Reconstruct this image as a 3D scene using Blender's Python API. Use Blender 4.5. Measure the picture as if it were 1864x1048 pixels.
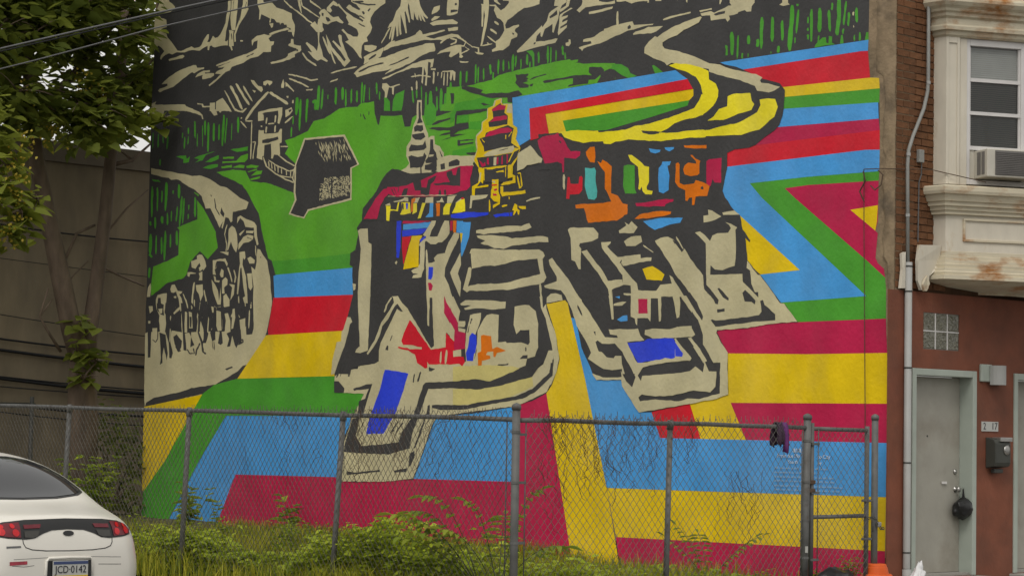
import bpy, bmesh, math, random
from mathutils import Vector, Matrix, geometry, noise
from mathutils.bvhtree import BVHTree
R = math.radians
S = bpy.context.scene
col = S.collection
random.seed(11)
for o in list(bpy.data.objects): bpy.data.objects.remove(o)

# ---------------------------------------------------------------- camera
# world frame: x runs along the house front, y along the mural wall towards the back, z up; origin = house corner
PITCH, ROLL, A = math.atan(266/4220), 0.018, R(43.6)
lookh = Vector((math.sin(A), math.cos(A), 0)); rgt = Vector((math.cos(A), -math.sin(A), 0)); up = Vector((0, 0, 1))
fw = lookh*math.cos(PITCH)+up*math.sin(PITCH); u0 = -lookh*math.sin(PITCH)+up*math.cos(PITCH)
rr = rgt*math.cos(ROLL)+u0*math.sin(ROLL); uu = -rgt*math.sin(ROLL)+u0*math.cos(ROLL)
cd = bpy.data.cameras.new('camera'); cam = bpy.data.objects.new('camera', cd); col.objects.link(cam)
M = Matrix((rr, uu, -fw)).transposed().to_4x4(); M.translation = Vector((-18.6, -14.02, 1.5)); cam.matrix_world = M
cd.sensor_width = 36; cd.lens = 4220/1864*36; cd.clip_end = 3000; cd.clip_start = .1
S.camera = cam

# ---------------------------------------------------------------- sky, sun, exposure (overcast day)
W = bpy.data.worlds.new('World'); S.world = W; W.use_nodes = True
nt = W.node_tree; nt.nodes.clear()
sky = nt.nodes.new('ShaderNodeTexSky'); sky.sky_type = 'NISHITA'; sky.sun_disc = False
SUN_EL, SUN_AZ = R(52), R(235)          # sun behind the camera, veiled
sky.sun_elevation = SUN_EL; sky.sun_rotation = SUN_AZ; sky.dust_density = 6; sky.air_density = 1.2; sky.ozone_density = 1
hs = nt.nodes.new('ShaderNodeHueSaturation'); hs.inputs['Saturation'].default_value = .22
bg = nt.nodes.new('ShaderNodeBackground'); bg.inputs['Strength'].default_value = .15
wo = nt.nodes.new('ShaderNodeOutputWorld')
oc = nt.nodes.new('ShaderNodeMix'); oc.data_type = 'RGBA'; oc.inputs['Factor'].default_value = .8; oc.inputs['B'].default_value = (5.75, 5.65, 5.4, 1)   # even overcast veil
nt.links.new(sky.outputs[0], hs.inputs['Color']); nt.links.new(hs.outputs[0], oc.inputs['A']); nt.links.new(oc.outputs['Result'], bg.inputs[0]); nt.links.new(bg.outputs[0], wo.inputs[0])
sl = bpy.data.lights.new('sun', 'SUN'); sl.energy = 1.0; sl.angle = R(25); sl.color = (1, .96, .9)
so = bpy.data.objects.new('sun', sl); col.objects.link(so)
sd = Vector((math.sin(SUN_AZ)*math.cos(SUN_EL), math.cos(SUN_AZ)*math.cos(SUN_EL), math.sin(SUN_EL)))
so.rotation_euler = sd.to_track_quat('Z', 'Y').to_euler()
S.view_settings.view_transform = 'Standard'; S.view_settings.look = 'None'; S.view_settings.exposure = 0.0; S.view_settings.gamma = 1

# ---------------------------------------------------------------- materials
MT = {}
def lin(c): return tuple((v/255/12.92 if v/255 <= .04045 else ((v/255+.055)/1.055)**2.4) for v in c)
def mat(name, colr, rough=.7, var=.12, scale=6., bump=.0, bscale=60., metal=0., col2=None, c2scale=1.5, c2lo=.5, c2hi=.75, spec=.3, rand=0., stretch=None, trans=0.):
    m = bpy.data.materials.new(name); m.use_nodes = True; n = m.node_tree.nodes; l = m.node_tree.links
    b = n['Principled BSDF']; b.inputs['Roughness'].default_value = rough; b.inputs['Metallic'].default_value = metal
    b.inputs['Specular IOR Level'].default_value = spec
    tc = n.new('ShaderNodeTexCoord'); src = tc.outputs['Object']
    if stretch:
        mp = n.new('ShaderNodeMapping'); mp.inputs['Scale'].default_value = stretch; l.new(src, mp.inputs[0]); src = mp.outputs[0]
    nz = n.new('ShaderNodeTexNoise'); nz.inputs['Scale'].default_value = scale; nz.inputs['Detail'].default_value = 5; l.new(src, nz.inputs['Vector'])
    mr = n.new('ShaderNodeMapRange'); mr.inputs['From Min'].default_value = .3; mr.inputs['From Max'].default_value = .7
    mr.inputs['To Min'].default_value = 1-var; mr.inputs['To Max'].default_value = 1+var; l.new(nz.outputs[0], mr.inputs[0])
    base = n.new('ShaderNodeRGB'); base.outputs[0].default_value = (*colr, 1); cur = base.outputs[0]
    if col2:
        n2 = n.new('ShaderNodeTexNoise'); n2.inputs['Scale'].default_value = c2scale; n2.inputs['Detail'].default_value = 7; n2.inputs['Roughness'].default_value = .65; l.new(src, n2.inputs['Vector'])
        m2 = n.new('ShaderNodeMapRange'); m2.inputs['From Min'].default_value = c2lo; m2.inputs['From Max'].default_value = c2hi; l.new(n2.outputs[0], m2.inputs[0])
        mx = n.new('ShaderNodeMix'); mx.data_type = 'RGBA'; l.new(m2.outputs[0], mx.inputs['Factor']); l.new(cur, mx.inputs['A']); mx.inputs['B'].default_value = (*col2, 1); cur = mx.outputs['Result']
    mul = n.new('ShaderNodeVectorMath'); mul.operation = 'SCALE'; l.new(cur, mul.inputs[0]); l.new(mr.outputs[0], mul.inputs['Scale']); cur = mul.outputs[0]
    if rand:
        oi = n.new('ShaderNodeObjectInfo'); r2 = n.new('ShaderNodeMapRange'); r2.inputs['To Min'].default_value = 1-rand; r2.inputs['To Max'].default_value = 1+rand; l.new(oi.outputs['Random'], r2.inputs[0])
        m3 = n.new('ShaderNodeVectorMath'); m3.operation = 'SCALE'; l.new(cur, m3.inputs[0]); l.new(r2.outputs[0], m3.inputs['Scale']); cur = m3.outputs[0]
    l.new(cur, b.inputs['Base Color'])
    if bump:
        nb = n.new('ShaderNodeTexNoise'); nb.inputs['Scale'].default_value = bscale; nb.inputs['Detail'].default_value = 4; l.new(src, nb.inputs['Vector'])
        bp = n.new('ShaderNodeBump'); bp.inputs['Strength'].default_value = bump; bp.inputs['Distance'].default_value = .01; l.new(nb.outputs[0], bp.inputs['Height']); l.new(bp.outputs[0], b.inputs['Normal'])
    if trans:
        tr = n.new('ShaderNodeBsdfTranslucent'); l.new(cur, tr.inputs[0]); ms = n.new('ShaderNodeMixShader'); ms.inputs[0].default_value = trans
        l.new(b.outputs[0], ms.inputs[1]); l.new(tr.outputs[0], ms.inputs[2]); l.new(ms.outputs[0], n['Material Output'].inputs['Surface'])
    MT[name] = m; return m
def leafmat(name, c1, c2, trans=.35):
    """leaf colour varies leaf by leaf through the 'tint' colour attribute"""
    m = bpy.data.materials.new(name); m.use_nodes = True; n = m.node_tree.nodes; l = m.node_tree.links
    b = n['Principled BSDF']; b.inputs['Roughness'].default_value = .55; b.inputs['Specular IOR Level'].default_value = .25
    at = n.new('ShaderNodeAttribute'); at.attribute_name = 'tint'
    mx = n.new('ShaderNodeMix'); mx.data_type = 'RGBA'; mx.inputs['A'].default_value = (*c1, 1); mx.inputs['B'].default_value = (*c2, 1)
    l.new(at.outputs['Fac'], mx.inputs['Factor']); l.new(mx.outputs['Result'], b.inputs['Base Color'])
    tr = n.new('ShaderNodeBsdfTranslucent'); l.new(mx.outputs['Result'], tr.inputs[0]); ms = n.new('ShaderNodeMixShader'); ms.inputs[0].default_value = trans
    l.new(b.outputs[0], ms.inputs[1]); l.new(tr.outputs[0], ms.inputs[2]); l.new(ms.outputs[0], n['Material Output'].inputs['Surface'])
    MT[name] = m; return m
KP = 1.0
def paint(name, c, k=.80):
    b = tuple(min(.9, v/k) for v in lin(c)); g = sum(b)/3
    fade = tuple(.80*v+.10*g+.006 for v in b)          # sun-faded and dusty patches
    return mat(name, b, rough=.6, var=.13, scale=2.6, bump=.55, bscale=26., spec=.3, col2=fade, c2scale=.9, c2lo=.42, c2hi=.74, stretch=(1, 1, .75))
for nme, c in dict(black=(59, 58, 58), cream=(184, 175, 139), straw=(190, 178, 112), green=(70, 146, 42), lime=(88, 156, 40), blue=(66, 145, 208), red=(196, 20, 40), magenta=(174, 22, 68), yellow=(212, 180, 0), lemon=(222, 205, 28), royal=(36, 60, 205), orange=(206, 106, 0), teal=(75, 165, 160)).items():
    paint('paint_'+nme, c)
mat('stucco', (.27, .2, .125), .9, .25, 5, .9, 22, col2=(.13, .10, .07), c2scale=2.2, c2lo=.5, c2hi=.68)
mat('foundation', (.035, .032, .028), .95, .4, 4, .8, 20)
mat('mortar', (.08, .042, .022), .95, .2, 10, .5, 40)
mat('brick', (.16, .07, .03), .85, .22, 14, .6, 50, col2=(.075, .045, .028), c2scale=3, c2lo=.45, c2hi=.75, rand=.22)
mat('brown_front', (.20, .068, .038), .78, .14, 3.5, .35, 24, col2=(.135, .056, .036), c2scale=1.5, c2lo=.42, c2hi=.72)
mat('white_trim', (.61, .56, .46), .55, .06, 8, .2, 30, col2=(.42, .27, .11), c2scale=4.5, c2lo=.60, c2hi=.80, stretch=(1, 1, .35))
mat('rusty_trim', (.57, .51, .38), .6, .08, 8, .25, 30, col2=(.33, .13, .025), c2scale=3.2, c2lo=.50, c2hi=.66, stretch=(.5, .5, 1.1))
mat('frame_white', (.62, .60, .58), .5, .05, 6)
mat('sage_frame', (.36, .40, .35), .5, .06, 6)
mat('door_paint', (.33, .315, .27), .5, .07, 3.5, .15, 20, col2=(.24, .215, .175), c2scale=1.6, c2lo=.48, c2hi=.78)
mat('dark_metal', (.05, .05, .045), .5, .2, 10)
mat('mailbox_green', (.05, .052, .044), .45, .1, 8)
mat('steel', (.42, .41, .39), .35, .1, 20, metal=.9)
mat('galvanised', (.125, .125, .12), .6, .2, 9, metal=.2, col2=(.08, .06, .045), c2scale=5, c2lo=.58, c2hi=.75)
mat('wire', (.15, .14, .125), .6, .25, 6, metal=.3)
mat('white_pipe', (.35, .35, .335), .5, .06, 5, col2=(.36, .34, .31), c2scale=3)
mat('grey_pipe', (.27, .27, .25), .5, .08, 5)
mat('black_rubber', (.012, .012, .012), .5, .2, 8)
mat('bag_black', (.015, .015, .015), .28, .2, 8, .6, 20)
mat('bag_white', (.68, .68, .68), .4, .1, 8, .5, 20)
mat('cone_orange', (.62, .10, .015), .5, .08, 6)
mat('cloth_purple', (.13, .035, .15), .9, .2, 10)
mat('cloth_dark', (.05, .03, .05), .9, .2, 10)
mat('blind', (.26, .25, .24), .6, .05, 6)
mat('blind_sky_sheen', (.50, .49, .47), .6, .05, 6)  # paler blind colour with the sky's reflection painted in
mat('ac_white', (.52, .49, .42), .55, .06, 6, col2=(.40, .35, .26), c2scale=4)
mat('ac_grille', (.16, .15, .14), .6, .1, 8)
mat('car_white', (.72, .69, .62), .22, .03, 3, spec=.5)
mat('car_black', (.01, .01, .01), .42, .1, 5, spec=.5)
mat('car_trim', (.03, .03, .03), .4, .1, 5)
mat('lamp_red', (.5, .008, .012), .18, .15, 30, spec=.5)
mat('lamp_dim', (.13, .008, .016), .25, .1, 30, spec=.5)
mat('lamp_smoke', (.045, .042, .036), .25, .1, 30, spec=.5)
mat('tyre', (.015, .015, .015), .8, .1, 10)
mat('rim', (.4, .4, .4), .35, .05, 10, metal=.8)
mat('plate_white', (.46, .46, .43), .45, .03, 5)
mat('plate_blue', (.05, .07, .16), .45, .03, 5)
mat('plate_yellow', (.70, .48, .01), .45, .03, 5)
mat('ink', (.02, .02, .03), .5, .03, 5)
mat('sticker_red', (.36, .05, .07), .5, .3, 40)
mat('text_white', (.62, .68, .72), .6, .05, 5)
mat('text_pale', (.30, .46, .62), .6, .05, 5)
mat('bark', (.15, .11, .08), .9, .3, 8, .9, 25, stretch=(1, 1, .3))
mat('rear_wall', (.235, .19, .12), .9, .22, 1.5, .5, 12, col2=(.15, .125, .085), c2scale=1.1, c2lo=.4, c2hi=.7, stretch=(1, 1, .35))
mat('rear_cap', (.15, .125, .09), .9, .2, 3)
mat('cable', (.01, .01, .01), .6, .1, 5)
mat('cable_grey', (.12, .12, .12), .5, .1, 5)
mat('soil', (.10, .085, .04), .95, .4, 5, .8, 15, col2=(.035, .045, .015), c2scale=3)
mat('asphalt', (.05, .05, .05), .9, .2, 3, .5, 60)
mat('concrete', (.30, .29, .26), .9, .12, 2, .3, 40, col2=(.2, .19, .17), c2scale=1)
mat('vine_dry', (.085, .055, .038), .9, .3, 8)
mat('stem', (.08, .10, .03), .7, .2, 8)
leafmat('leaf_dark', (.11, .145, .03), (.33, .37, .06), .55)
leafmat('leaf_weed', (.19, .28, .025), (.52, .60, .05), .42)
leafmat('leaf_sumac', (.17, .26, .03), (.40, .44, .06), .42)
leafmat('grass_blade', (.15, .20, .02), (.50, .46, .045), .45)
leafmat('flower', (.30, .22, .02), (.45, .36, .05), .2)
def glassmat(name, c, rough=.05, alpha=1.):
    m = bpy.data.materials.new(name); m.use_nodes = True; b = m.node_tree.nodes['Principled BSDF']
    b.inputs['Base Color'].default_value = (*c, 1); b.inputs['Roughness'].default_value = rough; b.inputs['Specular IOR Level'].default_value = .8
    MT[name] = m; return m
glassmat('car_glass', (.02, .021, .024), .04); glassmat('pane_glass', (.06, .06, .06), .08)
def clearglass(name):
    m = bpy.data.materials.new(name); m.use_nodes = True; n = m.node_tree.nodes; l = m.node_tree.links
    g = n.new('ShaderNodeBsdfGlossy'); g.inputs['Roughness'].default_value = .03; t = n.new('ShaderNodeBsdfTransparent'); t.inputs[0].default_value = (.75, .77, .76, 1)
    f = n.new('ShaderNodeFresnel'); f.inputs[0].default_value = 1.5; ms = n.new('ShaderNodeMixShader'); l.new(f.outputs[0], ms.inputs[0]); l.new(t.outputs[0], ms.inputs[1]); l.new(g.outputs[0], ms.inputs[2])
    l.new(ms.outputs[0], n['Material Output'].inputs['Surface']); MT[name] = m
clearglass('window_glass')
def glassblock():
    m = bpy.data.materials.new('glass_block'); m.use_nodes = True; n = m.node_tree.nodes; l = m.node_tree.links; b = n['Principled BSDF']
    b.inputs['Roughness'].default_value = .12; b.inputs['Specular IOR Level'].default_value = .7
    tc = n.new('ShaderNodeTexCoord'); w = n.new('ShaderNodeTexNoise'); w.inputs['Scale'].default_value = 16.; w.inputs['Distortion'].default_value = 2.2; w.inputs['Detail'].default_value = 1; l.new(tc.outputs['Object'], w.inputs['Vector'])
    cr = n.new('ShaderNodeMix'); cr.data_type = 'RGBA'; cr.inputs['A'].default_value = (.05, .048, .03, 1); cr.inputs['B'].default_value = (.20, .19, .135, 1); l.new(w.outputs['Fac'], cr.inputs['Factor']); l.new(cr.outputs['Result'], b.inputs['Base Color'])
    bp = n.new('ShaderNodeBump'); bp.inputs['Strength'].default_value = .8; bp.inputs['Distance'].default_value = .02; l.new(w.outputs['Fac'], bp.inputs['Height']); l.new(bp.outputs[0], b.inputs['Normal']); MT['glass_block'] = m
glassblock()

# ---------------------------------------------------------------- helpers
def tag(o, label=None, cat=None, group=None, kind=None):
    if label: o['label'] = label
    if cat: o['category'] = cat
    if group: o['group'] = group
    if kind: o['kind'] = kind
    return o
def empty(name, loc, label, cat, group=None, rz=0.):
    o = bpy.data.objects.new(name, None); col.objects.link(o); o.location = loc; o.rotation_euler.z = rz; o.empty_display_size = .1
    return tag(o, label, cat, group)
def mesh_obj(name, me, mats, parent=None, loc=None):
    o = bpy.data.objects.new(name, me); col.objects.link(o)
    for m in (mats if isinstance(mats, (list, tuple)) else [mats]): me.materials.append(MT[m])
    if parent is not None: o.parent = parent
    if loc is not None: o.location = loc
    return o
class MB:
    def __init__(s): s.v = []; s.f = []; s.mi = []
    def quad(s, a, b, c, d, mi=0):
        n = len(s.v); s.v += [a, b, c, d]; s.f.append((n, n+1, n+2, n+3)); s.mi.append(mi)
    def box(s, a, b, mi=0):
        x0, y0, z0 = a; x1, y1, z1 = b
        if x0 > x1: x0, x1 = x1, x0
        if y0 > y1: y0, y1 = y1, y0
        if z0 > z1: z0, z1 = z1, z0
        n = len(s.v)
        s.v += [(x0, y0, z0), (x1, y0, z0), (x1, y1, z0), (x0, y1, z0), (x0, y0, z1), (x1, y0, z1), (x1, y1, z1), (x0, y1, z1)]
        for f in ((0, 3, 2, 1), (4, 5, 6, 7), (0, 1, 5, 4), (1, 2, 6, 5), (2, 3, 7, 6), (3, 0, 4, 7)): s.f.append(tuple(n+i for i in f)); s.mi.append(mi)
    def tube(s, pts, r, n=8, mi=0, cap=True):
        pts = [Vector(p) for p in pts]; rs = r if isinstance(r, (list, tuple)) else [r]*len(pts)
        base = len(s.v); pu = None
        for i, p in enumerate(pts):
            d = (pts[min(i+1, len(pts)-1)]-pts[max(i-1, 0)]).normalized()
            ref = pu if pu is not None else (Vector((0, 0, 1)) if abs(d.z) < .9 else Vector((1, 0, 0)))
            sx = d.cross(ref)
            if sx.length < 1e-5: sx = d.cross(Vector((.3, .9, .2)))
            sx.normalize(); sy = sx.cross(d).normalized(); pu = sy
            for k in range(n):
                a = 2*math.pi*k/n; s.v.append(tuple(p+sx*(math.cos(a)*rs[i])+sy*(math.sin(a)*rs[i])))
        for i in range(len(pts)-1):
            for k in range(n):
                a = base+i*n+k; b = base+i*n+(k+1) % n; s.f.append((a, b, b+n, a+n)); s.mi.append(mi)
        if cap:
            s.f.append(tuple(base+k for k in range(n))[::-1]); s.mi.append(mi)
            e = base+(len(pts)-1)*n; s.f.append(tuple(e+k for k in range(n))); s.mi.append(mi)
    def lathe(s, prof, c=(0, 0, 0), n=16, mi=0, axis='z'):
        base = len(s.v)
        for r, z in prof:
            for k in range(n):
                a = 2*math.pi*k/n; x, y = r*math.cos(a), r*math.sin(a)
                p = (x, y, z) if axis == 'z' else ((x, z, y) if axis == 'y' else (z, x, y))
                s.v.append((p[0]+c[0], p[1]+c[1], p[2]+c[2]))
        for i in range(len(prof)-1):
            for k in range(n):
                a = base+i*n+k; b = base+i*n+(k+1) % n; s.f.append((a, b, b+n, a+n)); s.mi.append(mi)
        s.f.append(tuple(base+k for k in range(n))[::-1]); s.mi.append(mi)
        e = base+(len(prof)-1)*n; s.f.append(tuple(e+k for k in range(n))); s.mi.append(mi)
    def build(s, name, mats, parent=None, loc=None, smooth=False, fix=True):
        me = bpy.data.meshes.new(name); me.from_pydata(s.v, [], s.f)
        me.polygons.foreach_set('material_index', s.mi)
        if fix:
            bm = bmesh.new(); bm.from_mesh(me); bmesh.ops.recalc_face_normals(bm, faces=bm.faces); bm.to_mesh(me); bm.free()
        if smooth: me.polygons.foreach_set('use_smooth', [True]*len(me.polygons))
        me.update(); return mesh_obj(name, me, mats, parent, loc)
def bevel(o, w=.008, seg=2):
    m = o.modifiers.new('bevel', 'BEVEL'); m.width = w; m.segments = seg; m.limit_method = 'ANGLE'; return o
def boxo(name, a, b, m, parent=None, bev=0):
    k = MB(); k.box(a, b); o = k.build(name, m, parent)
    if bev: bevel(o, bev)
    return o
def tubeo(name, pts, r, m, parent=None, n=8, smooth=True):
    k = MB(); k.tube(pts, r, n); return k.build(name, m, parent, smooth=smooth)
def text(name, s, size, m, parent, mw, ext=.0008, align='CENTER', sx=1.):
    cu = bpy.data.curves.new(name, 'FONT'); cu.body = s; cu.size = size; cu.align_x = align; cu.align_y = 'CENTER'; cu.extrude = ext; cu.resolution_u = 3
    t = bpy.data.objects.new(name, cu); col.objects.link(t); bpy.context.view_layer.update()
    me = bpy.data.meshes.new_from_object(t.evaluated_get(bpy.context.evaluated_depsgraph_get())); bpy.data.objects.remove(t)
    me.transform(Matrix.Diagonal((sx, 1, 1, 1))); me.transform(mw); me.materials.clear(); return mesh_obj(name, me, m, parent)
def dup(root, loc=None, rz=None, label=None, group=None):
    c = root.copy(); col.objects.link(c)
    if loc is not None: c.location = loc
    if rz is not None: c.rotation_euler.z = rz
    if label: c['label'] = label
    if group: c['group'] = group
    for ch in root.children:
        k = ch.copy(); col.objects.link(k); k.parent = c
        for g in ch.children:
            q = g.copy(); col.objects.link(q); q.parent = k
    return c

# ================================================================ the setting
def sheet(name, pts, m, z=0., kind='structure'):
    me = bpy.data.meshes.new(name); me.from_pydata([(x, y, z) for x, y in pts], [], [tuple(range(len(pts)))]); me.update()
    o = mesh_obj(name, me, m); tag(o, kind=kind); return o
sheet('road', [(-900, -900), (900, -900), (900, 900), (-900, 900)], 'asphalt', -.13)
k = MB(); k.box((-7.7, -3.2, -.3), (-5.27, 60, -.006)); tag(k.build('sidewalk', 'concrete'), kind='structure')
k = MB(); k.box((-5.27, -3.2, -.3), (40, -.09, -.01)); tag(k.build('sidewalk', 'concrete'), kind='structure')
k = MB(); k.box((-7.85, -3.35, -.3), (-7.7, 60, .0)); k.box((-7.7, -3.35, -.3), (40, -3.2, 0)); tag(k.build('kerb', 'concrete'), kind='structure')
def lot_z(x, y):
    t = max(0, min(1, y/13)); s = max(0, min(1, (x+5.27)/5.27))
    return .02+t*(.10+.16*s)+.05*noise.noise(Vector((x*.9, y*.9, 3)))
k = MB(); NX, NY = 18, 50
for j in range(NY+1):
    for i in range(NX+1):
        x = -5.27+5.5*i/NX; y = -.09+16*j/NY; k.v.append((x, y, lot_z(x, y)))
for j in range(NY):
    for i in range(NX):
        a = j*(NX+1)+i; k.f.append((a, a+1, a+NX+2, a+NX+1)); k.mi.append(0)
tag(k.build('lot_ground', 'soil', smooth=True), kind='structure')

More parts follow.
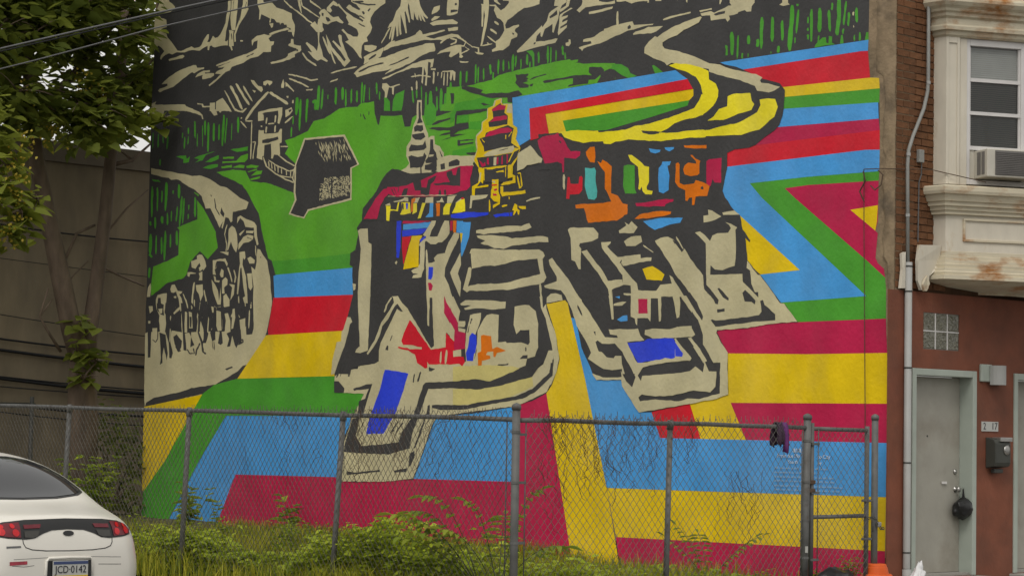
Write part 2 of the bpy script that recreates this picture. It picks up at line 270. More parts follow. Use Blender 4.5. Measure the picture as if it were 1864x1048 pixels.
# ---------------------------------------------------------------- row house with the mural
house = empty('row_house', (0, 0, 0), 'brick row house with a brown ground floor and a painted side wall', 'house')
wall = boxo('side_wall', (0, 0, -.3), (.3, 12.88, 8.6), 'stucco', house)
wall['label'] = 'side wall covered by a colourful mural'
tag_l = {'ground': 'black_paint_ground', 'mountains': 'painted_mountains', 'hill': 'painted_hills', 'grass': 'painted_reeds', 'cottage': 'painted_cottage', 'hut': 'painted_hut', 'stupa': 'painted_stupa', 'stripe': 'painted_stripe', 'road': 'painted_road', 'people': 'painted_crowd', 'fort': 'painted_fortress', 'pagoda': 'painted_pagoda'}
PC = dict(k='black', c='cream', C='straw', g='green', G='lime', b='blue', r='red', m='magenta', y='yellow', Y='lemon', u='royal', o='orange', t='teal')
MURAL = """
#ground
k1 6388 4058 6443 3401 6458 3014 6459 2201 6449 903 6449 887 4191 886 1182 1032 53 1193 53 1510 67 1607 105 1636 120 1664 107 1786 122 1800 107 1849 100 2305 106 2569 163 2576 178 2714 175 2770 169 3199
#hill
G2 4931 2636 4799 2655 4692 2678 4637 2738 4531 2746 4378 2797 4301 2797 4198 2791 4134 2806 4038 2811 4030 2734 4001 2666 3985 2658 3971 2715 3876 2704 3767 2701 3739 2627 3688 2623 3669 2675 3638 2690 3562 2680 3466 2664 3421 2667 3312 2684 2934 2654 2929 2464 3117 2347 3409 2268 3921 2302 4127 2143 4141 1756 4222 1760 4989 1750 4995 1761 5040 1856 5081 1872 5114 1957 5160 2072 5194 2175 5262 2249 5319 2318 5382 2374 5486 2414 5605 2452 5674 2479 5489 2484 5349 2467 5292 2394 5095 2366 4983 2333 4825 2287 4815 2473 4927 2550 4894 2590
g3 5039 1852 4666 1855 4145 1867 4141 1756 4222 1760 4989 1750
#hill
G2 5884 2302 5809 2240 5734 2157 5665 2075 5637 1968 5746 1894 5839 1955 5950 1881 5983 1804 6018 1776 6214 1747 6398 1665 6407 1724 6383 1870 6197 1906 6087 1938 6083 2111 6108 2127 5878 2172
G2 5923 2362 5862 2336 5873 2330 5923 2355
#hill
g2 5524 2622 5425 2625 5327 2628 5332 2600 5447 2601
G2 5604 2578 5481 2573 5480 2559 5603 2564
G2 5456 2539 5400 2570 5325 2579 5329 2544 5363 2525 5608 2536 5609 2550
G2 5619 2515 5502 2518 5501 2500 5613 2504
G2 5495 2500 5420 2512 5356 2504 5367 2487
G2 5345 2496 5293 2503 5202 2489 5235 2478 5338 2485
G2 5326 2459 5224 2473 5223 2463 5314 2455
G2 5290 2429 5223 2459 5166 2455 5177 2432
G2 5295 2408 5188 2422 5193 2408 5289 2397
g2 5805 2557 5740 2581 5652 2593 5651 2568 5739 2553
g2 5834 2520 5750 2536 5655 2532 5660 2515 5737 2506
g2 5934 2596 5862 2608 5695 2624 5801 2607 5836 2574 5920 2562 5873 2584
g2 6149 2623 6032 2621 6019 2595 5983 2610 5993 2571 6024 2570 6061 2572 6056 2597
g2 6431 2485 6348 2472 6322 2456 6411 2469
#hill
g3 3562 2678 3554 2735 3488 2755 3448 2713 3456 2649 3493 2617 3541 2621
k3 3488 2620 3436 2638 3321 2647 3321 2638 3417 2624 3483 2613
k3 3516 2597 3483 2603 3319 2587 3319 2571 3435 2577
k3 3424 2544 3367 2559 3318 2561 3318 2548
k3 3409 2514 3317 2529 3317 2523
k3 4163 2777 4148 2779 4147 2769 4163 2769
k3 4142 2745 4115 2706 4125 2704 4143 2735
k3 4088 2753 4091 2750 4089 2742 4090 2735 4087 2730 4083 2730 4080 2734 4080 2741 4082 2749 4084 2753
k3 4168 2747 4170 2744 4169 2737 4169 2731 4168 2727 4163 2727 4161 2730 4162 2737 4163 2743 4164 2747
#mountains
c2 6397 3903 6283 3888 6281 3721 6237 3697 6204 3671 6216 3654 6278 3639 6391 3634 6371 3614 6307 3595 6298 3542 6361 3534 6386 3522 6302 3498 6288 3467 6243 3433 6204 3399 6165 3361 6121 3353 6029 3367 5999 3373 5968 3358 5907 3359 5883 3371 5855 3404 5820 3436 5799 3434 5800 3402 5818 3382 5788 3382 5770 3402 5753 3418 5729 3401 5699 3401 5670 3419 5642 3452 5614 3492 5610 3534 5594 3575 5585 3796 5568 3794 5561 3586 5574 3523 5591 3468 5605 3433 5610 3402 5614 3366 5596 3364 5583 3370 5581 3334 5607 3337 5666 3340 5726 3336 5756 3343 5762 3354 5786 3353 5795 3325 5809 3327 5813 3356 5846 3349 5900 3333 5955 3342 6029 3347 6077 3341 6127 3343 6171 3351 6226 3342 6264 3354 6308 3347 6339 3332 6357 3318 6370 3328 6362 3349 6322 3375 6355 3404 6393 3420 6425 3408 6443 3388 6452 3530 6447 3619 6424 3661 6419 3682 6401 3717
k3 6356 3708 6324 3682 6292 3667 6297 3660 6323 3675
c2 5556 3792 5483 3783 5483 3590 5492 3520 5500 3450 5500 3432 5511 3430 5541 3433 5554 3470 5562 3521 5553 3585
k3 5527 3632 5530 3621 5532 3600 5536 3580 5536 3568 5533 3568 5530 3579 5527 3599 5525 3620 5524 3631
c2 5427 3775 5366 3767 5372 3577 5360 3554 5387 3522 5432 3485 5465 3453 5487 3420 5498 3400 5493 3349 5508 3348 5514 3402 5494 3442 5467 3485 5451 3522 5441 3564 5425 3590
k3 5438 3585 5442 3568 5449 3537 5456 3506 5457 3488 5454 3487 5449 3504 5442 3535 5436 3566 5434 3584
k3 5387 3607 5390 3599 5396 3584 5401 3568 5402 3559 5398 3559 5394 3567 5390 3582 5384 3597 5383 3606
c2 5576 3437 5552 3435 5523 3424 5525 3396 5515 3323 5536 3326 5525 3296 5537 3294 5553 3320 5571 3330 5571 3372 5563 3407
k3 5548 3412 5549 3405 5546 3391 5541 3376 5538 3369 5533 3368 5533 3376 5535 3390 5539 3404 5543 3412
c2 5444 3355 5415 3351 5414 3341 5443 3344
c2 5287 3757 5230 3750 5200 3584 5155 3571 5104 3565 5057 3528 4984 3505 4893 3470 4887 3435 4857 3390 4856 3355 4865 3311 4883 3330 4889 3345 4928 3351 4928 3360 4895 3363 4901 3372 4940 3384 4946 3403 4968 3402 4980 3418 5002 3417 5013 3408 5019 3422 5053 3430 5077 3453 5111 3464 5115 3437 5132 3435 5122 3462 5185 3491 5220 3502 5230 3472 5244 3468 5243 3498 5238 3532 5263 3571
c2 5132 3428 5087 3427 5091 3403 5108 3398 5114 3412
c2 5129 3362 5068 3372 4940 3380 4906 3366 5022 3360 5117 3350
c2 5316 3340 5260 3362 5180 3364 5123 3350 5100 3344 5134 3331 5116 3308 5071 3306 5081 3283 5103 3278 5107 3240 5147 3241 5187 3245 5243 3223 5323 3218 5403 3198 5472 3191 5530 3183 5552 3160 5599 3154 5657 3124 5727 3095 5780 3075 5789 3085 5704 3118 5652 3145 5718 3155 5695 3171 5636 3179 5613 3191 5678 3191 5690 3199 5497 3225 5590 3214 5708 3204 5708 3214 5521 3239 5370 3254 5302 3265 5257 3281 5253 3330 5293 3327 5309 3301 5315 3323
k3 5368 3231 5352 3232 5327 3238 5301 3241 5288 3246 5291 3250 5306 3248 5332 3244 5358 3240 5371 3235
c2 5946 3153 5923 3172 5851 3190 5779 3185 5778 3172 5838 3175 5826 3166 5730 3160 5729 3146 5765 3131 5861 3130 5867 3145 5856 3162 5910 3156
c2 5938 3238 5925 3216 5846 3211 5846 3201 5912 3196 5960 3183 5985 3193 6057 3167 6142 3136 6203 3112 6265 3104 6315 3097 6359 3087 6385 3100 6366 3113 6272 3126 6273 3141 6342 3144 6318 3157 6256 3184 6183 3209 6097 3226 5975 3239
c2 6269 3310 6175 3319 6095 3325 6076 3312 6100 3301 6199 3299 6262 3298
c2 6457 3018 6400 3028 6418 3007 6061 2976 6042 2962 5967 2937 5936 2920 6461 2967
c2 5609 3029 5588 3001 5548 2952 5506 2904 5480 2878 5473 2880 5491 2908 5534 2956 5575 3004 5602 3030
c2 5548 3054 5544 3041 5525 3022 5508 3002 5498 2991 5482 2971 5454 2935 5428 2899 5407 2880 5395 2882 5406 2903 5431 2940 5459 2976 5476 2996 5487 3007 5502 3028 5518 3048 5537 3057
c2 5484 3062 5474 3047 5453 3022 5429 2997 5416 2983 5402 2968 5375 2942 5352 2916 5332 2903 5322 2906 5328 2923 5354 2949 5382 2974 5395 2989 5407 3003 5433 3027 5453 3053 5473 3065
c2 5400 3037 5387 3015 5354 2979 5319 2944 5297 2925 5290 2927 5303 2949 5337 2984 5369 3020 5392 3039
c2 5769 2959 5709 2957 5707 2900 5767 2905
c2 5698 2963 5627 2982 5591 2953 5541 2885 5695 2898
c2 5914 2972 5847 2962 5840 2944 5768 2941 5768 2930 5852 2938 5865 2957 5914 2963
c2 5317 3073 5282 3066 5235 3026 5189 3014 5182 2993 5199 2980 5234 2998 5298 3046
c2 5179 3048 5140 3055 5083 3042 5082 3028 5110 3014 5133 3033 5155 3018 5178 3027
c2 5297 3004 5256 2993 5273 2980
c2 4986 3009 4966 3045 4953 3012 4958 2985 4986 2988
c2 4943 3022 4920 3009 4846 2954 4851 2947 4925 2996 4936 2990
c2 4928 2927 4906 2928 4905 2915 4922 2916
c2 4866 2894 4849 2896 4849 2875 4865 2876
c2 4994 3717 4979 3560 4956 3545 4935 3528 4922 3519 4908 3510 4881 3497 4857 3482 4843 3474 4820 3461 4780 3438 4742 3413 4718 3401 4714 3404 4735 3418 4773 3442 4812 3467 4835 3480 4849 3488 4875 3502 4899 3517 4913 3524 4925 3533 4947 3549 4970 3565 4990 3720
c2 4839 3698 4833 3544 4827 3530 4822 3516 4818 3508 4813 3499 4805 3483 4798 3466 4791 3457 4786 3458 4788 3467 4795 3483 4804 3500 4807 3509 4810 3517 4816 3531 4822 3545 4833 3698
c2 4811 3694 4805 3541 4798 3527 4793 3513 4789 3504 4777 3496 4755 3485 4733 3473 4720 3468 4717 3471 4728 3478 4749 3490 4770 3501 4781 3507 4782 3513 4788 3527 4795 3541 4806 3694
c2 4892 3300 4870 3296 4863 3262 4797 3245 4783 3216 4801 3207 4850 3195 4849 3178 4904 3167 4970 3160 5099 3158 5110 3169 5026 3172 4949 3182 4921 3193 4922 3207 4818 3220 4824 3230 4918 3258 4919 3269 4897 3276
#mountains
c3 4844 3480 4826 3465 4789 3443 4754 3420 4734 3406 4719 3396 4689 3381 4661 3364 4643 3356 4640 3359 4654 3369 4681 3387 4711 3402 4726 3412 4745 3425 4781 3448 4817 3471 4840 3482
c3 4825 3696 4819 3535 4809 3508 4803 3480 4795 3465 4789 3465 4791 3480 4799 3508 4806 3535 4820 3696
c3 4795 3508 4763 3488 4703 3455 4642 3424 4607 3407 4604 3410 4636 3429 4696 3462 4757 3494 4792 3511
c2 4732 3682 4704 3521 4659 3496 4614 3472 4588 3459 4584 3462 4607 3478 4650 3504 4694 3529 4727 3686
c4 4696 3371 4648 3389 4620 3362 4611 3402 4573 3384 4566 3342 4554 3320 4575 3309 4629 3315 4663 3346
c5 4619 3321 4595 3318 4600 3250 4571 3193 4553 3147 4504 3114 4515 3109 4574 3135 4611 3128 4655 3151 4717 3202 4667 3186 4737 3255 4724 3262 4653 3222 4619 3191 4607 3231
c5 4607 3436 4586 3457 4554 3458 4521 3439 4494 3412 4461 3394 4408 3392 4392 3373 4354 3348 4365 3340 4428 3363 4481 3363 4513 3351 4567 3369 4605 3394 4590 3420
k6 4536 3403 4504 3396 4487 3374 4513 3367 4530 3386
k6 4580 3436 4558 3430 4563 3410 4579 3419
c2 4528 3464 4465 3501 4433 3483 4411 3460 4427 3458 4464 3473 4495 3460 4473 3437 4494 3426 4527 3443
c3 4427 3472 4406 3472 4336 3413 4256 3370 4177 3334 4130 3290 4145 3288 4197 3310 4238 3298 4312 3330 4302 3339 4334 3376 4324 3388
c4 4291 3626 3951 3582 3948 3420 3996 3406 4051 3379 4085 3347 4092 3321 4073 3282 4087 3254 4124 3224 4111 3196 4147 3197 4167 3176 4175 3123 4164 3095 4190 3108 4254 3169 4334 3221 4298 3227 4331 3268 4376 3300 4358 3305 4310 3269 4257 3246 4215 3238 4203 3253 4217 3285 4254 3309 4197 3310 4157 3335 4209 3365 4283 3407 4331 3440 4306 3457 4258 3441 4200 3407 4190 3413 4233 3448 4286 3471
k5 4276 3473 4260 3466 4230 3456 4200 3445 4182 3440 4167 3438 4140 3432 4114 3427 4099 3423 4087 3423 4070 3422 4051 3420 4042 3422 4043 3427 4053 3430 4071 3431 4089 3433 4098 3433 4112 3437 4139 3441 4165 3447 4180 3449 4195 3456 4226 3465 4256 3473 4274 3477
k5 4287 3449 4274 3439 4246 3427 4219 3414 4202 3409 4199 3412 4212 3422 4239 3435 4265 3448 4283 3453
k5 4316 3412 4304 3404 4280 3396 4257 3386 4244 3381 4237 3378 4224 3370 4210 3364 4201 3362 4197 3365 4203 3370 4215 3379 4230 3385 4238 3389 4252 3394 4275 3404 4299 3412 4313 3416
k5 4209 3323 4198 3315 4177 3306 4154 3297 4141 3293 4139 3296 4150 3303 4172 3311 4194 3321 4207 3326
k5 4174 3396 4175 3391 4169 3384 4164 3377 4158 3374 4148 3376 4147 3380 4151 3388 4158 3394 4165 3398
k5 4115 3388 4106 3387 4100 3393 4092 3398 4090 3402 4095 3406 4102 3406 4111 3401 4119 3397 4121 3393
k6 4244 3467 4229 3463 4203 3457 4176 3453 4161 3453 4161 3458 4175 3464 4202 3467 4229 3471 4244 3472
k5 4201 3372 4192 3366 4176 3357 4159 3349 4148 3346 4146 3348 4154 3355 4170 3363 4187 3372 4198 3375
c2 4146 3177 4069 3172 4023 3157 4028 3141 4088 3127 4140 3146
c2 4567 3280 4558 3257 4532 3217 4508 3177 4488 3156 4481 3157 4490 3180 4516 3220 4542 3259 4560 3281
c3 4532 3291 4510 3261 4465 3202 4421 3163 4340 3094 4325 3106 4379 3165 4466 3236 4456 3241 4369 3185 4392 3227 4409 3267 4394 3275 4372 3266 4366 3225 4338 3174 4305 3124 4281 3094 4303 3077 4334 3060 4355 3075 4442 3152 4475 3182 4424 3088 4440 3094 4507 3200
c2 3888 3172 3769 3179 3661 3192 3618 3213 3598 3201 3587 3174 3485 3146 3324 3159 3267 3144 3236 3125 3236 3115 3276 3129 3342 3143 3408 3125 3432 3134 3572 3146 3787 3141 3887 3135 3956 3120 3957 3143 3927 3156
k3 3852 3169 3832 3169 3799 3172 3766 3174 3747 3175 3729 3178 3697 3183 3666 3189 3650 3194 3653 3198 3672 3197 3702 3191 3734 3186 3751 3183 3770 3182 3802 3178 3836 3176 3854 3173
c2 3995 3078 3935 3081 3826 3099 3708 3113 3591 3119 3562 3126 3484 3117 3469 3080 3473 3068 3521 3066 3618 3048 3675 3024 3773 3002 3872 2986 3941 2970 3932 2979 3882 3000 3823 3007 3952 2994 4063 2995 4145 2987 4211 2980 4228 2999 4243 3007 4208 3030 4137 3053 4086 3071 4026 3094
k3 4195 3010 4175 3011 4141 3017 4110 3026 4092 3030 4068 3033 4022 3037 3977 3040 3953 3044 3955 3050 3982 3050 4026 3045 4072 3042 4098 3040 4117 3035 4151 3030 4183 3022 4199 3015
k3 3902 3020 3883 3022 3852 3027 3819 3031 3802 3035 3785 3039 3755 3045 3725 3050 3710 3056 3712 3059 3730 3058 3759 3051 3789 3045 3806 3041 3824 3039 3855 3033 3887 3028 3904 3023
c3 4149 3104 4108 3116 4027 3127 3957 3143 3956 3126 3985 3087 4046 3083 4096 3068 4147 3054 4138 3086
k4 4094 3079 4079 3081 4056 3089 4034 3098 4024 3105 4029 3110 4044 3107 4068 3101 4089 3091 4100 3084
c2 3966 2949 3881 2964 3772 2986 3675 3011 3568 3023 3482 3023 3490 2973 3514 2969 3510 3001 3534 3010 3537 2939 3544 2862 3559 2867 3551 2940 3572 2981 3578 2878 3593 2886 3586 2983 3684 2986 3821 2968 3950 2940
c3 3691 2930 3675 2927 3647 2929 3619 2928 3604 2929 3587 2926 3556 2920 3525 2913 3507 2911 3507 2915 3524 2920 3555 2927 3586 2933 3604 2937 3621 2937 3649 2936 3677 2935 3693 2934
c4 3655 2951 3657 2946 3655 2937 3653 2929 3650 2924 3646 2924 3644 2929 3647 2937 3649 2946 3652 2951
c2 3509 2965 3465 2961 3465 2951 3508 2955
c2 3483 2946 3488 2933 3486 2908 3489 2884 3485 2869 3478 2869 3473 2882 3473 2906 3472 2931 3476 2946
c2 3443 2936 3446 2933 3448 2926 3449 2918 3447 2914 3442 2913 3439 2917 3437 2924 3436 2931 3438 2935
c2 3410 2933 3412 2926 3413 2914 3414 2902 3413 2894 3408 2894 3406 2900 3403 2912 3403 2925 3405 2932
c2 3386 2930 3389 2916 3390 2889 3391 2862 3388 2847 3383 2847 3381 2861 3379 2888 3379 2914 3381 2930
c2 3357 2927 3361 2913 3360 2886 3361 2860 3360 2844 3355 2844 3351 2858 3352 2885 3350 2911 3352 2927
c2 3329 2931 3331 2922 3333 2906 3334 2890 3332 2880 3327 2879 3324 2888 3324 2904 3322 2921 3324 2930
c2 3293 2921 3297 2912 3299 2896 3300 2880 3299 2870 3294 2870 3291 2878 3290 2895 3286 2910 3288 2920
c3 3402 2933 3385 2931 3354 2928 3324 2927 3307 2928 3308 2931 3325 2934 3355 2936 3386 2937 3403 2937
c3 3766 3558 3662 3544 3618 3363 3577 3312 3542 3279 3552 3274 3591 3301 3566 3256 3580 3261 3616 3310 3600 3266 3615 3271 3631 3312 3634 3274 3649 3282 3675 3337 3678 3279 3699 3294 3721 3375 3731 3396 3735 3364 3708 3272 3722 3274 3754 3347 3764 3341 3735 3207 3750 3209 3782 3291 3803 3333 3789 3207 3804 3202 3822 3289 3817 3200 3834 3198 3846 3266 3868 3183 3883 3164 3884 3204 3866 3268 3898 3186 3908 3194 3886 3264 3921 3261 3901 3285 3872 3301 3844 3357 3805 3386
c2 3903 3260 3913 3254 3927 3241 3938 3227 3945 3219 3951 3211 3963 3197 3978 3183 3981 3173 3975 3170 3967 3178 3953 3192 3941 3206 3934 3214 3926 3222 3914 3235 3903 3249 3898 3257
c2 3491 3341 3434 3343 3438 3318 3461 3305 3509 3298 3510 3314
c2 3513 3269 3480 3284 3432 3276 3460 3263 3508 3255
c2 3527 3245 3479 3255 3317 3246 3269 3221 3278 3209 3402 3224 3497 3228
c2 3368 3358 3353 3503 3277 3494 3267 3326 3275 3276 3346 3269 3370 3275 3374 3320
k3 3338 3306 3276 3299 3276 3289 3337 3287
k3 3301 3340 3282 3338 3282 3327 3299 3329
c2 3363 3197 3268 3192 3268 3173 3353 3176
c3 3593 3184 3496 3186 3391 3190 3381 3182 3467 3173 3578 3166
c2 3454 3046 3425 3063 3359 3075 3284 3086 3235 3080 3233 3010 3244 3005 3254 3038 3320 3013 3348 3022 3330 3052 3397 3053
c3 3425 3109 3412 3110 3394 3118 3376 3125 3367 3129 3357 3131 3336 3132 3314 3134 3303 3137 3305 3141 3318 3143 3339 3141 3360 3138 3373 3138 3385 3133 3403 3127 3421 3120 3429 3113
c3 4833 3249 4789 3244 4783 3216 4798 3204 4831 3204
k4 4832 3225 4816 3226 4815 3212 4832 3214
c2 4774 3196 4768 3186 4753 3170 4735 3154 4726 3144 4707 3133 4675 3117 4643 3101 4623 3094 4619 3098 4634 3110 4665 3126 4697 3142 4715 3150 4723 3158 4740 3174 4755 3190 4768 3198
c2 4915 3067 4899 3062 4871 3056 4842 3050 4827 3047 4811 3043 4783 3036 4755 3028 4740 3025 4729 3020 4708 3012 4686 3005 4672 3001 4658 3000 4635 3002 4613 3001 4601 3003 4602 3008 4616 3011 4638 3010 4661 3011 4671 3010 4680 3014 4702 3021 4722 3029 4735 3033 4752 3038 4780 3044 4808 3052 4824 3056 4840 3059 4869 3066 4897 3071 4914 3072
c2 4909 3040 4896 3033 4868 3025 4842 3014 4827 3009 4817 3006 4799 3001 4782 2993 4772 2990 4759 2985 4736 2975 4713 2966 4699 2962 4695 2965 4707 2972 4730 2983 4752 2993 4766 2998 4776 3003 4793 3009 4812 3014 4821 3018 4836 3024 4863 3033 4889 3043 4906 3045
c2 4723 2945 4710 2943 4687 2943 4665 2941 4653 2943 4654 2948 4667 2951 4689 2951 4712 2952 4724 2950
c2 4474 3031 4453 3031 4418 3034 4382 3036 4363 3038 4336 3039 4287 3040 4239 3041 4213 3045 4215 3049 4243 3052 4291 3050 4339 3048 4366 3047 4387 3046 4421 3042 4457 3039 4476 3036
c2 4477 2974 4461 2974 4436 2979 4411 2982 4398 2987 4401 2991 4416 2991 4441 2986 4467 2983 4479 2978
c2 3960 2916 3919 2915 3889 2889 3799 2900 3794 2892 3849 2885 3852 2836 3865 2841 3868 2880 3898 2887 3908 2858 3916 2823 3936 2824 3933 2860 3964 2890
c2 3641 2904 3643 2894 3643 2875 3642 2856 3639 2845 3632 2845 3627 2855 3630 2874 3629 2892 3634 2903
c2 3684 2869 3688 2865 3686 2858 3686 2850 3681 2846 3674 2846 3671 2850 3672 2857 3673 2864 3677 2869
#mountains
c2 3046 3463 3014 3459 2998 3293 3003 3231 3015 3169 3036 3096 3053 3054 3067 3055 3047 3141 3031 3234 3041 3267 3047 3167 3058 3168 3062 3295 3070 3308 3047 3302
c2 2996 3294 2941 3289 2927 3272 2895 3249 2859 3258 2824 3284 2829 3298 2878 3304 2900 3444 2566 3400 2566 3247 2610 3240 2698 3238 2751 3220 2795 3197 2835 3183 2856 3157 2847 3134 2820 3134 2784 3143 2736 3146 2735 3134 2766 3122 2770 3110 2747 3089 2751 3074 2800 3064 2817 3028 2871 3009 2961 3009 2966 3019 2930 3034 2935 3066 2899 3081 2873 3109 2860 3126 2870 3171 2893 3193 2926 3209 2954 3256 2945 3277 2991 3285
k3 2792 3103 2776 3098 2779 3089 2792 3093
c2 2957 3315 2950 3307 2931 3297 2913 3287 2902 3283 2899 3286 2907 3293 2924 3304 2945 3447 2957 3450
c2 2950 3188 2947 3181 2935 3173 2922 3165 2913 3162 2908 3165 2913 3171 2923 3181 2937 3188 2945 3191
c2 2985 3145 2977 3137 2960 3126 2941 3115 2930 3110 2925 3114 2932 3123 2950 3134 2968 3144 2981 3149
c3 3011 3108 2999 3097 2973 3081 2948 3065 2932 3058 2929 3061 2942 3071 2966 3087 2992 3102 3008 3110
c3 3336 3153 3327 3149 3308 3144 3290 3138 3281 3136 3270 3129 3249 3118 3227 3106 3215 3100 3202 3092 3178 3077 3153 3063 3139 3054 3128 3051 3112 3048 3096 3043 3086 3043 3085 3047 3094 3051 3110 3054 3127 3058 3134 3060 3147 3067 3171 3082 3196 3097 3209 3106 3221 3113 3243 3124 3264 3135 3277 3142 3288 3146 3306 3150 3324 3156 3335 3157
c2 3336 3127 3327 3124 3310 3119 3293 3114 3287 3114 3291 3116 3290 3109 3294 3104 3292 3102 3298 3101 3313 3100 3328 3097 3335 3093 3333 3089 3322 3087 3308 3091 3293 3092 3282 3095 3279 3100 3277 3106 3277 3112 3279 3120 3291 3123 3308 3128 3324 3132 3335 3132
c4 3284 3132 3269 3124 3240 3111 3211 3099 3197 3093 3201 3093 3206 3085 3212 3077 3214 3074 3219 3075 3232 3077 3246 3078 3258 3077 3256 3064 3253 3044 3250 3023 3245 3011 3240 3011 3239 3022 3242 3043 3246 3064 3249 3074 3246 3072 3232 3070 3219 3068 3209 3068 3204 3074 3198 3081 3193 3089 3190 3096 3207 3105 3236 3117 3265 3129 3282 3135
c5 3203 3063 3197 3058 3185 3052 3173 3045 3169 3045 3175 3045 3189 3042 3204 3038 3212 3036 3218 3034 3229 3032 3239 3028 3244 3025 3241 3022 3234 3023 3224 3025 3214 3029 3208 3030 3199 3031 3185 3035 3170 3039 3159 3043 3168 3050 3181 3056 3193 3062 3201 3065
c5 3333 3059 3258 3070 3244 3056 3248 3037 3332 3014
c4 3117 3023 3087 3020 3088 3048 3076 3047 3074 3018 3034 3008 3043 2999 3089 3007
c3 3053 3052 3036 3051 3007 3052 2978 3053 2962 3055 2963 3058 2980 3059 3009 3059 3038 3058 3054 3056
c4 3009 3067 3005 3063 2996 3058 2988 3053 2982 3051 2979 3053 2982 3058 2992 3062 3000 3068 3007 3069
c6 3251 3006 3243 3030 3214 3008 3228 3000
c2 3251 2983 3167 2973 3176 2965 3241 2973
c2 2754 2990 2675 3037 2623 3068 2554 3110 2546 3118 2537 3105 2503 3141 2487 3182 2436 3206 2410 3215 2445 3219 2414 3380 2371 3375 2342 3231 2384 3212 2401 3184 2408 3142 2433 3096 2445 3064 2458 3068 2455 3117 2519 3094 2540 3050 2551 3054 2554 3079 2584 3058 2592 3028 2518 3023 2431 3029 2410 3026 2431 3004 2517 2998 2639 2990 2692 2983 2745 2982
k3 2482 3163 2422 3192 2417 3167 2452 3156 2477 3151
k3 2609 3024 2592 3025 2594 3013 2609 3015
c2 2396 3165 2307 3194 2294 3186 2366 3164 2383 3148 2332 3151 2336 3139 2374 3129 2378 3117 2335 3124 2339 3109 2390 3091 2394 3082 2335 3097 2339 3082 2381 3059 2406 3044 2411 3060 2399 3129 2400 3153
c3 2350 3208 2303 3366 2269 3361 2324 3205 2392 3176 2401 3190
c2 2256 3360 2076 3336 2085 3203 2015 3188 1956 3190 1956 3175 2097 3180 2189 3182 2239 3155 2260 3173 2223 3198 2215 3216
c2 2163 3152 2064 3155 1973 3159 1981 3145 2055 3139 2163 3137
c2 2238 2956 2138 2969 2143 2981 2206 2986 2202 2997 2118 3003 2069 3024 1953 3052 1952 2993 2035 2966 2142 2954 2200 2946 2213 2932 2221 2945 2234 2949
c2 2345 2992 2320 2998 2320 3013 2307 3009 2302 2984 2319 2971 2345 2976
c4 3329 2924 3311 2935 3282 2920 3285 2866 3299 2870 3305 2916 3318 2872 3328 2873
#mountains
c2 1963 3321 1602 3274 1603 3146 1647 3151 1665 3282 1689 3285 1698 3146 1710 3147 1706 3156 1774 3164 1830 3159 1879 3177 1944 3182
c2 1492 3260 1411 3249 1409 3110 1420 3117 1438 3250 1482 3131
c2 1940 3128 1945 3114 1947 3087 1945 3061 1942 3045 1933 3044 1926 3058 1929 3085 1928 3112 1931 3127
c3 2039 3038 1949 3052 1860 3056 1820 3058 1807 3035 1660 3024 1664 3018 1739 3019 1811 3009 1851 3008 1915 2995 2037 2970
k4 1859 3030 1843 3038 1829 3029 1835 3018 1855 3017
c2 1814 2986 1794 2996 1699 3010 1589 3003 1635 2980 1675 2974 1762 2980 1810 2980
c2 1589 3037 1568 3036 1533 3040 1499 3044 1479 3045 1462 3047 1431 3048 1400 3049 1384 3053 1386 3058 1404 3059 1434 3057 1465 3056 1482 3054 1502 3052 1537 3050 1572 3047 1590 3042
c2 1324 3057 1233 3061 1233 3053 1316 3047
c2 1312 3041 1237 3043 1214 3032 1140 3049 1114 3057 1092 3057 1107 3073 1109 3209 1074 3080 1039 3200 929 3186 931 3054 952 3037 955 3007 984 3010 999 3023 1043 3014 1050 3007 1109 3003 1102 2985 1120 2973 1135 2991 1176 2993 1236 2992 1244 3021 1304 3026
k3 1218 3024 1184 3031 1136 3031 1139 3020 1206 3014
c2 1176 3218 1135 3213 1163 3086 1170 3075 1179 3076
#mountains
c2 763 3022 742 3028 744 3161 705 3156 703 3021 692 3014 734 3011
c2 276 2925 279 2922 279 2916 279 2910 276 2906 271 2905 268 2909 268 2915 268 2921 271 2924
c2 272 2854 273 2853 274 2849 273 2846 272 2844 269 2843 266 2845 268 2849 267 2852 269 2854
#grass
g2 4822 2907 4826 2893 4827 2869 4828 2844 4822 2829 4811 2828 4804 2841 4804 2866 4806 2891 4811 2906
g2 4778 2893 4781 2881 4782 2859 4782 2838 4779 2825 4772 2825 4767 2836 4768 2858 4769 2879 4772 2892
g2 4716 2880 4721 2869 4718 2850 4718 2831 4714 2820 4706 2819 4703 2829 4703 2849 4703 2868 4709 2879
#grass
g3 4815 2910 4821 2896 4820 2870 4818 2843 4812 2828 4800 2827 4793 2841 4796 2867 4797 2893 4803 2908
g3 4780 2893 4784 2881 4783 2859 4784 2838 4779 2825 4772 2825 4766 2836 4767 2858 4769 2879 4772 2892
g3 4710 2890 4714 2878 4717 2855 4717 2833 4715 2820 4705 2819 4699 2830 4697 2853 4695 2875 4700 2888
g2 4597 2964 4607 2938 4608 2888 4614 2839 4607 2810 4592 2808 4582 2835 4578 2884 4577 2934 4582 2962
g2 4556 2940 4562 2918 4566 2877 4570 2836 4567 2812 4558 2811 4549 2833 4545 2874 4545 2915 4546 2939
g2 4499 2897 4502 2892 4503 2882 4503 2873 4500 2867 4495 2866 4492 2871 4491 2881 4491 2891 4494 2896
g2 4424 2937 4430 2918 4428 2882 4431 2847 4423 2826 4412 2825 4406 2844 4404 2880 4404 2915 4413 2936
g2 4356 2931 4363 2917 4363 2891 4361 2865 4355 2850 4343 2849 4337 2863 4336 2888 4338 2914 4344 2929
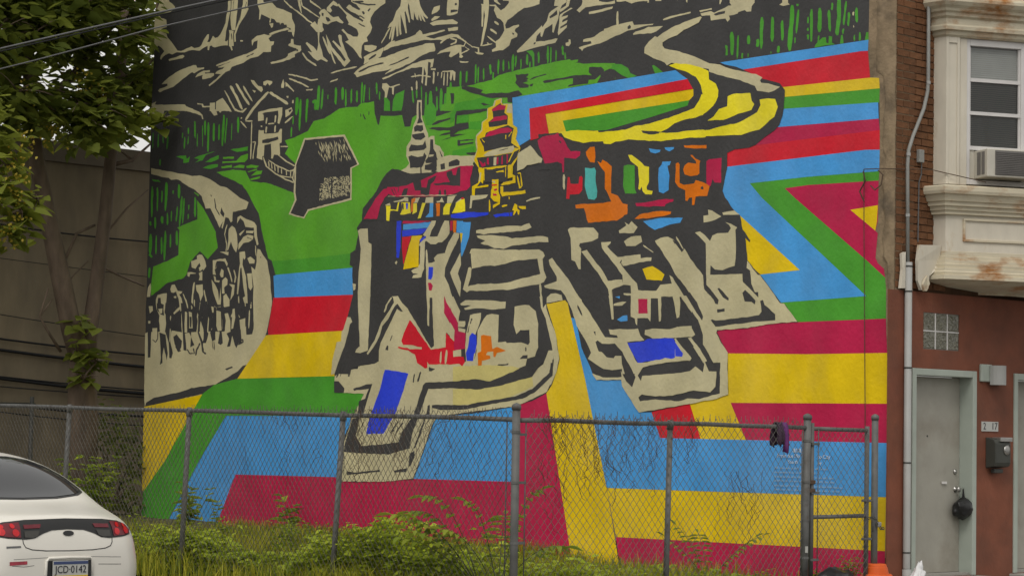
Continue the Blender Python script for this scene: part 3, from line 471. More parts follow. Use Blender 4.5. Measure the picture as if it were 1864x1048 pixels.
g2 4322 2917 4325 2897 4324 2861 4326 2824 4320 2803 4313 2802 4308 2823 4311 2859 4310 2896 4315 2917
g2 4266 2912 4270 2896 4271 2867 4271 2839 4268 2822 4258 2821 4251 2836 4254 2866 4253 2894 4256 2911
g2 4213 2897 4216 2884 4216 2861 4215 2837 4210 2823 4202 2822 4197 2835 4200 2859 4200 2882 4204 2896
g3 4652 2856 4640 2853 4627 2856 4613 2859 4627 2868 4629 2862 4636 2844 4635 2824 4629 2813 4613 2810 4601 2819 4600 2838 4601 2858 4598 2873 4628 2879 4640 2874 4655 2871 4659 2866
g2 4163 2946 4168 2920 4168 2874 4168 2829 4166 2803 4156 2802 4153 2827 4149 2872 4148 2918 4154 2944
g2 4136 2926 4141 2907 4142 2870 4147 2835 4143 2814 4135 2813 4130 2833 4128 2869 4126 2905 4129 2925
g2 4088 2902 4089 2887 4088 2862 4088 2836 4085 2822 4081 2821 4079 2835 4080 2861 4081 2887 4084 2901
g2 4023 2928 4026 2915 4024 2892 4021 2868 4017 2855 4009 2854 4005 2867 4009 2891 4009 2914 4015 2928
g2 3989 2869 3993 2860 3992 2843 3990 2826 3988 2816 3981 2815 3978 2825 3980 2842 3979 2858 3983 2868
g3 3942 2825 3916 2826 3886 2797 3879 2737 3939 2742
g2 3832 2838 3788 2847 3749 2856 3757 2798 3774 2728 3864 2736 3856 2801
g2 3679 2846 3679 2832 3676 2806 3672 2781 3666 2767 3658 2766 3657 2780 3662 2806 3664 2831 3671 2845
g2 3639 2845 3643 2836 3641 2820 3640 2803 3637 2793 3631 2793 3626 2802 3628 2818 3628 2835 3632 2845
g2 3595 2867 3596 2852 3595 2825 3591 2798 3588 2782 3583 2782 3581 2797 3584 2824 3587 2851 3590 2867
g4 3552 2824 3555 2804 3556 2767 3554 2729 3548 2708 3540 2707 3535 2727 3539 2765 3538 2802 3543 2823
g4 3512 2827 3520 2806 3519 2767 3521 2728 3513 2705 3498 2703 3487 2724 3488 2763 3491 2803 3497 2825
g2 3456 2847 3458 2843 3457 2834 3459 2826 3455 2821 3448 2821 3444 2825 3444 2833 3447 2842 3449 2847
g2 3415 2834 3420 2809 3421 2765 3421 2721 3413 2696 3401 2695 3396 2719 3395 2763 3396 2807 3403 2832
g4 3449 2789 3452 2773 3451 2744 3452 2715 3446 2699 3440 2698 3435 2714 3438 2743 3439 2772 3442 2788
g2 3377 2801 3382 2782 3383 2748 3382 2713 3376 2692 3362 2691 3355 2710 3355 2745 3356 2780 3363 2800
g2 3330 2864 3336 2845 3336 2809 3337 2773 3334 2753 3324 2751 3316 2771 3316 2806 3315 2842 3319 2863
g2 3243 2916 3246 2901 3247 2875 3247 2848 3243 2833 3235 2832 3233 2847 3232 2873 3231 2899 3236 2915
G4 4408 2784 4314 2799 4200 2792 4170 2810 4037 2811 4030 2751
#hill
G3 3293 2832 3186 2824 3057 2834 2956 2840 2903 2862 2813 2872 2654 2881 2514 2888 2428 2894 2309 2897 2300 2887 2266 2886 2241 2887 2245 2875 2266 2871 2198 2858 2090 2850 1949 2835 1947 2737 2171 2735 2510 2725 2694 2721 2782 2717 2780 2640 3408 2695 3404 2733 3361 2739 3360 2835
g4 3267 2721 3137 2734 3018 2748 2926 2724 2924 2652 3303 2686
k5 3228 2825 3186 2827 3093 2806 3037 2785 3055 2774 3009 2763 2909 2757 2810 2751 2730 2756 2694 2727 2773 2716 2781 2686 2822 2693 2823 2724 2953 2730 3045 2754 3157 2787 3223 2812
k4 2759 2851 2648 2846 2648 2837 2666 2826 2648 2818 2665 2811 2647 2803 2696 2795 2642 2781 2646 2766 2721 2770 2758 2805 2749 2822
k4 2639 2808 2600 2823 2504 2832 2495 2825 2565 2819 2625 2807
k4 2638 2781 2607 2784 2616 2769 2638 2771
k4 2529 2788 2512 2793 2383 2795 2290 2798 2189 2794 2130 2785 2156 2806 2152 2835 2057 2825 2027 2799 2015 2809 1948 2805 1946 2719 2088 2739 2060 2772 2064 2781 2105 2759 2155 2761 2162 2740 2322 2738 2314 2749 2280 2752 2281 2782 2383 2783 2512 2777
k5 3053 2708 3035 2712 2971 2694 2980 2689 3034 2693
#grass
g4 3241 2922 3244 2903 3242 2868 3244 2834 3239 2814 3232 2813 3229 2832 3228 2866 3229 2901 3233 2921
g2 3185 2916 3190 2904 3190 2882 3193 2860 3190 2847 3183 2846 3177 2858 3175 2880 3175 2902 3177 2915
g2 3107 2949 3111 2929 3112 2893 3111 2857 3109 2836 3100 2835 3097 2855 3094 2891 3096 2928 3099 2948
g2 3083 2931 3088 2915 3086 2884 3087 2854 3086 2837 3079 2836 3075 2852 3074 2883 3074 2913 3076 2930
g2 3036 2917 3041 2904 3040 2881 3040 2858 3037 2845 3031 2844 3026 2856 3028 2880 3027 2903 3030 2916
g2 2983 2936 2988 2925 2982 2905 2980 2884 2975 2873 2967 2872 2962 2883 2967 2904 2967 2924 2975 2936
g4 2952 2886 2955 2879 2956 2865 2956 2851 2952 2842 2946 2842 2942 2849 2943 2863 2941 2877 2945 2885
g2 2911 2957 2914 2942 2915 2914 2915 2886 2911 2870 2903 2869 2901 2884 2898 2912 2898 2940 2903 2956
g2 2865 2952 2871 2941 2871 2919 2871 2897 2866 2884 2859 2883 2854 2895 2856 2917 2855 2939 2858 2951
g2 2822 2938 2824 2929 2822 2913 2821 2897 2816 2888 2811 2888 2808 2896 2810 2913 2813 2929 2817 2938
g2 2785 2975 2792 2958 2794 2927 2793 2895 2790 2876 2780 2875 2774 2892 2773 2924 2772 2955 2775 2974
g2 2758 2963 2763 2952 2763 2931 2766 2911 2763 2898 2757 2897 2753 2909 2751 2929 2749 2950 2752 2962
g2 2716 2940 2720 2929 2720 2909 2720 2889 2718 2878 2712 2877 2710 2888 2707 2908 2707 2927 2709 2939
g2 2665 2962 2669 2952 2671 2932 2672 2912 2666 2901 2657 2899 2651 2910 2652 2930 2652 2949 2656 2961
g4 2669 2981 2621 2982 2603 2962 2601 2881 2614 2883 2620 2942
g4 2640 2916 2645 2910 2644 2898 2644 2886 2641 2879 2635 2879 2632 2885 2630 2897 2630 2908 2634 2916
g2 2570 2967 2575 2956 2574 2934 2573 2912 2569 2900 2561 2899 2557 2911 2557 2932 2559 2954 2563 2966
g4 2493 2993 2497 2974 2499 2941 2496 2908 2493 2889 2484 2888 2481 2906 2481 2939 2481 2973 2485 2992
g4 2468 2981 2471 2965 2472 2935 2473 2906 2470 2889 2464 2889 2460 2905 2458 2934 2460 2963 2462 2980
g2 2425 2961 2429 2950 2428 2929 2429 2909 2426 2897 2420 2896 2418 2908 2417 2928 2418 2949 2420 2960
g2 2376 2980 2379 2970 2375 2952 2374 2934 2369 2924 2361 2924 2357 2933 2361 2951 2362 2969 2368 2979
g2 2351 2938 2353 2931 2353 2918 2353 2905 2350 2898 2345 2898 2341 2904 2343 2917 2344 2930 2345 2937
#hill
g5 2034 2835 1969 2834 1904 2825 1847 2798 1830 2767 1781 2747 1833 2737 1894 2762 1952 2797 1985 2809 2034 2799
G6 2034 2835 1965 2837 1977 2811 2034 2799
g2 1667 2791 1652 2794 1584 2748 1639 2742
#grass
g2 1094 2913 1101 2892 1097 2852 1096 2813 1089 2791 1077 2790 1073 2811 1070 2850 1074 2889 1081 2912
g2 1046 2891 1051 2869 1052 2828 1055 2788 1051 2765 1045 2764 1040 2786 1040 2826 1038 2867 1039 2890
g2 1134 2850 1116 2842 1115 2791 1130 2792 1127 2826 1134 2833
g2 1015 2792 1020 2788 1019 2778 1021 2770 1018 2764 1012 2763 1008 2767 1007 2776 1005 2785 1009 2791
g2 974 2787 975 2783 975 2776 975 2769 973 2765 970 2764 968 2768 967 2775 968 2782 970 2787
g2 975 2883 980 2875 981 2860 981 2844 976 2835 966 2834 960 2841 958 2857 960 2872 964 2881
g2 911 2856 918 2850 916 2836 918 2823 914 2814 903 2813 896 2819 893 2832 896 2846 900 2854
g2 884 2970 891 2941 893 2888 891 2834 887 2803 876 2802 872 2831 871 2885 867 2938 873 2969
g2 812 2962 817 2939 818 2897 820 2855 814 2831 803 2830 795 2852 795 2894 797 2936 801 2960
g2 745 2937 752 2919 750 2885 747 2851 743 2831 733 2830 729 2849 731 2883 732 2917 735 2936
g2 816 2779 818 2777 819 2774 819 2770 817 2768 814 2767 812 2769 811 2772 812 2776 813 2778
g2 769 2804 772 2798 775 2787 774 2775 769 2768 760 2767 756 2773 755 2784 755 2796 760 2803
g2 681 3010 687 2991 688 2956 691 2921 693 2901 698 2878 700 2837 702 2796 693 2771 680 2769 675 2792 667 2832 669 2874 667 2897 664 2916 661 2951 661 2987 668 3008
g2 642 3010 645 3009 645 3005 645 3002 642 2999 634 2998 631 3000 631 3003 629 3007 634 3009
g2 635 2979 642 2958 646 2919 650 2880 648 2857 641 2856 635 2877 630 2916 628 2956 628 2978
g2 654 2836 657 2831 657 2821 658 2811 656 2805 652 2805 649 2810 650 2820 648 2829 650 2835
g2 569 2933 572 2927 574 2917 573 2906 571 2900 565 2899 563 2905 561 2915 562 2926 564 2932
g2 571 2875 573 2873 574 2868 574 2862 570 2859 565 2858 561 2861 563 2866 562 2871 565 2875
g2 569 2842 574 2838 571 2829 571 2820 569 2815 563 2814 560 2819 559 2827 560 2836 563 2842
g2 550 2972 555 2942 555 2887 553 2833 550 2802 540 2801 537 2831 535 2885 536 2939 540 2970
g2 495 2971 503 2949 501 2908 504 2869 497 2845 486 2844 479 2865 479 2906 477 2945 484 2969
g2 436 2952 441 2933 435 2898 432 2862 428 2842 418 2842 415 2861 419 2896 418 2931 426 2951
g2 411 2988 415 2981 415 2969 417 2957 414 2950 407 2949 404 2955 403 2967 401 2979 405 2986
g2 371 3113 377 2982 379 2951 377 2920 378 2903 383 2888 382 2860 388 2833 382 2816 370 2814 363 2828 361 2856 355 2883 354 2898 351 2916 352 2947 354 2979 359 3111
g2 323 2988 330 2966 333 2927 340 2888 338 2865 332 2864 326 2885 322 2925 316 2964 316 2986
g2 306 2926 309 2914 309 2891 311 2869 308 2856 301 2855 297 2867 296 2889 293 2911 298 2925
g2 339 2846 343 2842 345 2834 345 2825 343 2820 337 2818 334 2823 331 2831 329 2839 333 2845
g2 256 2944 261 2930 260 2905 258 2880 253 2866 245 2865 243 2879 243 2904 243 2929 248 2943
g2 499 2829 501 2821 503 2805 503 2789 502 2780 496 2779 494 2788 493 2803 490 2819 493 2828
g3 525 2769 518 2782 470 2815 450 2813 446 2785 432 2781 429 2816 409 2813 409 2781 388 2770
g2 358 2770 351 2815 338 2813 334 2770
g2 266 2805 269 2800 270 2790 270 2780 268 2773 263 2773 260 2778 260 2788 260 2799 261 2805
g2 234 2815 237 2807 238 2793 239 2778 235 2770 228 2769 225 2777 224 2791 225 2806 227 2814
g2 200 2766 191 2810 175 2808 175 2763
#grass
g2 6428 2431 6435 2393 6433 2324 6430 2256 6424 2217 6413 2216 6407 2254 6410 2323 6410 2391 6417 2430
g2 6359 2412 6363 2384 6363 2335 6364 2285 6358 2257 6349 2257 6344 2284 6345 2333 6345 2383 6350 2411
g2 6305 2386 6309 2373 6312 2350 6312 2327 6308 2313 6298 2312 6293 2325 6292 2348 6292 2372 6295 2385
g2 6259 2420 6266 2390 6267 2336 6268 2283 6263 2252 6250 2251 6243 2281 6238 2334 6240 2388 6245 2419
g2 6109 2410 6117 2396 6113 2370 6115 2345 6106 2330 6092 2329 6088 2343 6084 2368 6086 2394 6096 2409
g2 6068 2342 6080 2306 6084 2238 6091 2172 6089 2133 6078 2132 6070 2169 6059 2236 6054 2303 6057 2341
g2 6042 2326 6049 2295 6053 2240 6055 2185 6053 2153 6043 2152 6036 2183 6031 2238 6029 2294 6032 2325
g2 6119 2273 6124 2255 6127 2223 6131 2190 6127 2172 6118 2171 6114 2189 6109 2221 6108 2253 6110 2272
g2 6185 2247 6190 2235 6189 2211 6189 2188 6186 2175 6178 2174 6176 2187 6174 2210 6174 2233 6178 2247
g2 6236 2236 6239 2221 6237 2194 6239 2167 6232 2152 6222 2151 6217 2166 6218 2193 6222 2220 6226 2235
g2 6300 2217 6307 2208 6309 2192 6305 2176 6298 2166 6282 2165 6275 2174 6277 2190 6275 2207 6284 2216
g2 6380 2214 6387 2200 6386 2175 6386 2149 6378 2134 6367 2133 6362 2147 6359 2173 6364 2199 6368 2214
g2 5915 2325 5919 2301 5920 2257 5920 2214 5911 2188 5900 2188 5893 2212 5897 2256 5895 2299 5904 2325
g2 5984 2279 5988 2273 5988 2261 5988 2250 5985 2243 5977 2243 5973 2249 5975 2260 5973 2272 5976 2279
g2 5987 2215 5993 2209 5992 2197 5993 2185 5991 2179 5984 2178 5979 2184 5979 2195 5977 2207 5980 2214
g2 6256 2113 6262 2076 6267 2011 6266 1946 6259 1909 6247 1908 6239 1944 6237 2009 6235 2075 6244 2112
g2 6360 2089 6366 2065 6365 2023 6365 1981 6360 1957 6351 1956 6347 1980 6348 2022 6347 2064 6351 2088
g2 6297 2071 6303 2050 6298 2013 6298 1975 6294 1954 6284 1953 6277 1974 6279 2012 6283 2049 6287 2070
g2 6120 2106 6126 2088 6126 2055 6125 2023 6115 2004 6102 2003 6094 2021 6098 2054 6100 2086 6106 2105
g2 6434 2100 6442 2075 6442 2030 6443 1986 6433 1960 6417 1959 6408 1984 6405 2028 6407 2073 6417 2099
g2 6191 2088 6196 2071 6195 2041 6195 2010 6190 1993 6181 1993 6176 2009 6175 2039 6178 2070 6182 2087
g3 6442 1958 6440 1951 6428 1943 6416 1935 6403 1934 6394 1939 6398 1945 6409 1953 6420 1962 6433 1963
g2 6442 2188 6449 2182 6442 2173 6442 2163 6434 2158 6422 2158 6416 2164 6420 2173 6419 2183 6430 2188
g2 6432 1865 6437 1852 6441 1829 6443 1805 6435 1791 6424 1791 6418 1804 6416 1827 6414 1850 6421 1864
#grass
g2 5944 2849 5945 2829 5942 2791 5941 2754 5932 2733 5923 2732 5921 2753 5924 2790 5926 2827 5934 2849
g2 5823 2843 5830 2825 5827 2793 5825 2760 5819 2742 5808 2741 5805 2759 5806 2791 5807 2823 5812 2842
g2 5784 2829 5791 2793 5788 2728 5789 2664 5782 2627 5770 2626 5765 2662 5767 2726 5763 2790 5772 2827
g2 5849 2812 5851 2787 5849 2740 5845 2694 5843 2668 5838 2668 5837 2693 5838 2740 5840 2786 5844 2812
g2 5722 2816 5728 2795 5726 2756 5728 2717 5722 2695 5709 2693 5702 2714 5704 2754 5704 2792 5708 2815
g2 5660 2804 5666 2785 5666 2751 5667 2717 5661 2697 5652 2696 5646 2715 5645 2749 5647 2783 5650 2803
g2 5611 2864 5617 2827 5624 2760 5627 2693 5622 2655 5609 2653 5603 2690 5596 2757 5594 2824 5598 2862
g2 5575 2839 5581 2809 5586 2755 5592 2701 5589 2670 5580 2669 5574 2699 5571 2753 5563 2807 5566 2838
g2 5517 2799 5520 2779 5519 2742 5519 2706 5518 2685 5512 2685 5510 2705 5509 2741 5508 2777 5511 2798
g2 5451 2836 5457 2817 5453 2783 5452 2749 5447 2729 5435 2728 5432 2747 5429 2781 5433 2815 5440 2834
g2 6055 2750 6058 2736 6060 2711 6060 2685 6057 2670 6049 2669 6043 2683 6044 2709 6041 2734 6046 2749
g2 6015 2812 6017 2804 6018 2790 6017 2776 6013 2768 6004 2767 6000 2775 6000 2789 6002 2803 6006 2811
g2 6011 2754 6014 2744 6014 2725 6018 2707 6014 2696 6008 2695 6003 2705 6003 2724 6002 2742 6005 2753
g2 6368 2797 6373 2781 6374 2750 6376 2720 6370 2702 6361 2701 6354 2717 6357 2748 6357 2779 6359 2796
g2 6309 2778 6313 2769 6313 2752 6312 2736 6307 2726 6301 2726 6298 2735 6299 2751 6300 2768 6303 2777
g2 6257 2774 6260 2757 6262 2726 6265 2696 6262 2679 6253 2678 6250 2694 6245 2724 6242 2755 6248 2773
g2 6431 2810 6433 2790 6435 2755 6436 2719 6432 2699 6426 2698 6423 2718 6423 2754 6421 2789 6425 2809
g2 6080 2781 6082 2775 6082 2763 6083 2752 6080 2745 6074 2744 6072 2750 6070 2762 6071 2774 6073 2780
g2 5908 2760 5910 2744 5908 2716 5908 2689 5904 2673 5898 2672 5894 2688 5897 2715 5896 2743 5902 2759
g4 4824 2908 4829 2888 4832 2852 4832 2816 4825 2795 4812 2794 4805 2813 4805 2849 4805 2886 4810 2907
g4 4784 2894 4791 2858 4789 2792 4792 2726 4787 2689 4776 2688 4771 2724 4768 2790 4768 2855 4773 2893
g4 4718 2888 4721 2861 4721 2813 4722 2765 4717 2738 4708 2737 4703 2763 4702 2811 4705 2860 4708 2887
g2 4854 2791 4858 2781 4858 2763 4860 2746 4855 2736 4849 2735 4844 2744 4844 2762 4845 2780 4848 2790
g2 4868 2720 4872 2708 4875 2688 4874 2667 4871 2655 4864 2654 4860 2665 4860 2686 4857 2707 4861 2719
g2 6341 2618 6345 2611 6346 2597 6345 2582 6339 2574 6329 2573 6326 2581 6325 2595 6325 2609 6331 2618
g3 6109 2427 6112 2411 6114 2384 6113 2356 6105 2339 6093 2339 6090 2354 6089 2382 6087 2410 6097 2426
g3 6261 2451 6266 2433 6268 2400 6266 2368 6253 2348 6237 2348 6233 2366 6233 2399 6234 2431 6245 2450
g3 6420 2418 6426 2408 6422 2388 6421 2370 6417 2359 6408 2358 6405 2369 6405 2387 6407 2406 6411 2417
g3 6364 2421 6369 2410 6367 2389 6368 2368 6360 2355 6350 2355 6345 2366 6345 2387 6348 2409 6354 2421
g3 6305 2396 6310 2388 6309 2374 6308 2360 6303 2352 6294 2351 6292 2359 6292 2373 6292 2387 6296 2395
g2 6173 2387 6176 2384 6177 2377 6175 2369 6172 2365 6165 2365 6161 2369 6162 2376 6160 2383 6166 2387
#cottage
c3 6061 2976 6042 2960 5967 2935 5887 2909 5850 2885 5839 2855 5851 2856 5862 2882 5960 2909 6059 2936 6171 2957 6182 2921 6268 2895 6287 2908 6219 2917 6196 2951 6296 2968 6313 2921 6453 2930 6455 2989 6184 2972
c3 5767 2913 5698 2911 5679 2870 5717 2869 5748 2897
c3 5637 2945 5578 2939 5517 2877 5541 2879 5589 2919 5576 2893 5600 2895 5619 2921 5641 2881 5659 2886 5672 2919
c3 5486 2893 5484 2888 5475 2881 5464 2877 5456 2872 5445 2870 5428 2865 5411 2864 5397 2861 5385 2865 5371 2872 5358 2879 5352 2885 5358 2889 5369 2888 5385 2882 5400 2876 5403 2872 5409 2873 5425 2876 5442 2881 5449 2882 5453 2883 5461 2890 5472 2895 5480 2897
c2 5124 2977 5148 2972 5179 2954 5209 2935 5229 2926 5241 2917 5265 2902 5289 2886 5302 2876 5316 2865 5340 2845 5362 2824 5369 2809 5358 2804 5340 2814 5317 2834 5292 2853 5281 2865 5267 2873 5245 2890 5221 2905 5210 2914 5191 2923 5158 2939 5129 2959 5115 2971
c2 5112 2966 5097 2956 5069 2941 5039 2928 5024 2919 5004 2910 4971 2893 4937 2876 4913 2871 4906 2878 4920 2892 4954 2908 4991 2923 5009 2933 5025 2941 5055 2954 5083 2970 5104 2973
c2 5363 2799 5348 2796 5322 2793 5297 2791 5282 2792 5282 2796 5297 2800 5323 2801 5349 2803 5363 2803
c2 5296 2791 5299 2766 5299 2722 5301 2679 5299 2654 5301 2634 5302 2598 5302 2562 5300 2542 5294 2541 5289 2561 5289 2597 5288 2633 5288 2653 5289 2678 5288 2721 5287 2765 5291 2790
c2 5227 2848 5115 2859 4969 2859 4967 2807 4993 2751 5015 2756 5006 2811 5013 2842 5137 2840 5170 2839 5163 2790 5225 2791
k3 5182 2837 5159 2835 5164 2821
c2 5133 2805 5137 2798 5142 2785 5144 2772 5142 2764 5136 2762 5132 2769 5127 2782 5125 2795 5126 2803
c2 5038 2814 5046 2806 5047 2791 5050 2775 5048 2766 5040 2765 5033 2772 5031 2788 5028 2803 5031 2812
c2 5116 2759 5104 2757 5082 2757 5061 2755 5049 2757 5049 2761 5062 2763 5084 2765 5105 2764 5117 2763
c2 5137 2746 5141 2739 5143 2726 5144 2712 5141 2704 5133 2703 5129 2710 5127 2723 5125 2737 5129 2745
c2 5041 2745 5046 2737 5049 2723 5050 2709 5047 2700 5039 2699 5033 2706 5033 2721 5030 2735 5033 2743
c2 5217 2728 5160 2723 5159 2699 5007 2693 4986 2719 4964 2714 4966 2628 4988 2622 4979 2546 5046 2551 5057 2527 5074 2528 5078 2629 5150 2625 5153 2552 5170 2553 5169 2525 5232 2544 5219 2641
k3 5174 2658 5006 2669 5000 2651 5106 2635 5174 2640
c2 5282 2651 5275 2648 5264 2649 5253 2649 5254 2653 5257 2644 5260 2625 5265 2606 5268 2596 5270 2586 5273 2568 5277 2551 5275 2540 5269 2539 5264 2549 5262 2566 5260 2584 5257 2594 5255 2604 5250 2623 5244 2642 5242 2653 5255 2657 5266 2657 5277 2657 5283 2654
c2 4976 2599 4962 2596 4937 2593 4912 2591 4898 2591 4898 2595 4912 2599 4937 2602 4962 2603 4976 2603
c2 5004 2546 4986 2535 4954 2517 4922 2498 4903 2488 4888 2483 4863 2474 4838 2464 4823 2460 4820 2464 4833 2471 4858 2480 4882 2490 4896 2495 4914 2505 4946 2523 4978 2541 5000 2549
c2 5162 2545 5158 2533 5147 2512 5136 2491 5127 2478 5107 2467 5075 2449 5041 2432 5023 2421 5004 2413 4971 2401 4940 2386 4920 2379 4903 2373 4872 2365 4842 2355 4824 2351 4822 2354 4838 2361 4867 2372 4898 2381 4915 2386 4933 2393 4966 2406 4997 2421 5016 2427 5034 2437 5065 2456 5100 2473 5117 2482 5122 2493 5133 2514 5147 2534 5155 2546
c2 5103 2519 5088 2509 5060 2494 5031 2480 5013 2472 4988 2463 4945 2450 4902 2435 4877 2428 4863 2428 4846 2430 4828 2432 4820 2436 4822 2440 4833 2441 4850 2439 4868 2437 4874 2435 4897 2443 4940 2458 4983 2472 5007 2479 5023 2486 5051 2501 5081 2515 5099 2522
c2 5103 2513 5106 2506 5103 2492 5100 2479 5096 2471 5091 2471 5089 2478 5091 2492 5095 2505 5098 2513
c3 5072 2500 5073 2493 5071 2479 5067 2466 5064 2458 5059 2458 5057 2466 5060 2479 5063 2493 5067 2500
c3 5037 2484 5038 2477 5037 2463 5035 2450 5030 2442 5025 2442 5023 2450 5026 2463 5028 2476 5032 2484
c3 5003 2471 5005 2464 5002 2450 5000 2437 4996 2429 4991 2429 4990 2437 4992 2450 4994 2464 4998 2471
c3 4965 2456 4967 2449 4964 2437 4962 2425 4958 2418 4953 2418 4953 2425 4954 2437 4956 2449 4960 2456
c2 4911 2437 4915 2432 4913 2422 4913 2412 4910 2406 4905 2406 4902 2411 4903 2421 4904 2431 4906 2437
c2 4867 2427 4869 2422 4869 2412 4870 2402 4866 2396 4861 2396 4857 2401 4859 2411 4859 2421 4862 2427
c3 4997 2411 4969 2404 4919 2396 4869 2389 4841 2386 4841 2390 4868 2396 4918 2403 4968 2411 4996 2414
c4 4825 2452 4831 2441 4837 2419 4843 2398 4847 2385 4843 2378 4838 2369 4832 2360 4826 2355 4820 2356 4821 2362 4825 2371 4832 2380 4834 2384 4831 2395 4824 2417 4817 2438 4818 2451
c2 4935 2836 4870 2850 4858 2825 4890 2800 4933 2787
k3 4902 2833 4869 2837 4874 2823 4896 2818
c2 4935 2751 4917 2754 4891 2765 4867 2778 4854 2785 4859 2789 4876 2785 4901 2774 4927 2763 4940 2755
c2 5418 2803 5409 2793 5387 2776 5366 2760 5352 2752 5347 2754 5357 2764 5377 2781 5399 2797 5412 2805
c2 5416 2827 5418 2825 5415 2822 5411 2820 5407 2820 5401 2822 5400 2824 5401 2827 5404 2830 5409 2830
c2 5194 2757 5197 2755 5194 2751 5194 2748 5190 2746 5182 2746 5178 2748 5179 2752 5179 2755 5186 2757
#hut
c5 4730 2635 4320 2626 4167 2426 4241 2404 4235 2205 4667 2160 4710 2112 4871 2150 4812 2240 4825 2291 4820 2470
k6 4718 2623 4330 2615 4188 2429 4255 2410 4248 2216 4673 2171 4716 2123 4854 2156 4794 2239 4808 2290 4806 2465
c7 4407 2503 4402 2479 4391 2455 4397 2484
c7 4393 2540 4395 2519 4391 2497 4389 2523
c7 4383 2577 4375 2552 4361 2526 4371 2557
c7 4509 2597 4507 2584 4498 2571 4502 2587
c7 4303 2497 4292 2472 4275 2447 4289 2477
c7 4462 2565 4464 2552 4460 2539 4458 2554
c7 4546 2558 4547 2541 4543 2525 4541 2544
c7 4421 2589 4415 2573 4403 2557 4411 2577
c7 4350 2477 4351 2464 4346 2451 4345 2466
c7 4466 2594 4466 2579 4460 2563 4461 2582
c7 4426 2496 4430 2476 4427 2456 4423 2480
c7 4510 2519 4500 2495 4484 2472 4496 2501
c7 4476 2511 4471 2495 4460 2480 4467 2499
c7 4367 2555 4366 2542 4358 2529 4360 2545
c7 4369 2537 4361 2518 4346 2501 4357 2523
c7 4366 2483 4364 2471 4356 2459 4359 2474
c7 4584 2543 4574 2525 4559 2508 4571 2530
c7 4458 2591 4449 2573 4434 2556 4446 2577
c7 4449 2557 4448 2539 4441 2521 4443 2543
c8 4366 2543 4370 2528 4367 2512 4364 2530
c7 4517 2580 4509 2556 4495 2533 4505 2562
c7 4496 2581 4495 2564 4487 2547 4489 2568
c7 4551 2528 4554 2515 4550 2501 4547 2517
c7 4578 2579 4567 2558 4550 2537 4564 2563
c7 4543 2567 4536 2544 4523 2521 4532 2549
c7 4480 2564 4477 2547 4467 2530 4472 2551
c7 4515 2521 4516 2505 4512 2489 4510 2508
c7 4269 2492 4261 2473 4248 2455 4257 2478
c8 4506 2581 4500 2566 4488 2553 4496 2570
c7 4493 2502 4489 2490 4479 2480 4485 2494
c7 4550 2592 4539 2567 4522 2543 4536 2573
c7 4323 2501 4319 2487 4309 2474 4314 2491
c7 4315 2570 4317 2554 4312 2537 4311 2557
c7 4429 2560 4424 2545 4413 2531 4420 2549
c8 4416 2577 4416 2558 4410 2539 4410 2562
c7 4490 2550 4484 2529 4473 2509 4480 2534
c8 4378 2581 4369 2557 4354 2534 4365 2562
c7 4528 2590 4523 2567 4513 2544 4519 2572
c7 4300 2552 4293 2534 4279 2518 4289 2539
c7 4437 2536 4423 2513 4404 2491 4421 2518
c7 4459 2510 4461 2493 4457 2475 4455 2496
c8 4459 2593 4454 2570 4443 2547 4449 2575
c9 4454 2580 4445 2560 4430 2541 4442 2565
c7 4408 2528 4401 2507 4388 2487 4397 2512
c8 4531 2586 4533 2567 4529 2547 4527 2570
c7 4336 2556 4329 2541 4315 2527 4325 2545
c7 4341 2526 4338 2515 4329 2505 4333 2518
c9 4497 2571 4485 2549 4467 2528 4482 2554
c7 4282 2499 4275 2477 4263 2456 4271 2482
c10 4471 2544 4473 2527 4469 2510 4467 2530
c7 4490 2522 4481 2500 4465 2479 4477 2505
c8 4481 2570 4480 2553 4473 2536 4474 2557
c7 4330 2602 4325 2584 4314 2566 4321 2588
c7 4582 2605 4575 2582 4561 2560 4571 2587
c9 4540 2578 4525 2554 4505 2530 4523 2560
c8 4333 2569 4324 2550 4309 2532 4320 2555
c8 4413 2575 4407 2560 4395 2547 4403 2564
c9 4410 2567 4413 2555 4409 2543 4406 2557
c8 4507 2567 4499 2542 4485 2518 4495 2548
c7 4479 2579 4477 2562 4468 2545 4471 2565
c9 4499 2555 4499 2533 4493 2510 4493 2537
c7 4341 2542 4328 2521 4310 2502 4326 2527
c8 4341 2564 4327 2540 4308 2518 4325 2546
c10 4416 2571 4414 2548 4406 2525 4409 2552
c10 4439 2557 4436 2543 4428 2529 4431 2546
c11 4478 2550 4472 2531 4459 2513 4467 2536
c8 4504 2501 4494 2480 4479 2460 4491 2485
c7 4353 2561 4346 2538 4332 2517 4342 2543
c7 4534 2499 4524 2481 4507 2464 4521 2486
c10 4532 2568 4533 2554 4527 2540 4527 2556
c8 4559 2601 4549 2579 4533 2558 4545 2584
c12 4460 2548 4463 2522 4460 2495 4457 2527
c7 4372 2605 4364 2586 4350 2567 4360 2590
c8 4569 2581 4561 2556 4547 2533 4557 2562
c8 4346 2502 4348 2479 4344 2455 4342 2483
c7 4427 2547 4418 2524 4402 2503 4414 2529
c8 4580 2544 4577 2531 4568 2519 4572 2534
c9 4375 2568 4375 2547 4370 2526 4370 2551
c9 4315 2536 4311 2519 4301 2502 4306 2523
c7 4609 2603 4608 2591 4602 2579 4603 2594
c13 4482 2532 4470 2508 4452 2486 4467 2514
c9 4429 2604 4416 2580 4398 2557 4414 2586
c13 4477 2538 4468 2515 4454 2493 4464 2520
c9 4334 2555 4330 2541 4320 2527 4326 2544
c9 4323 2569 4321 2554 4314 2539 4316 2557
c10 4347 2569 4334 2548 4317 2528 4332 2553
c7 4301 2492 4300 2473 4292 2455 4294 2477
c8 4283 2485 4275 2471 4262 2457 4272 2475
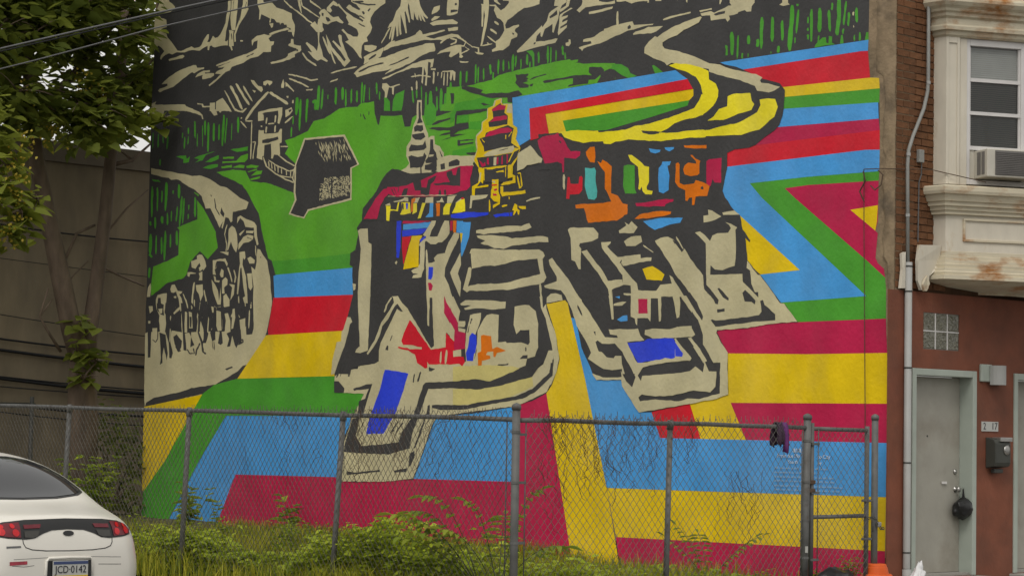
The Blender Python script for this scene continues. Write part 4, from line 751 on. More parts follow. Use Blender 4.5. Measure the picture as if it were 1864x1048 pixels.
c14 4488 2544 4481 2518 4468 2492 4477 2524
c8 4429 2521 4429 2501 4424 2480 4424 2504
c10 4392 2581 4379 2558 4360 2536 4377 2564
c7 4397 2555 4400 2536 4396 2515 4394 2539
c7 4364 2571 4361 2558 4351 2546 4356 2561
c8 4412 2533 4406 2507 4394 2481 4402 2512
c7 4405 2589 4399 2573 4388 2558 4395 2577
c8 4548 2576 4547 2550 4539 2524 4541 2555
c8 4555 2529 4547 2506 4532 2485 4543 2512
c9 4436 2519 4432 2502 4422 2486 4427 2506
c7 4302 2527 4291 2501 4275 2477 4288 2507
c7 4357 2255 4348 2249 4335 2245 4347 2253
c7 4537 2246 4523 2240 4507 2239 4524 2245
c7 4309 2339 4296 2331 4280 2326 4296 2335
c7 4535 2230 4525 2225 4514 2223 4525 2229
c7 4480 2278 4461 2272 4442 2269 4464 2276
c7 4341 2284 4326 2280 4310 2279 4328 2284
c7 4464 2254 4447 2244 4427 2237 4447 2249
c7 4397 2347 4385 2341 4371 2338 4385 2345
c7 4319 2312 4305 2306 4289 2303 4306 2310
c7 4464 2307 4452 2299 4437 2295 4452 2304
c7 4445 2247 4431 2243 4415 2242 4433 2247
c7 4399 2289 4378 2283 4357 2281 4382 2288
c7 4410 2361 4400 2357 4389 2356 4401 2361
c7 4455 2361 4437 2355 4419 2353 4440 2359
c7 4347 2322 4331 2316 4314 2313 4333 2320
c7 4540 2251 4522 2244 4502 2242 4524 2249
c7 4529 2290 4513 2284 4496 2281 4515 2288
c7 4556 2235 4539 2225 4519 2219 4540 2230
c7 4368 2336 4347 2330 4324 2327 4350 2334
c7 4458 2315 4446 2308 4431 2304 4445 2312
c7 4517 2306 4508 2300 4496 2297 4507 2304
c7 4462 2301 4449 2294 4433 2289 4449 2298
c7 4467 2346 4457 2340 4445 2337 4456 2344
c7 4520 2281 4510 2276 4499 2274 4510 2280
c7 4426 2326 4410 2322 4394 2321 4413 2326
c8 4530 2229 4512 2224 4494 2223 4515 2228
c8 4379 2287 4364 2278 4346 2273 4364 2283
c7 4388 2246 4370 2240 4351 2237 4372 2244
c7 4493 2265 4479 2260 4463 2259 4481 2264
c8 4396 2254 4377 2243 4354 2235 4378 2248
c7 4335 2364 4326 2358 4314 2355 4325 2362
c7 4357 2351 4338 2342 4316 2336 4340 2346
c7 4441 2322 4434 2316 4423 2313 4432 2320
c8 4450 2254 4433 2244 4413 2237 4434 2249
c7 4499 2248 4482 2242 4464 2241 4484 2247
c7 4465 2331 4449 2326 4433 2325 4451 2330
c8 4478 2337 4469 2331 4457 2329 4468 2335
c7 4465 2247 4451 2241 4434 2237 4451 2245
c8 4369 2330 4349 2322 4327 2317 4351 2327
c7 4358 2246 4350 2240 4338 2237 4348 2244
c8 4364 2355 4346 2346 4326 2340 4347 2351
c8 4552 2296 4533 2289 4512 2285 4535 2293
c7 4430 2364 4416 2360 4401 2360 4418 2364
c7 4504 2288 4486 2281 4467 2278 4488 2286
c8 4512 2305 4496 2295 4477 2288 4497 2300
c7 4498 2326 4483 2321 4466 2320 4485 2326
c8 4418 2355 4396 2346 4371 2342 4399 2351
c7 4436 2271 4425 2263 4410 2258 4424 2267
c7 4454 2306 4443 2302 4432 2302 4444 2307
c7 4515 2268 4497 2258 4476 2252 4498 2263
c8 4516 2336 4500 2327 4480 2320 4500 2331
c7 4437 2253 4426 2249 4415 2248 4427 2253
c7 4276 2274 4269 2269 4259 2266 4268 2273
c9 4360 2331 4340 2321 4317 2315 4341 2326
c7 4552 2273 4538 2265 4521 2260 4538 2269
c7 4521 2301 4506 2293 4488 2289 4507 2297
c7 4385 2321 4373 2316 4359 2314 4374 2320
c7 4421 2306 4406 2299 4389 2294 4407 2303
c7 4540 2263 4521 2252 4498 2244 4522 2257
c7 4296 2362 4285 2356 4272 2354 4285 2360
c7 4306 2348 4285 2340 4263 2335 4288 2345
c8 4498 2255 4485 2247 4470 2241 4485 2251
c8 4409 2363 4400 2357 4388 2353 4399 2361
c7 4326 2250 4303 2243 4279 2240 4306 2248
c7 4421 2266 4413 2260 4402 2257 4412 2264
c7 4472 2291 4454 2283 4434 2279 4455 2288
c7 4462 2261 4448 2254 4431 2250 4449 2258
c7 4404 2262 4396 2257 4385 2254 4395 2261
c7 4322 2328 4304 2323 4286 2321 4307 2327
c7 4405 2285 4390 2277 4373 2272 4391 2281
c8 4349 2258 4329 2250 4307 2247 4331 2255
c7 4349 2271 4333 2261 4314 2256 4333 2266
c8 4419 2335 4399 2325 4377 2317 4401 2330
c7 4429 2277 4410 2269 4390 2265 4412 2274
c8 4392 2257 4381 2251 4368 2247 4381 2255
c8 4297 2334 4285 2330 4273 2329 4286 2334
c7 4523 2313 4512 2307 4498 2303 4512 2311
c7 4451 2292 4433 2285 4414 2282 4435 2290
c8 4521 2269 4503 2260 4483 2255 4505 2265
c7 4497 2269 4480 2263 4462 2261 4482 2268
c8 4333 2316 4310 2310 4286 2307 4314 2314
c7 4416 2242 4397 2237 4377 2235 4400 2241
c7 4313 2275 4292 2265 4269 2259 4294 2270
c7 4364 2265 4355 2259 4343 2256 4354 2263
c7 4456 2364 4446 2359 4434 2359 4447 2364
c8 4500 2271 4488 2267 4474 2266 4489 2271
c8 4385 2318 4374 2314 4363 2314 4376 2318
c7 4283 2278 4270 2273 4257 2273 4272 2278
c8 4466 2245 4451 2239 4433 2237 4452 2244
c8 4446 2311 4431 2302 4413 2296 4431 2306
c7 4303 2296 4282 2289 4259 2286 4285 2294
c8 4518 2287 4495 2279 4471 2274 4498 2284
c7 4332 2246 4317 2242 4302 2242 4320 2246
c7 4303 2281 4294 2274 4281 2270 4293 2278
c7 4404 2336 4391 2328 4374 2322 4391 2332
c7 4516 2276 4506 2270 4494 2267 4506 2274
c7 4511 2318 4487 2312 4463 2309 4491 2316
c7 4498 2232 4488 2227 4476 2227 4489 2231
c8 4339 2268 4319 2258 4296 2252 4320 2263
c8 4416 2286 4395 2281 4373 2279 4398 2285
c7 4387 2243 4374 2236 4358 2232 4374 2240
c7 4380 2321 4367 2317 4354 2316 4369 2321
c7 4369 2344 4358 2338 4345 2336 4358 2343
c8 4536 2248 4520 2244 4502 2244 4522 2248
c9 4522 2306 4508 2298 4490 2292 4508 2302
c8 4294 2268 4283 2263 4270 2263 4284 2268
c7 4301 2240 4278 2235 4255 2233 4282 2239
c7 4427 2272 4411 2265 4392 2261 4412 2270
c7 4393 2354 4381 2349 4367 2347 4381 2353
c7 4537 2324 4522 2319 4505 2318 4524 2323
c7 4308 2357 4285 2351 4261 2348 4288 2356
c9 4429 2357 4413 2349 4395 2345 4414 2354
c7 4374 2302 4356 2292 4335 2286 4357 2297
c9 4369 2283 4351 2277 4332 2274 4353 2281
c8 4483 2299 4471 2291 4457 2286 4471 2295
c8 4504 2252 4486 2244 4466 2239 4488 2248
c10 4543 2309 4523 2303 4501 2300 4525 2307
c8 4431 2364 4409 2355 4385 2349 4412 2360
c8 4547 2247 4529 2242 4511 2241 4532 2246
c8 4417 2272 4396 2264 4372 2259 4398 2269
c7 4480 2257 4459 2252 4437 2252 4463 2257
c7 4318 2254 4306 2248 4293 2246 4307 2252
c7 4324 2285 4312 2279 4298 2277 4313 2284
c9 4413 2363 4399 2355 4383 2350 4400 2359
c9 4393 2256 4370 2251 4346 2250 4374 2256
c7 4328 2269 4320 2263 4310 2260 4319 2267
c7 4506 2241 4484 2235 4462 2234 4488 2240
c7 4462 2232 4452 2226 4440 2224 4452 2231
c7 4504 2346 4483 2339 4461 2336 4486 2344
c8 4529 2318 4513 2309 4494 2302 4513 2313
c7 4532 2242 4515 2235 4496 2231 4517 2240
c9 4514 2267 4496 2258 4476 2251 4497 2262
c8 4408 2337 4387 2327 4363 2320 4388 2332
c9 4537 2251 4529 2246 4518 2244 4528 2250
c7 4533 2296 4522 2289 4507 2286 4522 2294
c7 4389 2293 4372 2287 4353 2284 4374 2291
c8 4449 2357 4434 2351 4417 2348 4435 2355
c7 4413 2250 4397 2245 4379 2244 4399 2249
c8 4554 2328 4536 2322 4517 2319 4538 2327
c8 4487 2261 4475 2254 4459 2251 4475 2259
c9 4538 2292 4517 2286 4494 2285 4520 2291
c7 4361 2361 4342 2353 4320 2349 4344 2358
c7 4520 2342 4502 2334 4483 2330 4504 2339
c7 4427 2231 4416 2226 4403 2225 4417 2231
c8 4518 2325 4506 2318 4492 2314 4506 2322
c8 4429 2311 4412 2301 4393 2294 4413 2306
c7 4298 2292 4277 2282 4254 2275 4279 2287
c9 4348 2345 4332 2341 4315 2339 4334 2345
c9 4517 2281 4500 2271 4480 2264 4500 2276
c11 4532 2308 4518 2300 4502 2295 4518 2304
c9 4466 2248 4447 2238 4425 2231 4448 2243
c7 4512 2360 4491 2351 4468 2345 4493 2356
c7 4504 2361 4490 2356 4474 2354 4492 2360
c9 4419 2292 4409 2285 4396 2282 4408 2290
c9 4535 2319 4516 2310 4493 2304 4517 2315
c7 4286 2319 4275 2315 4264 2315 4277 2319
c8 4511 2268 4495 2263 4477 2262 4497 2267
c9 4429 2274 4408 2266 4386 2262 4411 2271
c7 4432 2324 4418 2318 4402 2316 4419 2323
c7 4323 2325 4309 2321 4294 2319 4310 2325
c8 4323 2346 4309 2337 4292 2332 4309 2342
c7 4413 2284 4395 2274 4375 2267 4396 2279
c8 4491 2328 4480 2324 4468 2323 4481 2328
c9 4313 2319 4293 2309 4270 2302 4294 2314
c9 4303 2273 4286 2266 4267 2263 4288 2271
c9 4420 2304 4396 2299 4371 2297 4400 2304
c9 4444 2250 4429 2245 4412 2244 4431 2250
c10 4528 2247 4509 2236 4487 2228 4510 2241
c9 4513 2280 4514 2268 4509 2256 4507 2270
c10 4371 2310 4377 2300 4375 2289 4369 2301
c7 4546 2296 4551 2287 4550 2277 4544 2288
c8 4286 2245 4290 2238 4286 2230 4283 2239
c11 4518 2247 4524 2237 4523 2226 4516 2238
c8 4422 2293 4424 2283 4420 2273 4418 2285
c10 4513 2279 4519 2268 4518 2257 4512 2269
c8 4399 2250 4403 2242 4400 2232 4396 2243
c9 4281 2340 4283 2330 4278 2319 4276 2331
c8 4364 2301 4369 2292 4367 2283 4361 2293
c9 4290 2254 4294 2243 4290 2230 4286 2244
c8 4259 2278 4262 2265 4259 2251 4255 2267
c7 4270 2338 4270 2325 4264 2313 4264 2328
c8 4287 2304 4290 2293 4285 2281 4283 2295
c8 4271 2332 4275 2321 4272 2309 4268 2322
c9 4491 2312 4493 2302 4488 2293 4486 2304
c7 4334 2302 4337 2295 4333 2288 4330 2296
c10 4465 2255 4468 2245 4463 2236 4461 2247
c9 4362 2335 4364 2328 4359 2321 4357 2330
c7 4315 2305 4324 2293 4325 2279 4316 2294
c8 4276 2289 4277 2281 4271 2273 4270 2283
c10 4490 2272 4497 2260 4497 2247 4489 2261
c10 4302 2323 4309 2313 4309 2301 4301 2314
c8 4294 2359 4296 2345 4290 2331 4289 2348
c12 4515 2308 4521 2299 4519 2289 4513 2299
c9 4277 2292 4280 2285 4276 2278 4273 2286
c10 4274 2286 4280 2282 4279 2275 4273 2281
c7 4323 2244 4329 2240 4328 2233 4322 2239
c10 4402 2282 4407 2274 4405 2264 4399 2274
c9 4263 2274 4264 2263 4258 2251 4257 2265
c10 4525 2257 4530 2251 4528 2243 4523 2251
c9 4413 2317 4420 2311 4420 2303 4413 2310
c9 4411 2342 4412 2331 4406 2319 4405 2333
c8 4454 2298 4459 2292 4457 2285 4452 2292
c7 4541 2269 4548 2265 4547 2259 4540 2264
c8 4298 2304 4302 2295 4299 2285 4295 2296
c10 4439 2242 4446 2236 4446 2228 4439 2235
c10 4285 2324 4292 2312 4293 2298 4285 2313
c10 4338 2331 4343 2324 4340 2317 4336 2325
c8 4425 2330 4426 2320 4421 2310 4420 2322
c7 4458 2364 4462 2353 4459 2341 4455 2354
c11 4533 2252 4534 2242 4529 2233 4528 2244
c8 4469 2326 4476 2317 4476 2307 4468 2318
c9 4361 2252 4363 2243 4359 2234 4356 2245
c7 4266 2311 4272 2306 4271 2298 4264 2305
c7 4555 2302 4558 2291 4554 2280 4551 2293
c8 4324 2364 4328 2356 4325 2347 4321 2357
c8 4451 2275 4455 2267 4453 2258 4448 2268
c8 4468 2271 4475 2265 4474 2257 4467 2265
c8 4451 2353 4454 2344 4451 2335 4447 2345
c8 4529 2276 4533 2263 4529 2251 4526 2265
c10 4482 2258 4489 2252 4489 2245 4481 2251
c9 4388 2345 4398 2334 4400 2321 4390 2334
c9 4327 2270 4334 2258 4335 2244 4327 2259
c9 4500 2342 4506 2334 4505 2325 4498 2334
c10 4369 2273 4374 2261 4373 2249 4367 2263
c9 4307 2341 4316 2330 4318 2317 4308 2331
c10 4500 2349 4506 2340 4505 2331 4499 2341
c10 4441 2252 4445 2246 4441 2239 4437 2247
c8 4329 2317 4337 2310 4337 2301 4329 2309
c9 4529 2329 4533 2322 4530 2315 4526 2323
c7 4322 2315 4328 2309 4326 2301 4320 2309
c8 4406 2265 4408 2257 4404 2249 4401 2259
c9 4300 2303 4304 2293 4300 2282 4297 2294
c8 4344 2307 4345 2293 4339 2280 4339 2296
c9 4431 2321 4437 2310 4435 2298 4429 2311
c10 4305 2350 4313 2338 4313 2325 4305 2339
c12 4519 2257 4529 2246 4531 2232 4520 2246
c10 4416 2302 4417 2289 4411 2276 4410 2291
c8 4477 2361 4478 2347 4471 2334 4471 2350
c7 4428 2244 4430 2234 4424 2225 4423 2237
c7 4284 2264 4290 2257 4289 2249 4282 2257
c8 4337 2358 4342 2353 4340 2345 4335 2353
c7 4551 2261 4557 2251 4555 2239 4549 2252
c8 4338 2251 4341 2242 4336 2233 4334 2244
c8 4555 2239 4558 2228 4553 2218 4551 2230
c9 4395 2265 4403 2256 4405 2244 4396 2256
c11 4506 2310 4509 2302 4504 2293 4502 2303
c10 4329 2262 4335 2250 4334 2237 4328 2251
c7 4253 2324 4259 2314 4258 2303 4252 2315
c10 4488 2311 4489 2297 4483 2283 4483 2299
c10 4321 2334 4325 2320 4322 2306 4318 2322
c8 4332 2304 4337 2296 4335 2286 4330 2296
c10 4340 2284 4344 2276 4341 2266 4337 2277
c10 4496 2287 4502 2278 4502 2269 4495 2279
c10 4432 2306 4437 2299 4435 2291 4430 2299
c7 4308 2359 4314 2350 4314 2340 4307 2351
c7 4483 2339 4486 2332 4482 2325 4479 2334
c8 4259 2318 4262 2308 4257 2297 4255 2310
c9 4458 2302 4464 2289 4463 2275 4456 2291
c8 4443 2318 4449 2308 4448 2298 4441 2309
c9 4289 2296 4294 2287 4293 2276 4287 2287
c9 4372 2292 4375 2285 4370 2279 4368 2286
c10 4418 2247 4422 2238 4418 2229 4415 2239
c9 4454 2283 4459 2273 4456 2262 4452 2274
c11 4271 2310 4277 2297 4277 2283 4270 2299
c7 4364 2316 4367 2309 4364 2302 4360 2310
c10 4446 2243 4451 2237 4449 2230 4444 2237
c8 4262 2335 4268 2329 4267 2321 4261 2329
c10 4289 2284 4295 2276 4295 2266 4288 2276
c10 4516 2289 4521 2283 4520 2274 4514 2283
c8 4436 2271 4436 2260 4430 2250 4430 2263
c10 4397 2306 4398 2294 4392 2282 4391 2297
c8 4266 2317 4272 2308 4270 2297 4264 2309
c9 4366 2248 4373 2238 4373 2227 4365 2239
c11 4372 2283 4374 2275 4369 2267 4367 2277
c11 4522 2283 4527 2276 4524 2269 4519 2277
c10 4400 2297 4403 2283 4399 2269 4396 2286
c8 4385 2291 4387 2285 4382 2279 4381 2286
c9 4415 2333 4421 2322 4420 2310 4414 2323
c11 4541 2322 4545 2311 4540 2299 4537 2312
c10 4336 2344 4337 2335 4331 2325 4331 2337
c9 4428 2261 4434 2256 4433 2249 4426 2256
c9 4427 2355 4428 2344 4423 2334 4421 2346
c8 4504 2366 4509 2356 4507 2345 4501 2357
c9 4334 2259 4340 2254 4340 2248 4333 2254
c9 4508 2362 4512 2354 4508 2345 4504 2355
c9 4473 2250 4482 2238 4484 2225 4474 2239
c8 4542 2269 4549 2262 4548 2253 4541 2262
c9 4473 2317 4474 2303 4468 2288 4468 2305
c8 4270 2276 4274 2267 4270 2257 4267 2268
c8 4273 2362 4275 2351 4270 2339 4268 2353
c10 4462 2296 4464 2287 4458 2278 4457 2289
c10 4503 2263 4511 2256 4511 2247 4503 2256
c10 4473 2262 4478 2249 4476 2234 4470 2250
c10 4389 2314 4393 2305 4389 2295 4386 2306
c7 4371 2343 4375 2335 4372 2326 4368 2336
c9 4553 2271 4555 2263 4549 2255 4548 2265
c9 4265 2355 4266 2342 4260 2328 4260 2345
c9 4287 2349 4292 2337 4289 2324 4284 2339
c7 4512 2336 4518 2330 4517 2322 4511 2330
c9 4379 2346 4381 2336 4376 2325 4375 2338
c8 4318 2305 4321 2294 4316 2282 4314 2296
c9 4254 2265 4259 2260 4257 2253 4252 2260
c7 4419 2260 4422 2255 4419 2249 4415 2255
c10 4314 2337 4316 2324 4311 2311 4309 2326
c10 4401 2338 4407 2327 4406 2315 4399 2328
c10 4288 2348 4291 2338 4287 2328 4284 2340
c9 4382 2342 4388 2335 4388 2325 4381 2335
c8 4383 2241 4387 2235 4384 2228 4380 2235
c9 4318 2296 4323 2291 4322 2284 4316 2290
c8 4290 2271 4298 2262 4300 2252 4291 2262
c9 4489 2337 4494 2329 4493 2320 4487 2330
c9 4313 2306 4318 2297 4316 2288 4310 2298
c11 4290 2284 4293 2278 4289 2271 4286 2279
c8 4349 2302 4357 2292 4357 2281 4349 2293
k11 4437 2365 4439 2338 4441 2291 4440 2244 4437 2217 4432 2217 4428 2243 4428 2290 4430 2337 4431 2364
#stupa
c3 3629 2781 3585 2777 3582 2679 3556 2626 3520 2565 3515 2539 3496 2550 3462 2547 3456 2495 3413 2479 3373 2438 3373 2412 3297 2413 3295 2324 3427 2317 3541 2303 3686 2274 3783 2258 3923 2260 3938 2271 3825 2309 3796 2353 3718 2373 3690 2397 3721 2445 3718 2503 3679 2539 3671 2584 3658 2628 3630 2671
k4 3615 2767 3596 2765 3591 2667 3571 2640 3624 2635 3610 2669
k4 3653 2614 3629 2629 3570 2620 3565 2594 3588 2583 3618 2592 3647 2588
k4 3671 2571 3637 2574 3559 2574 3544 2547 3587 2532 3636 2539 3665 2554
k4 3697 2488 3674 2513 3615 2501 3567 2504 3548 2528 3532 2482 3556 2471 3624 2470 3692 2469
k4 3701 2437 3672 2444 3613 2430 3564 2433 3555 2452 3531 2431 3544 2400 3563 2375 3577 2363 3571 2318 3589 2280 3676 2277 3745 2284 3756 2318 3737 2332 3668 2331 3585 2328 3587 2364 3679 2367 3685 2397
k4 3820 2315 3787 2352 3757 2340 3776 2319 3790 2294 3815 2302
k4 3500 2531 3471 2526 3468 2471 3445 2443 3439 2417 3419 2390 3437 2353 3427 2333 3543 2348 3543 2374 3476 2385 3534 2386 3544 2400 3516 2423 3498 2467
c5 3507 2435 3464 2435 3468 2423 3511 2423
k4 3414 2453 3411 2446 3402 2433 3395 2420 3389 2413 3385 2414 3387 2422 3395 2434 3404 2447 3410 2454
k4 3395 2369 3362 2370 3361 2338 3394 2338
k5 3489 2331 3475 2343 3427 2327 3455 2323
#hill
g6 3278 2730 3174 2736 2990 2734 2967 2697 2996 2674 3262 2688 3290 2625 3320 2612 3322 2668 3292 2691
k7 3055 2710 3026 2710 2971 2692 3025 2692
k7 3266 2681 3172 2680 2996 2674 2995 2659 3149 2653 3261 2655 3267 2607 3159 2603 3154 2567 3243 2560 3288 2543 3168 2536 3257 2530 3318 2530 3319 2591 3282 2593 3276 2659
g8 3257 2652 3157 2651 3155 2608 3260 2604
g3 3148 2607 3045 2604 3043 2553 3154 2562
k3 3253 2505 3115 2501 3108 2493 3227 2498 3230 2483 3108 2483 3115 2474 3241 2468 3252 2472
g3 3292 2442 3099 2457 3098 2422 3180 2413 3299 2417
k4 3172 2423 3084 2421 3091 2401 3165 2412
k4 3325 2796 3291 2793 3293 2729 3316 2729
#stripe
b6 2780 2718 1490 2749 1400 2692 2635 2640 2621 2462 2685 2439 2717 2428 2751 2466 2734 2530 2772 2562
#stripe
r7 2635 2640 1400 2692 1355 2634 2501 2597 2467 2472 2621 2453
#stripe
y2 2501 2597 1355 2634 1351 2597 1386 2574 2359 2546 2328 2474 2400 2476 2467 2472
#stripe
g2 2359 2546 1386 2574 1394 2547 1690 2504 2009 2463 2328 2474
#road
c2 6441 2563 6251 2528 6063 2496 5952 2474 5868 2472 5746 2439 5625 2381 5554 2369 5494 2337 5399 2289 5306 2255 5327 2214 5785 2241 5837 2330 5936 2387 6035 2422 6111 2460 6198 2465 6230 2479 6286 2486 6439 2522
#road
c3 5998 2403 5913 2397 5435 2306 5399 2287 5328 2233 5333 2209 5477 2200 5480 2136 5497 2130 5522 2160 5557 2169 5589 2093 5601 2100 5585 2142 5608 2115 5619 2101 5688 2190 5763 2273 5837 2328 5912 2376
k4 5735 2332 5717 2327 5723 2315
k4 5690 2304 5690 2292 5685 2272 5679 2251 5678 2238 5669 2228 5653 2211 5636 2195 5625 2186 5620 2187 5627 2197 5643 2214 5658 2231 5666 2240 5667 2251 5674 2272 5678 2292 5684 2304
k4 5607 2239 5570 2191 5581 2170 5617 2201
c2 5423 2161 5394 2170 5330 2146 5237 2116 5214 2094 5205 2024 5186 1968 5203 1962 5233 2019 5242 2082 5333 2090 5358 2130 5394 2153 5427 2119
c2 5540 2119 5547 2108 5556 2088 5563 2068 5569 2056 5563 2044 5555 2023 5548 2002 5542 1991 5542 1981 5544 1964 5546 1946 5544 1935 5539 1935 5537 1945 5535 1963 5534 1981 5533 1991 5537 2003 5546 2024 5555 2045 5559 2056 5554 2066 5546 2086 5537 2106 5535 2118
c2 5519 2089 5484 2108 5449 2089 5424 2049 5415 1971 5430 1927 5454 1945 5492 2003 5518 1948 5530 1942 5521 2005
c2 5401 2048 5339 2076 5355 2060 5389 2033
c2 5404 1985 5354 2025 5308 2040 5245 2026 5250 2006 5295 1987 5352 1986 5408 1943
k3 5320 2022 5311 2017 5292 2012 5273 2006 5262 2005 5261 2007 5270 2012 5289 2017 5307 2022 5318 2024
c2 5327 2065 5241 2061 5252 2047 5326 2051
c2 5223 1962 5223 1950 5222 1928 5219 1905 5214 1893 5208 1893 5206 1905 5210 1927 5212 1950 5217 1962
c3 6409 1754 6401 1724 6411 1660 6449 1661 6439 1725
#people
c2 5205 1888 5198 1940 5169 1933 5091 1854 5054 1749 5046 1680 5026 1588 5031 1519 5043 1479 5055 1417 5228 1420 5230 1686 5253 1797 5259 1824 5216 1802 5204 1853
k3 5169 1885 5158 1885 5157 1876
c2 6340 1638 6320 1668 6258 1678 6211 1677 6214 1622 6220 1538 6205 1428 6224 1405 6276 1406 6296 1491 6337 1577
k3 6314 1650 6283 1649 6276 1612 6244 1599 6247 1550 6294 1564 6322 1601
c2 6417 1598 6385 1594 6378 1566 6404 1555 6421 1573
c2 6171 1706 6157 1732 6121 1734 6105 1716 6083 1691 6031 1683 6041 1671 6066 1666 6040 1641 6017 1593 6036 1551 6116 1526 6127 1541 6057 1582 6070 1636 6103 1685 6134 1677 6160 1684
c2 6128 1656 6097 1655 6101 1631 6110 1607 6103 1577 6121 1577 6131 1614
c2 6213 1610 6195 1561 6159 1548 6152 1524 6189 1531 6210 1550
c2 6161 1524 6167 1512 6174 1489 6180 1466 6182 1452 6179 1442 6176 1425 6172 1408 6166 1398 6158 1399 6157 1409 6161 1426 6164 1443 6168 1452 6164 1464 6160 1487 6153 1510 6154 1524
c3 6027 1605 6031 1589 6031 1560 6035 1531 6033 1515 6030 1493 6030 1455 6024 1417 6018 1396 6009 1396 6004 1417 6008 1455 6012 1493 6015 1515 6015 1531 6013 1559 6014 1588 6018 1605
c2 5990 1544 5994 1518 5994 1472 5992 1426 5983 1400 5972 1400 5966 1426 5968 1471 5969 1517 5979 1544
c2 5949 1543 5898 1544 5888 1422 5913 1423 5939 1435
k3 5932 1518 5912 1518 5909 1440 5927 1441
c2 5939 1890 5869 1899 5870 1923 5840 1933 5810 1926 5773 1883 5761 1847 5795 1818 5796 1830 5835 1814 5846 1838 5827 1849 5838 1874 5862 1857 5886 1834 5927 1847
c2 5976 1813 5926 1814 5875 1803 5885 1801 5945 1800 5955 1782 5975 1789
c2 5845 1805 5805 1813 5802 1753 5842 1755 5833 1778
c2 5897 1742 5905 1728 5911 1703 5915 1677 5918 1662 5920 1644 5922 1611 5923 1579 5919 1560 5910 1560 5905 1578 5902 1610 5900 1642 5900 1660 5895 1674 5892 1700 5888 1726 5888 1741
c2 5876 1723 5796 1726 5788 1657 5816 1611 5838 1659 5864 1684
c2 5783 1687 5783 1675 5777 1656 5770 1637 5764 1626 5761 1617 5755 1602 5747 1586 5739 1578 5731 1579 5732 1588 5736 1604 5745 1619 5749 1628 5754 1638 5762 1657 5767 1677 5775 1687
c2 5824 1605 5833 1589 5842 1559 5849 1528 5854 1511 5854 1489 5854 1452 5855 1414 5850 1393 5843 1393 5840 1414 5838 1451 5839 1489 5839 1510 5835 1526 5827 1557 5819 1587 5817 1604
c2 5806 1509 5791 1503 5769 1443 5776 1391 5816 1392 5814 1450
c2 6023 1670 6019 1658 6006 1639 5992 1619 5983 1608 5979 1601 5975 1588 5968 1574 5963 1567 5957 1567 5958 1575 5961 1589 5967 1602 5971 1610 5979 1622 5994 1641 6008 1661 6018 1671
c2 5889 1625 5892 1614 5891 1595 5889 1576 5887 1565 5882 1565 5879 1576 5880 1595 5882 1614 5884 1625
c2 5689 1885 5551 1891 5520 1855 5529 1837 5555 1868 5610 1879 5639 1877 5647 1830 5666 1819 5650 1783 5685 1790
k3 5642 1878 5648 1870 5654 1855 5658 1840 5660 1831 5654 1830 5648 1838 5643 1853 5637 1868 5636 1877
c2 5588 1825 5562 1809 5566 1768 5590 1766 5606 1787
c2 5674 1778 5654 1771 5643 1747 5604 1746 5613 1732 5663 1739
c2 5698 1755 5662 1724 5620 1676 5607 1605 5592 1698 5584 1628 5587 1581 5621 1582 5637 1606 5680 1678
c2 5579 1745 5541 1767 5516 1749 5519 1714 5553 1697 5546 1656 5575 1657
c2 5560 1639 5531 1655 5491 1613 5489 1566 5527 1552 5552 1568
c2 5500 1716 5437 1711 5444 1647 5481 1607 5473 1648 5465 1694
c2 5523 1831 5520 1821 5509 1806 5501 1790 5495 1782 5492 1773 5484 1755 5476 1738 5470 1729 5463 1730 5465 1740 5470 1757 5477 1774 5482 1784 5487 1793 5497 1808 5506 1824 5516 1832
c2 5454 1810 5454 1801 5447 1786 5439 1771 5436 1763 5437 1757 5439 1744 5444 1731 5441 1723 5434 1722 5429 1729 5427 1742 5422 1755 5422 1763 5426 1773 5432 1788 5439 1803 5447 1811
c2 5700 1572 5676 1586 5645 1570 5655 1559 5684 1560 5684 1542 5654 1541 5653 1523 5678 1518 5703 1542
c2 5635 1564 5586 1569 5579 1504 5570 1410 5609 1405 5630 1440
c2 5757 1549 5753 1538 5744 1518 5734 1499 5728 1489 5730 1472 5730 1440 5733 1409 5730 1391 5723 1390 5719 1408 5717 1440 5715 1471 5714 1490 5721 1501 5730 1521 5740 1540 5750 1550
c2 5688 1418 5654 1441 5659 1423 5683 1406
c2 5676 1506 5679 1497 5675 1482 5670 1467 5664 1458 5656 1459 5653 1468 5659 1483 5663 1498 5668 1506
c2 5545 1527 5502 1525 5475 1472 5471 1386 5539 1387 5524 1473
c2 5561 1492 5564 1478 5565 1454 5565 1429 5563 1415 5557 1415 5553 1429 5552 1453 5552 1478 5556 1492
c2 5438 1554 5445 1544 5455 1525 5467 1507 5469 1496 5463 1495 5455 1504 5445 1523 5436 1541 5432 1552
c3 5442 1547 5443 1539 5442 1524 5439 1509 5438 1501 5442 1485 5445 1457 5450 1429 5451 1413 5445 1413 5440 1428 5434 1456 5431 1484 5427 1500 5427 1509 5430 1524 5432 1539 5437 1547
c2 5393 1925 5335 1929 5324 1887 5338 1871 5353 1889 5356 1842 5314 1759 5300 1665 5287 1572 5315 1561 5341 1620 5318 1631 5345 1714 5364 1819 5379 1820 5385 1732 5395 1645 5410 1651 5404 1745 5385 1849
c2 5304 1881 5272 1891 5223 1866 5227 1843 5260 1844 5279 1845
c2 5305 1782 5253 1780 5239 1687 5262 1667 5282 1688
c2 5393 1633 5395 1625 5394 1610 5392 1595 5388 1587 5382 1587 5380 1595 5382 1610 5384 1625 5387 1633
c2 5391 1540 5372 1557 5357 1533 5369 1487 5384 1499
c2 5374 1476 5312 1486 5303 1382 5356 1383
c2 5278 1531 5285 1517 5279 1491 5281 1465 5273 1450 5262 1450 5256 1464 5258 1490 5260 1516 5268 1531
c2 5246 1525 5249 1505 5247 1470 5245 1435 5242 1415 5237 1415 5236 1434 5237 1470 5239 1505 5242 1525
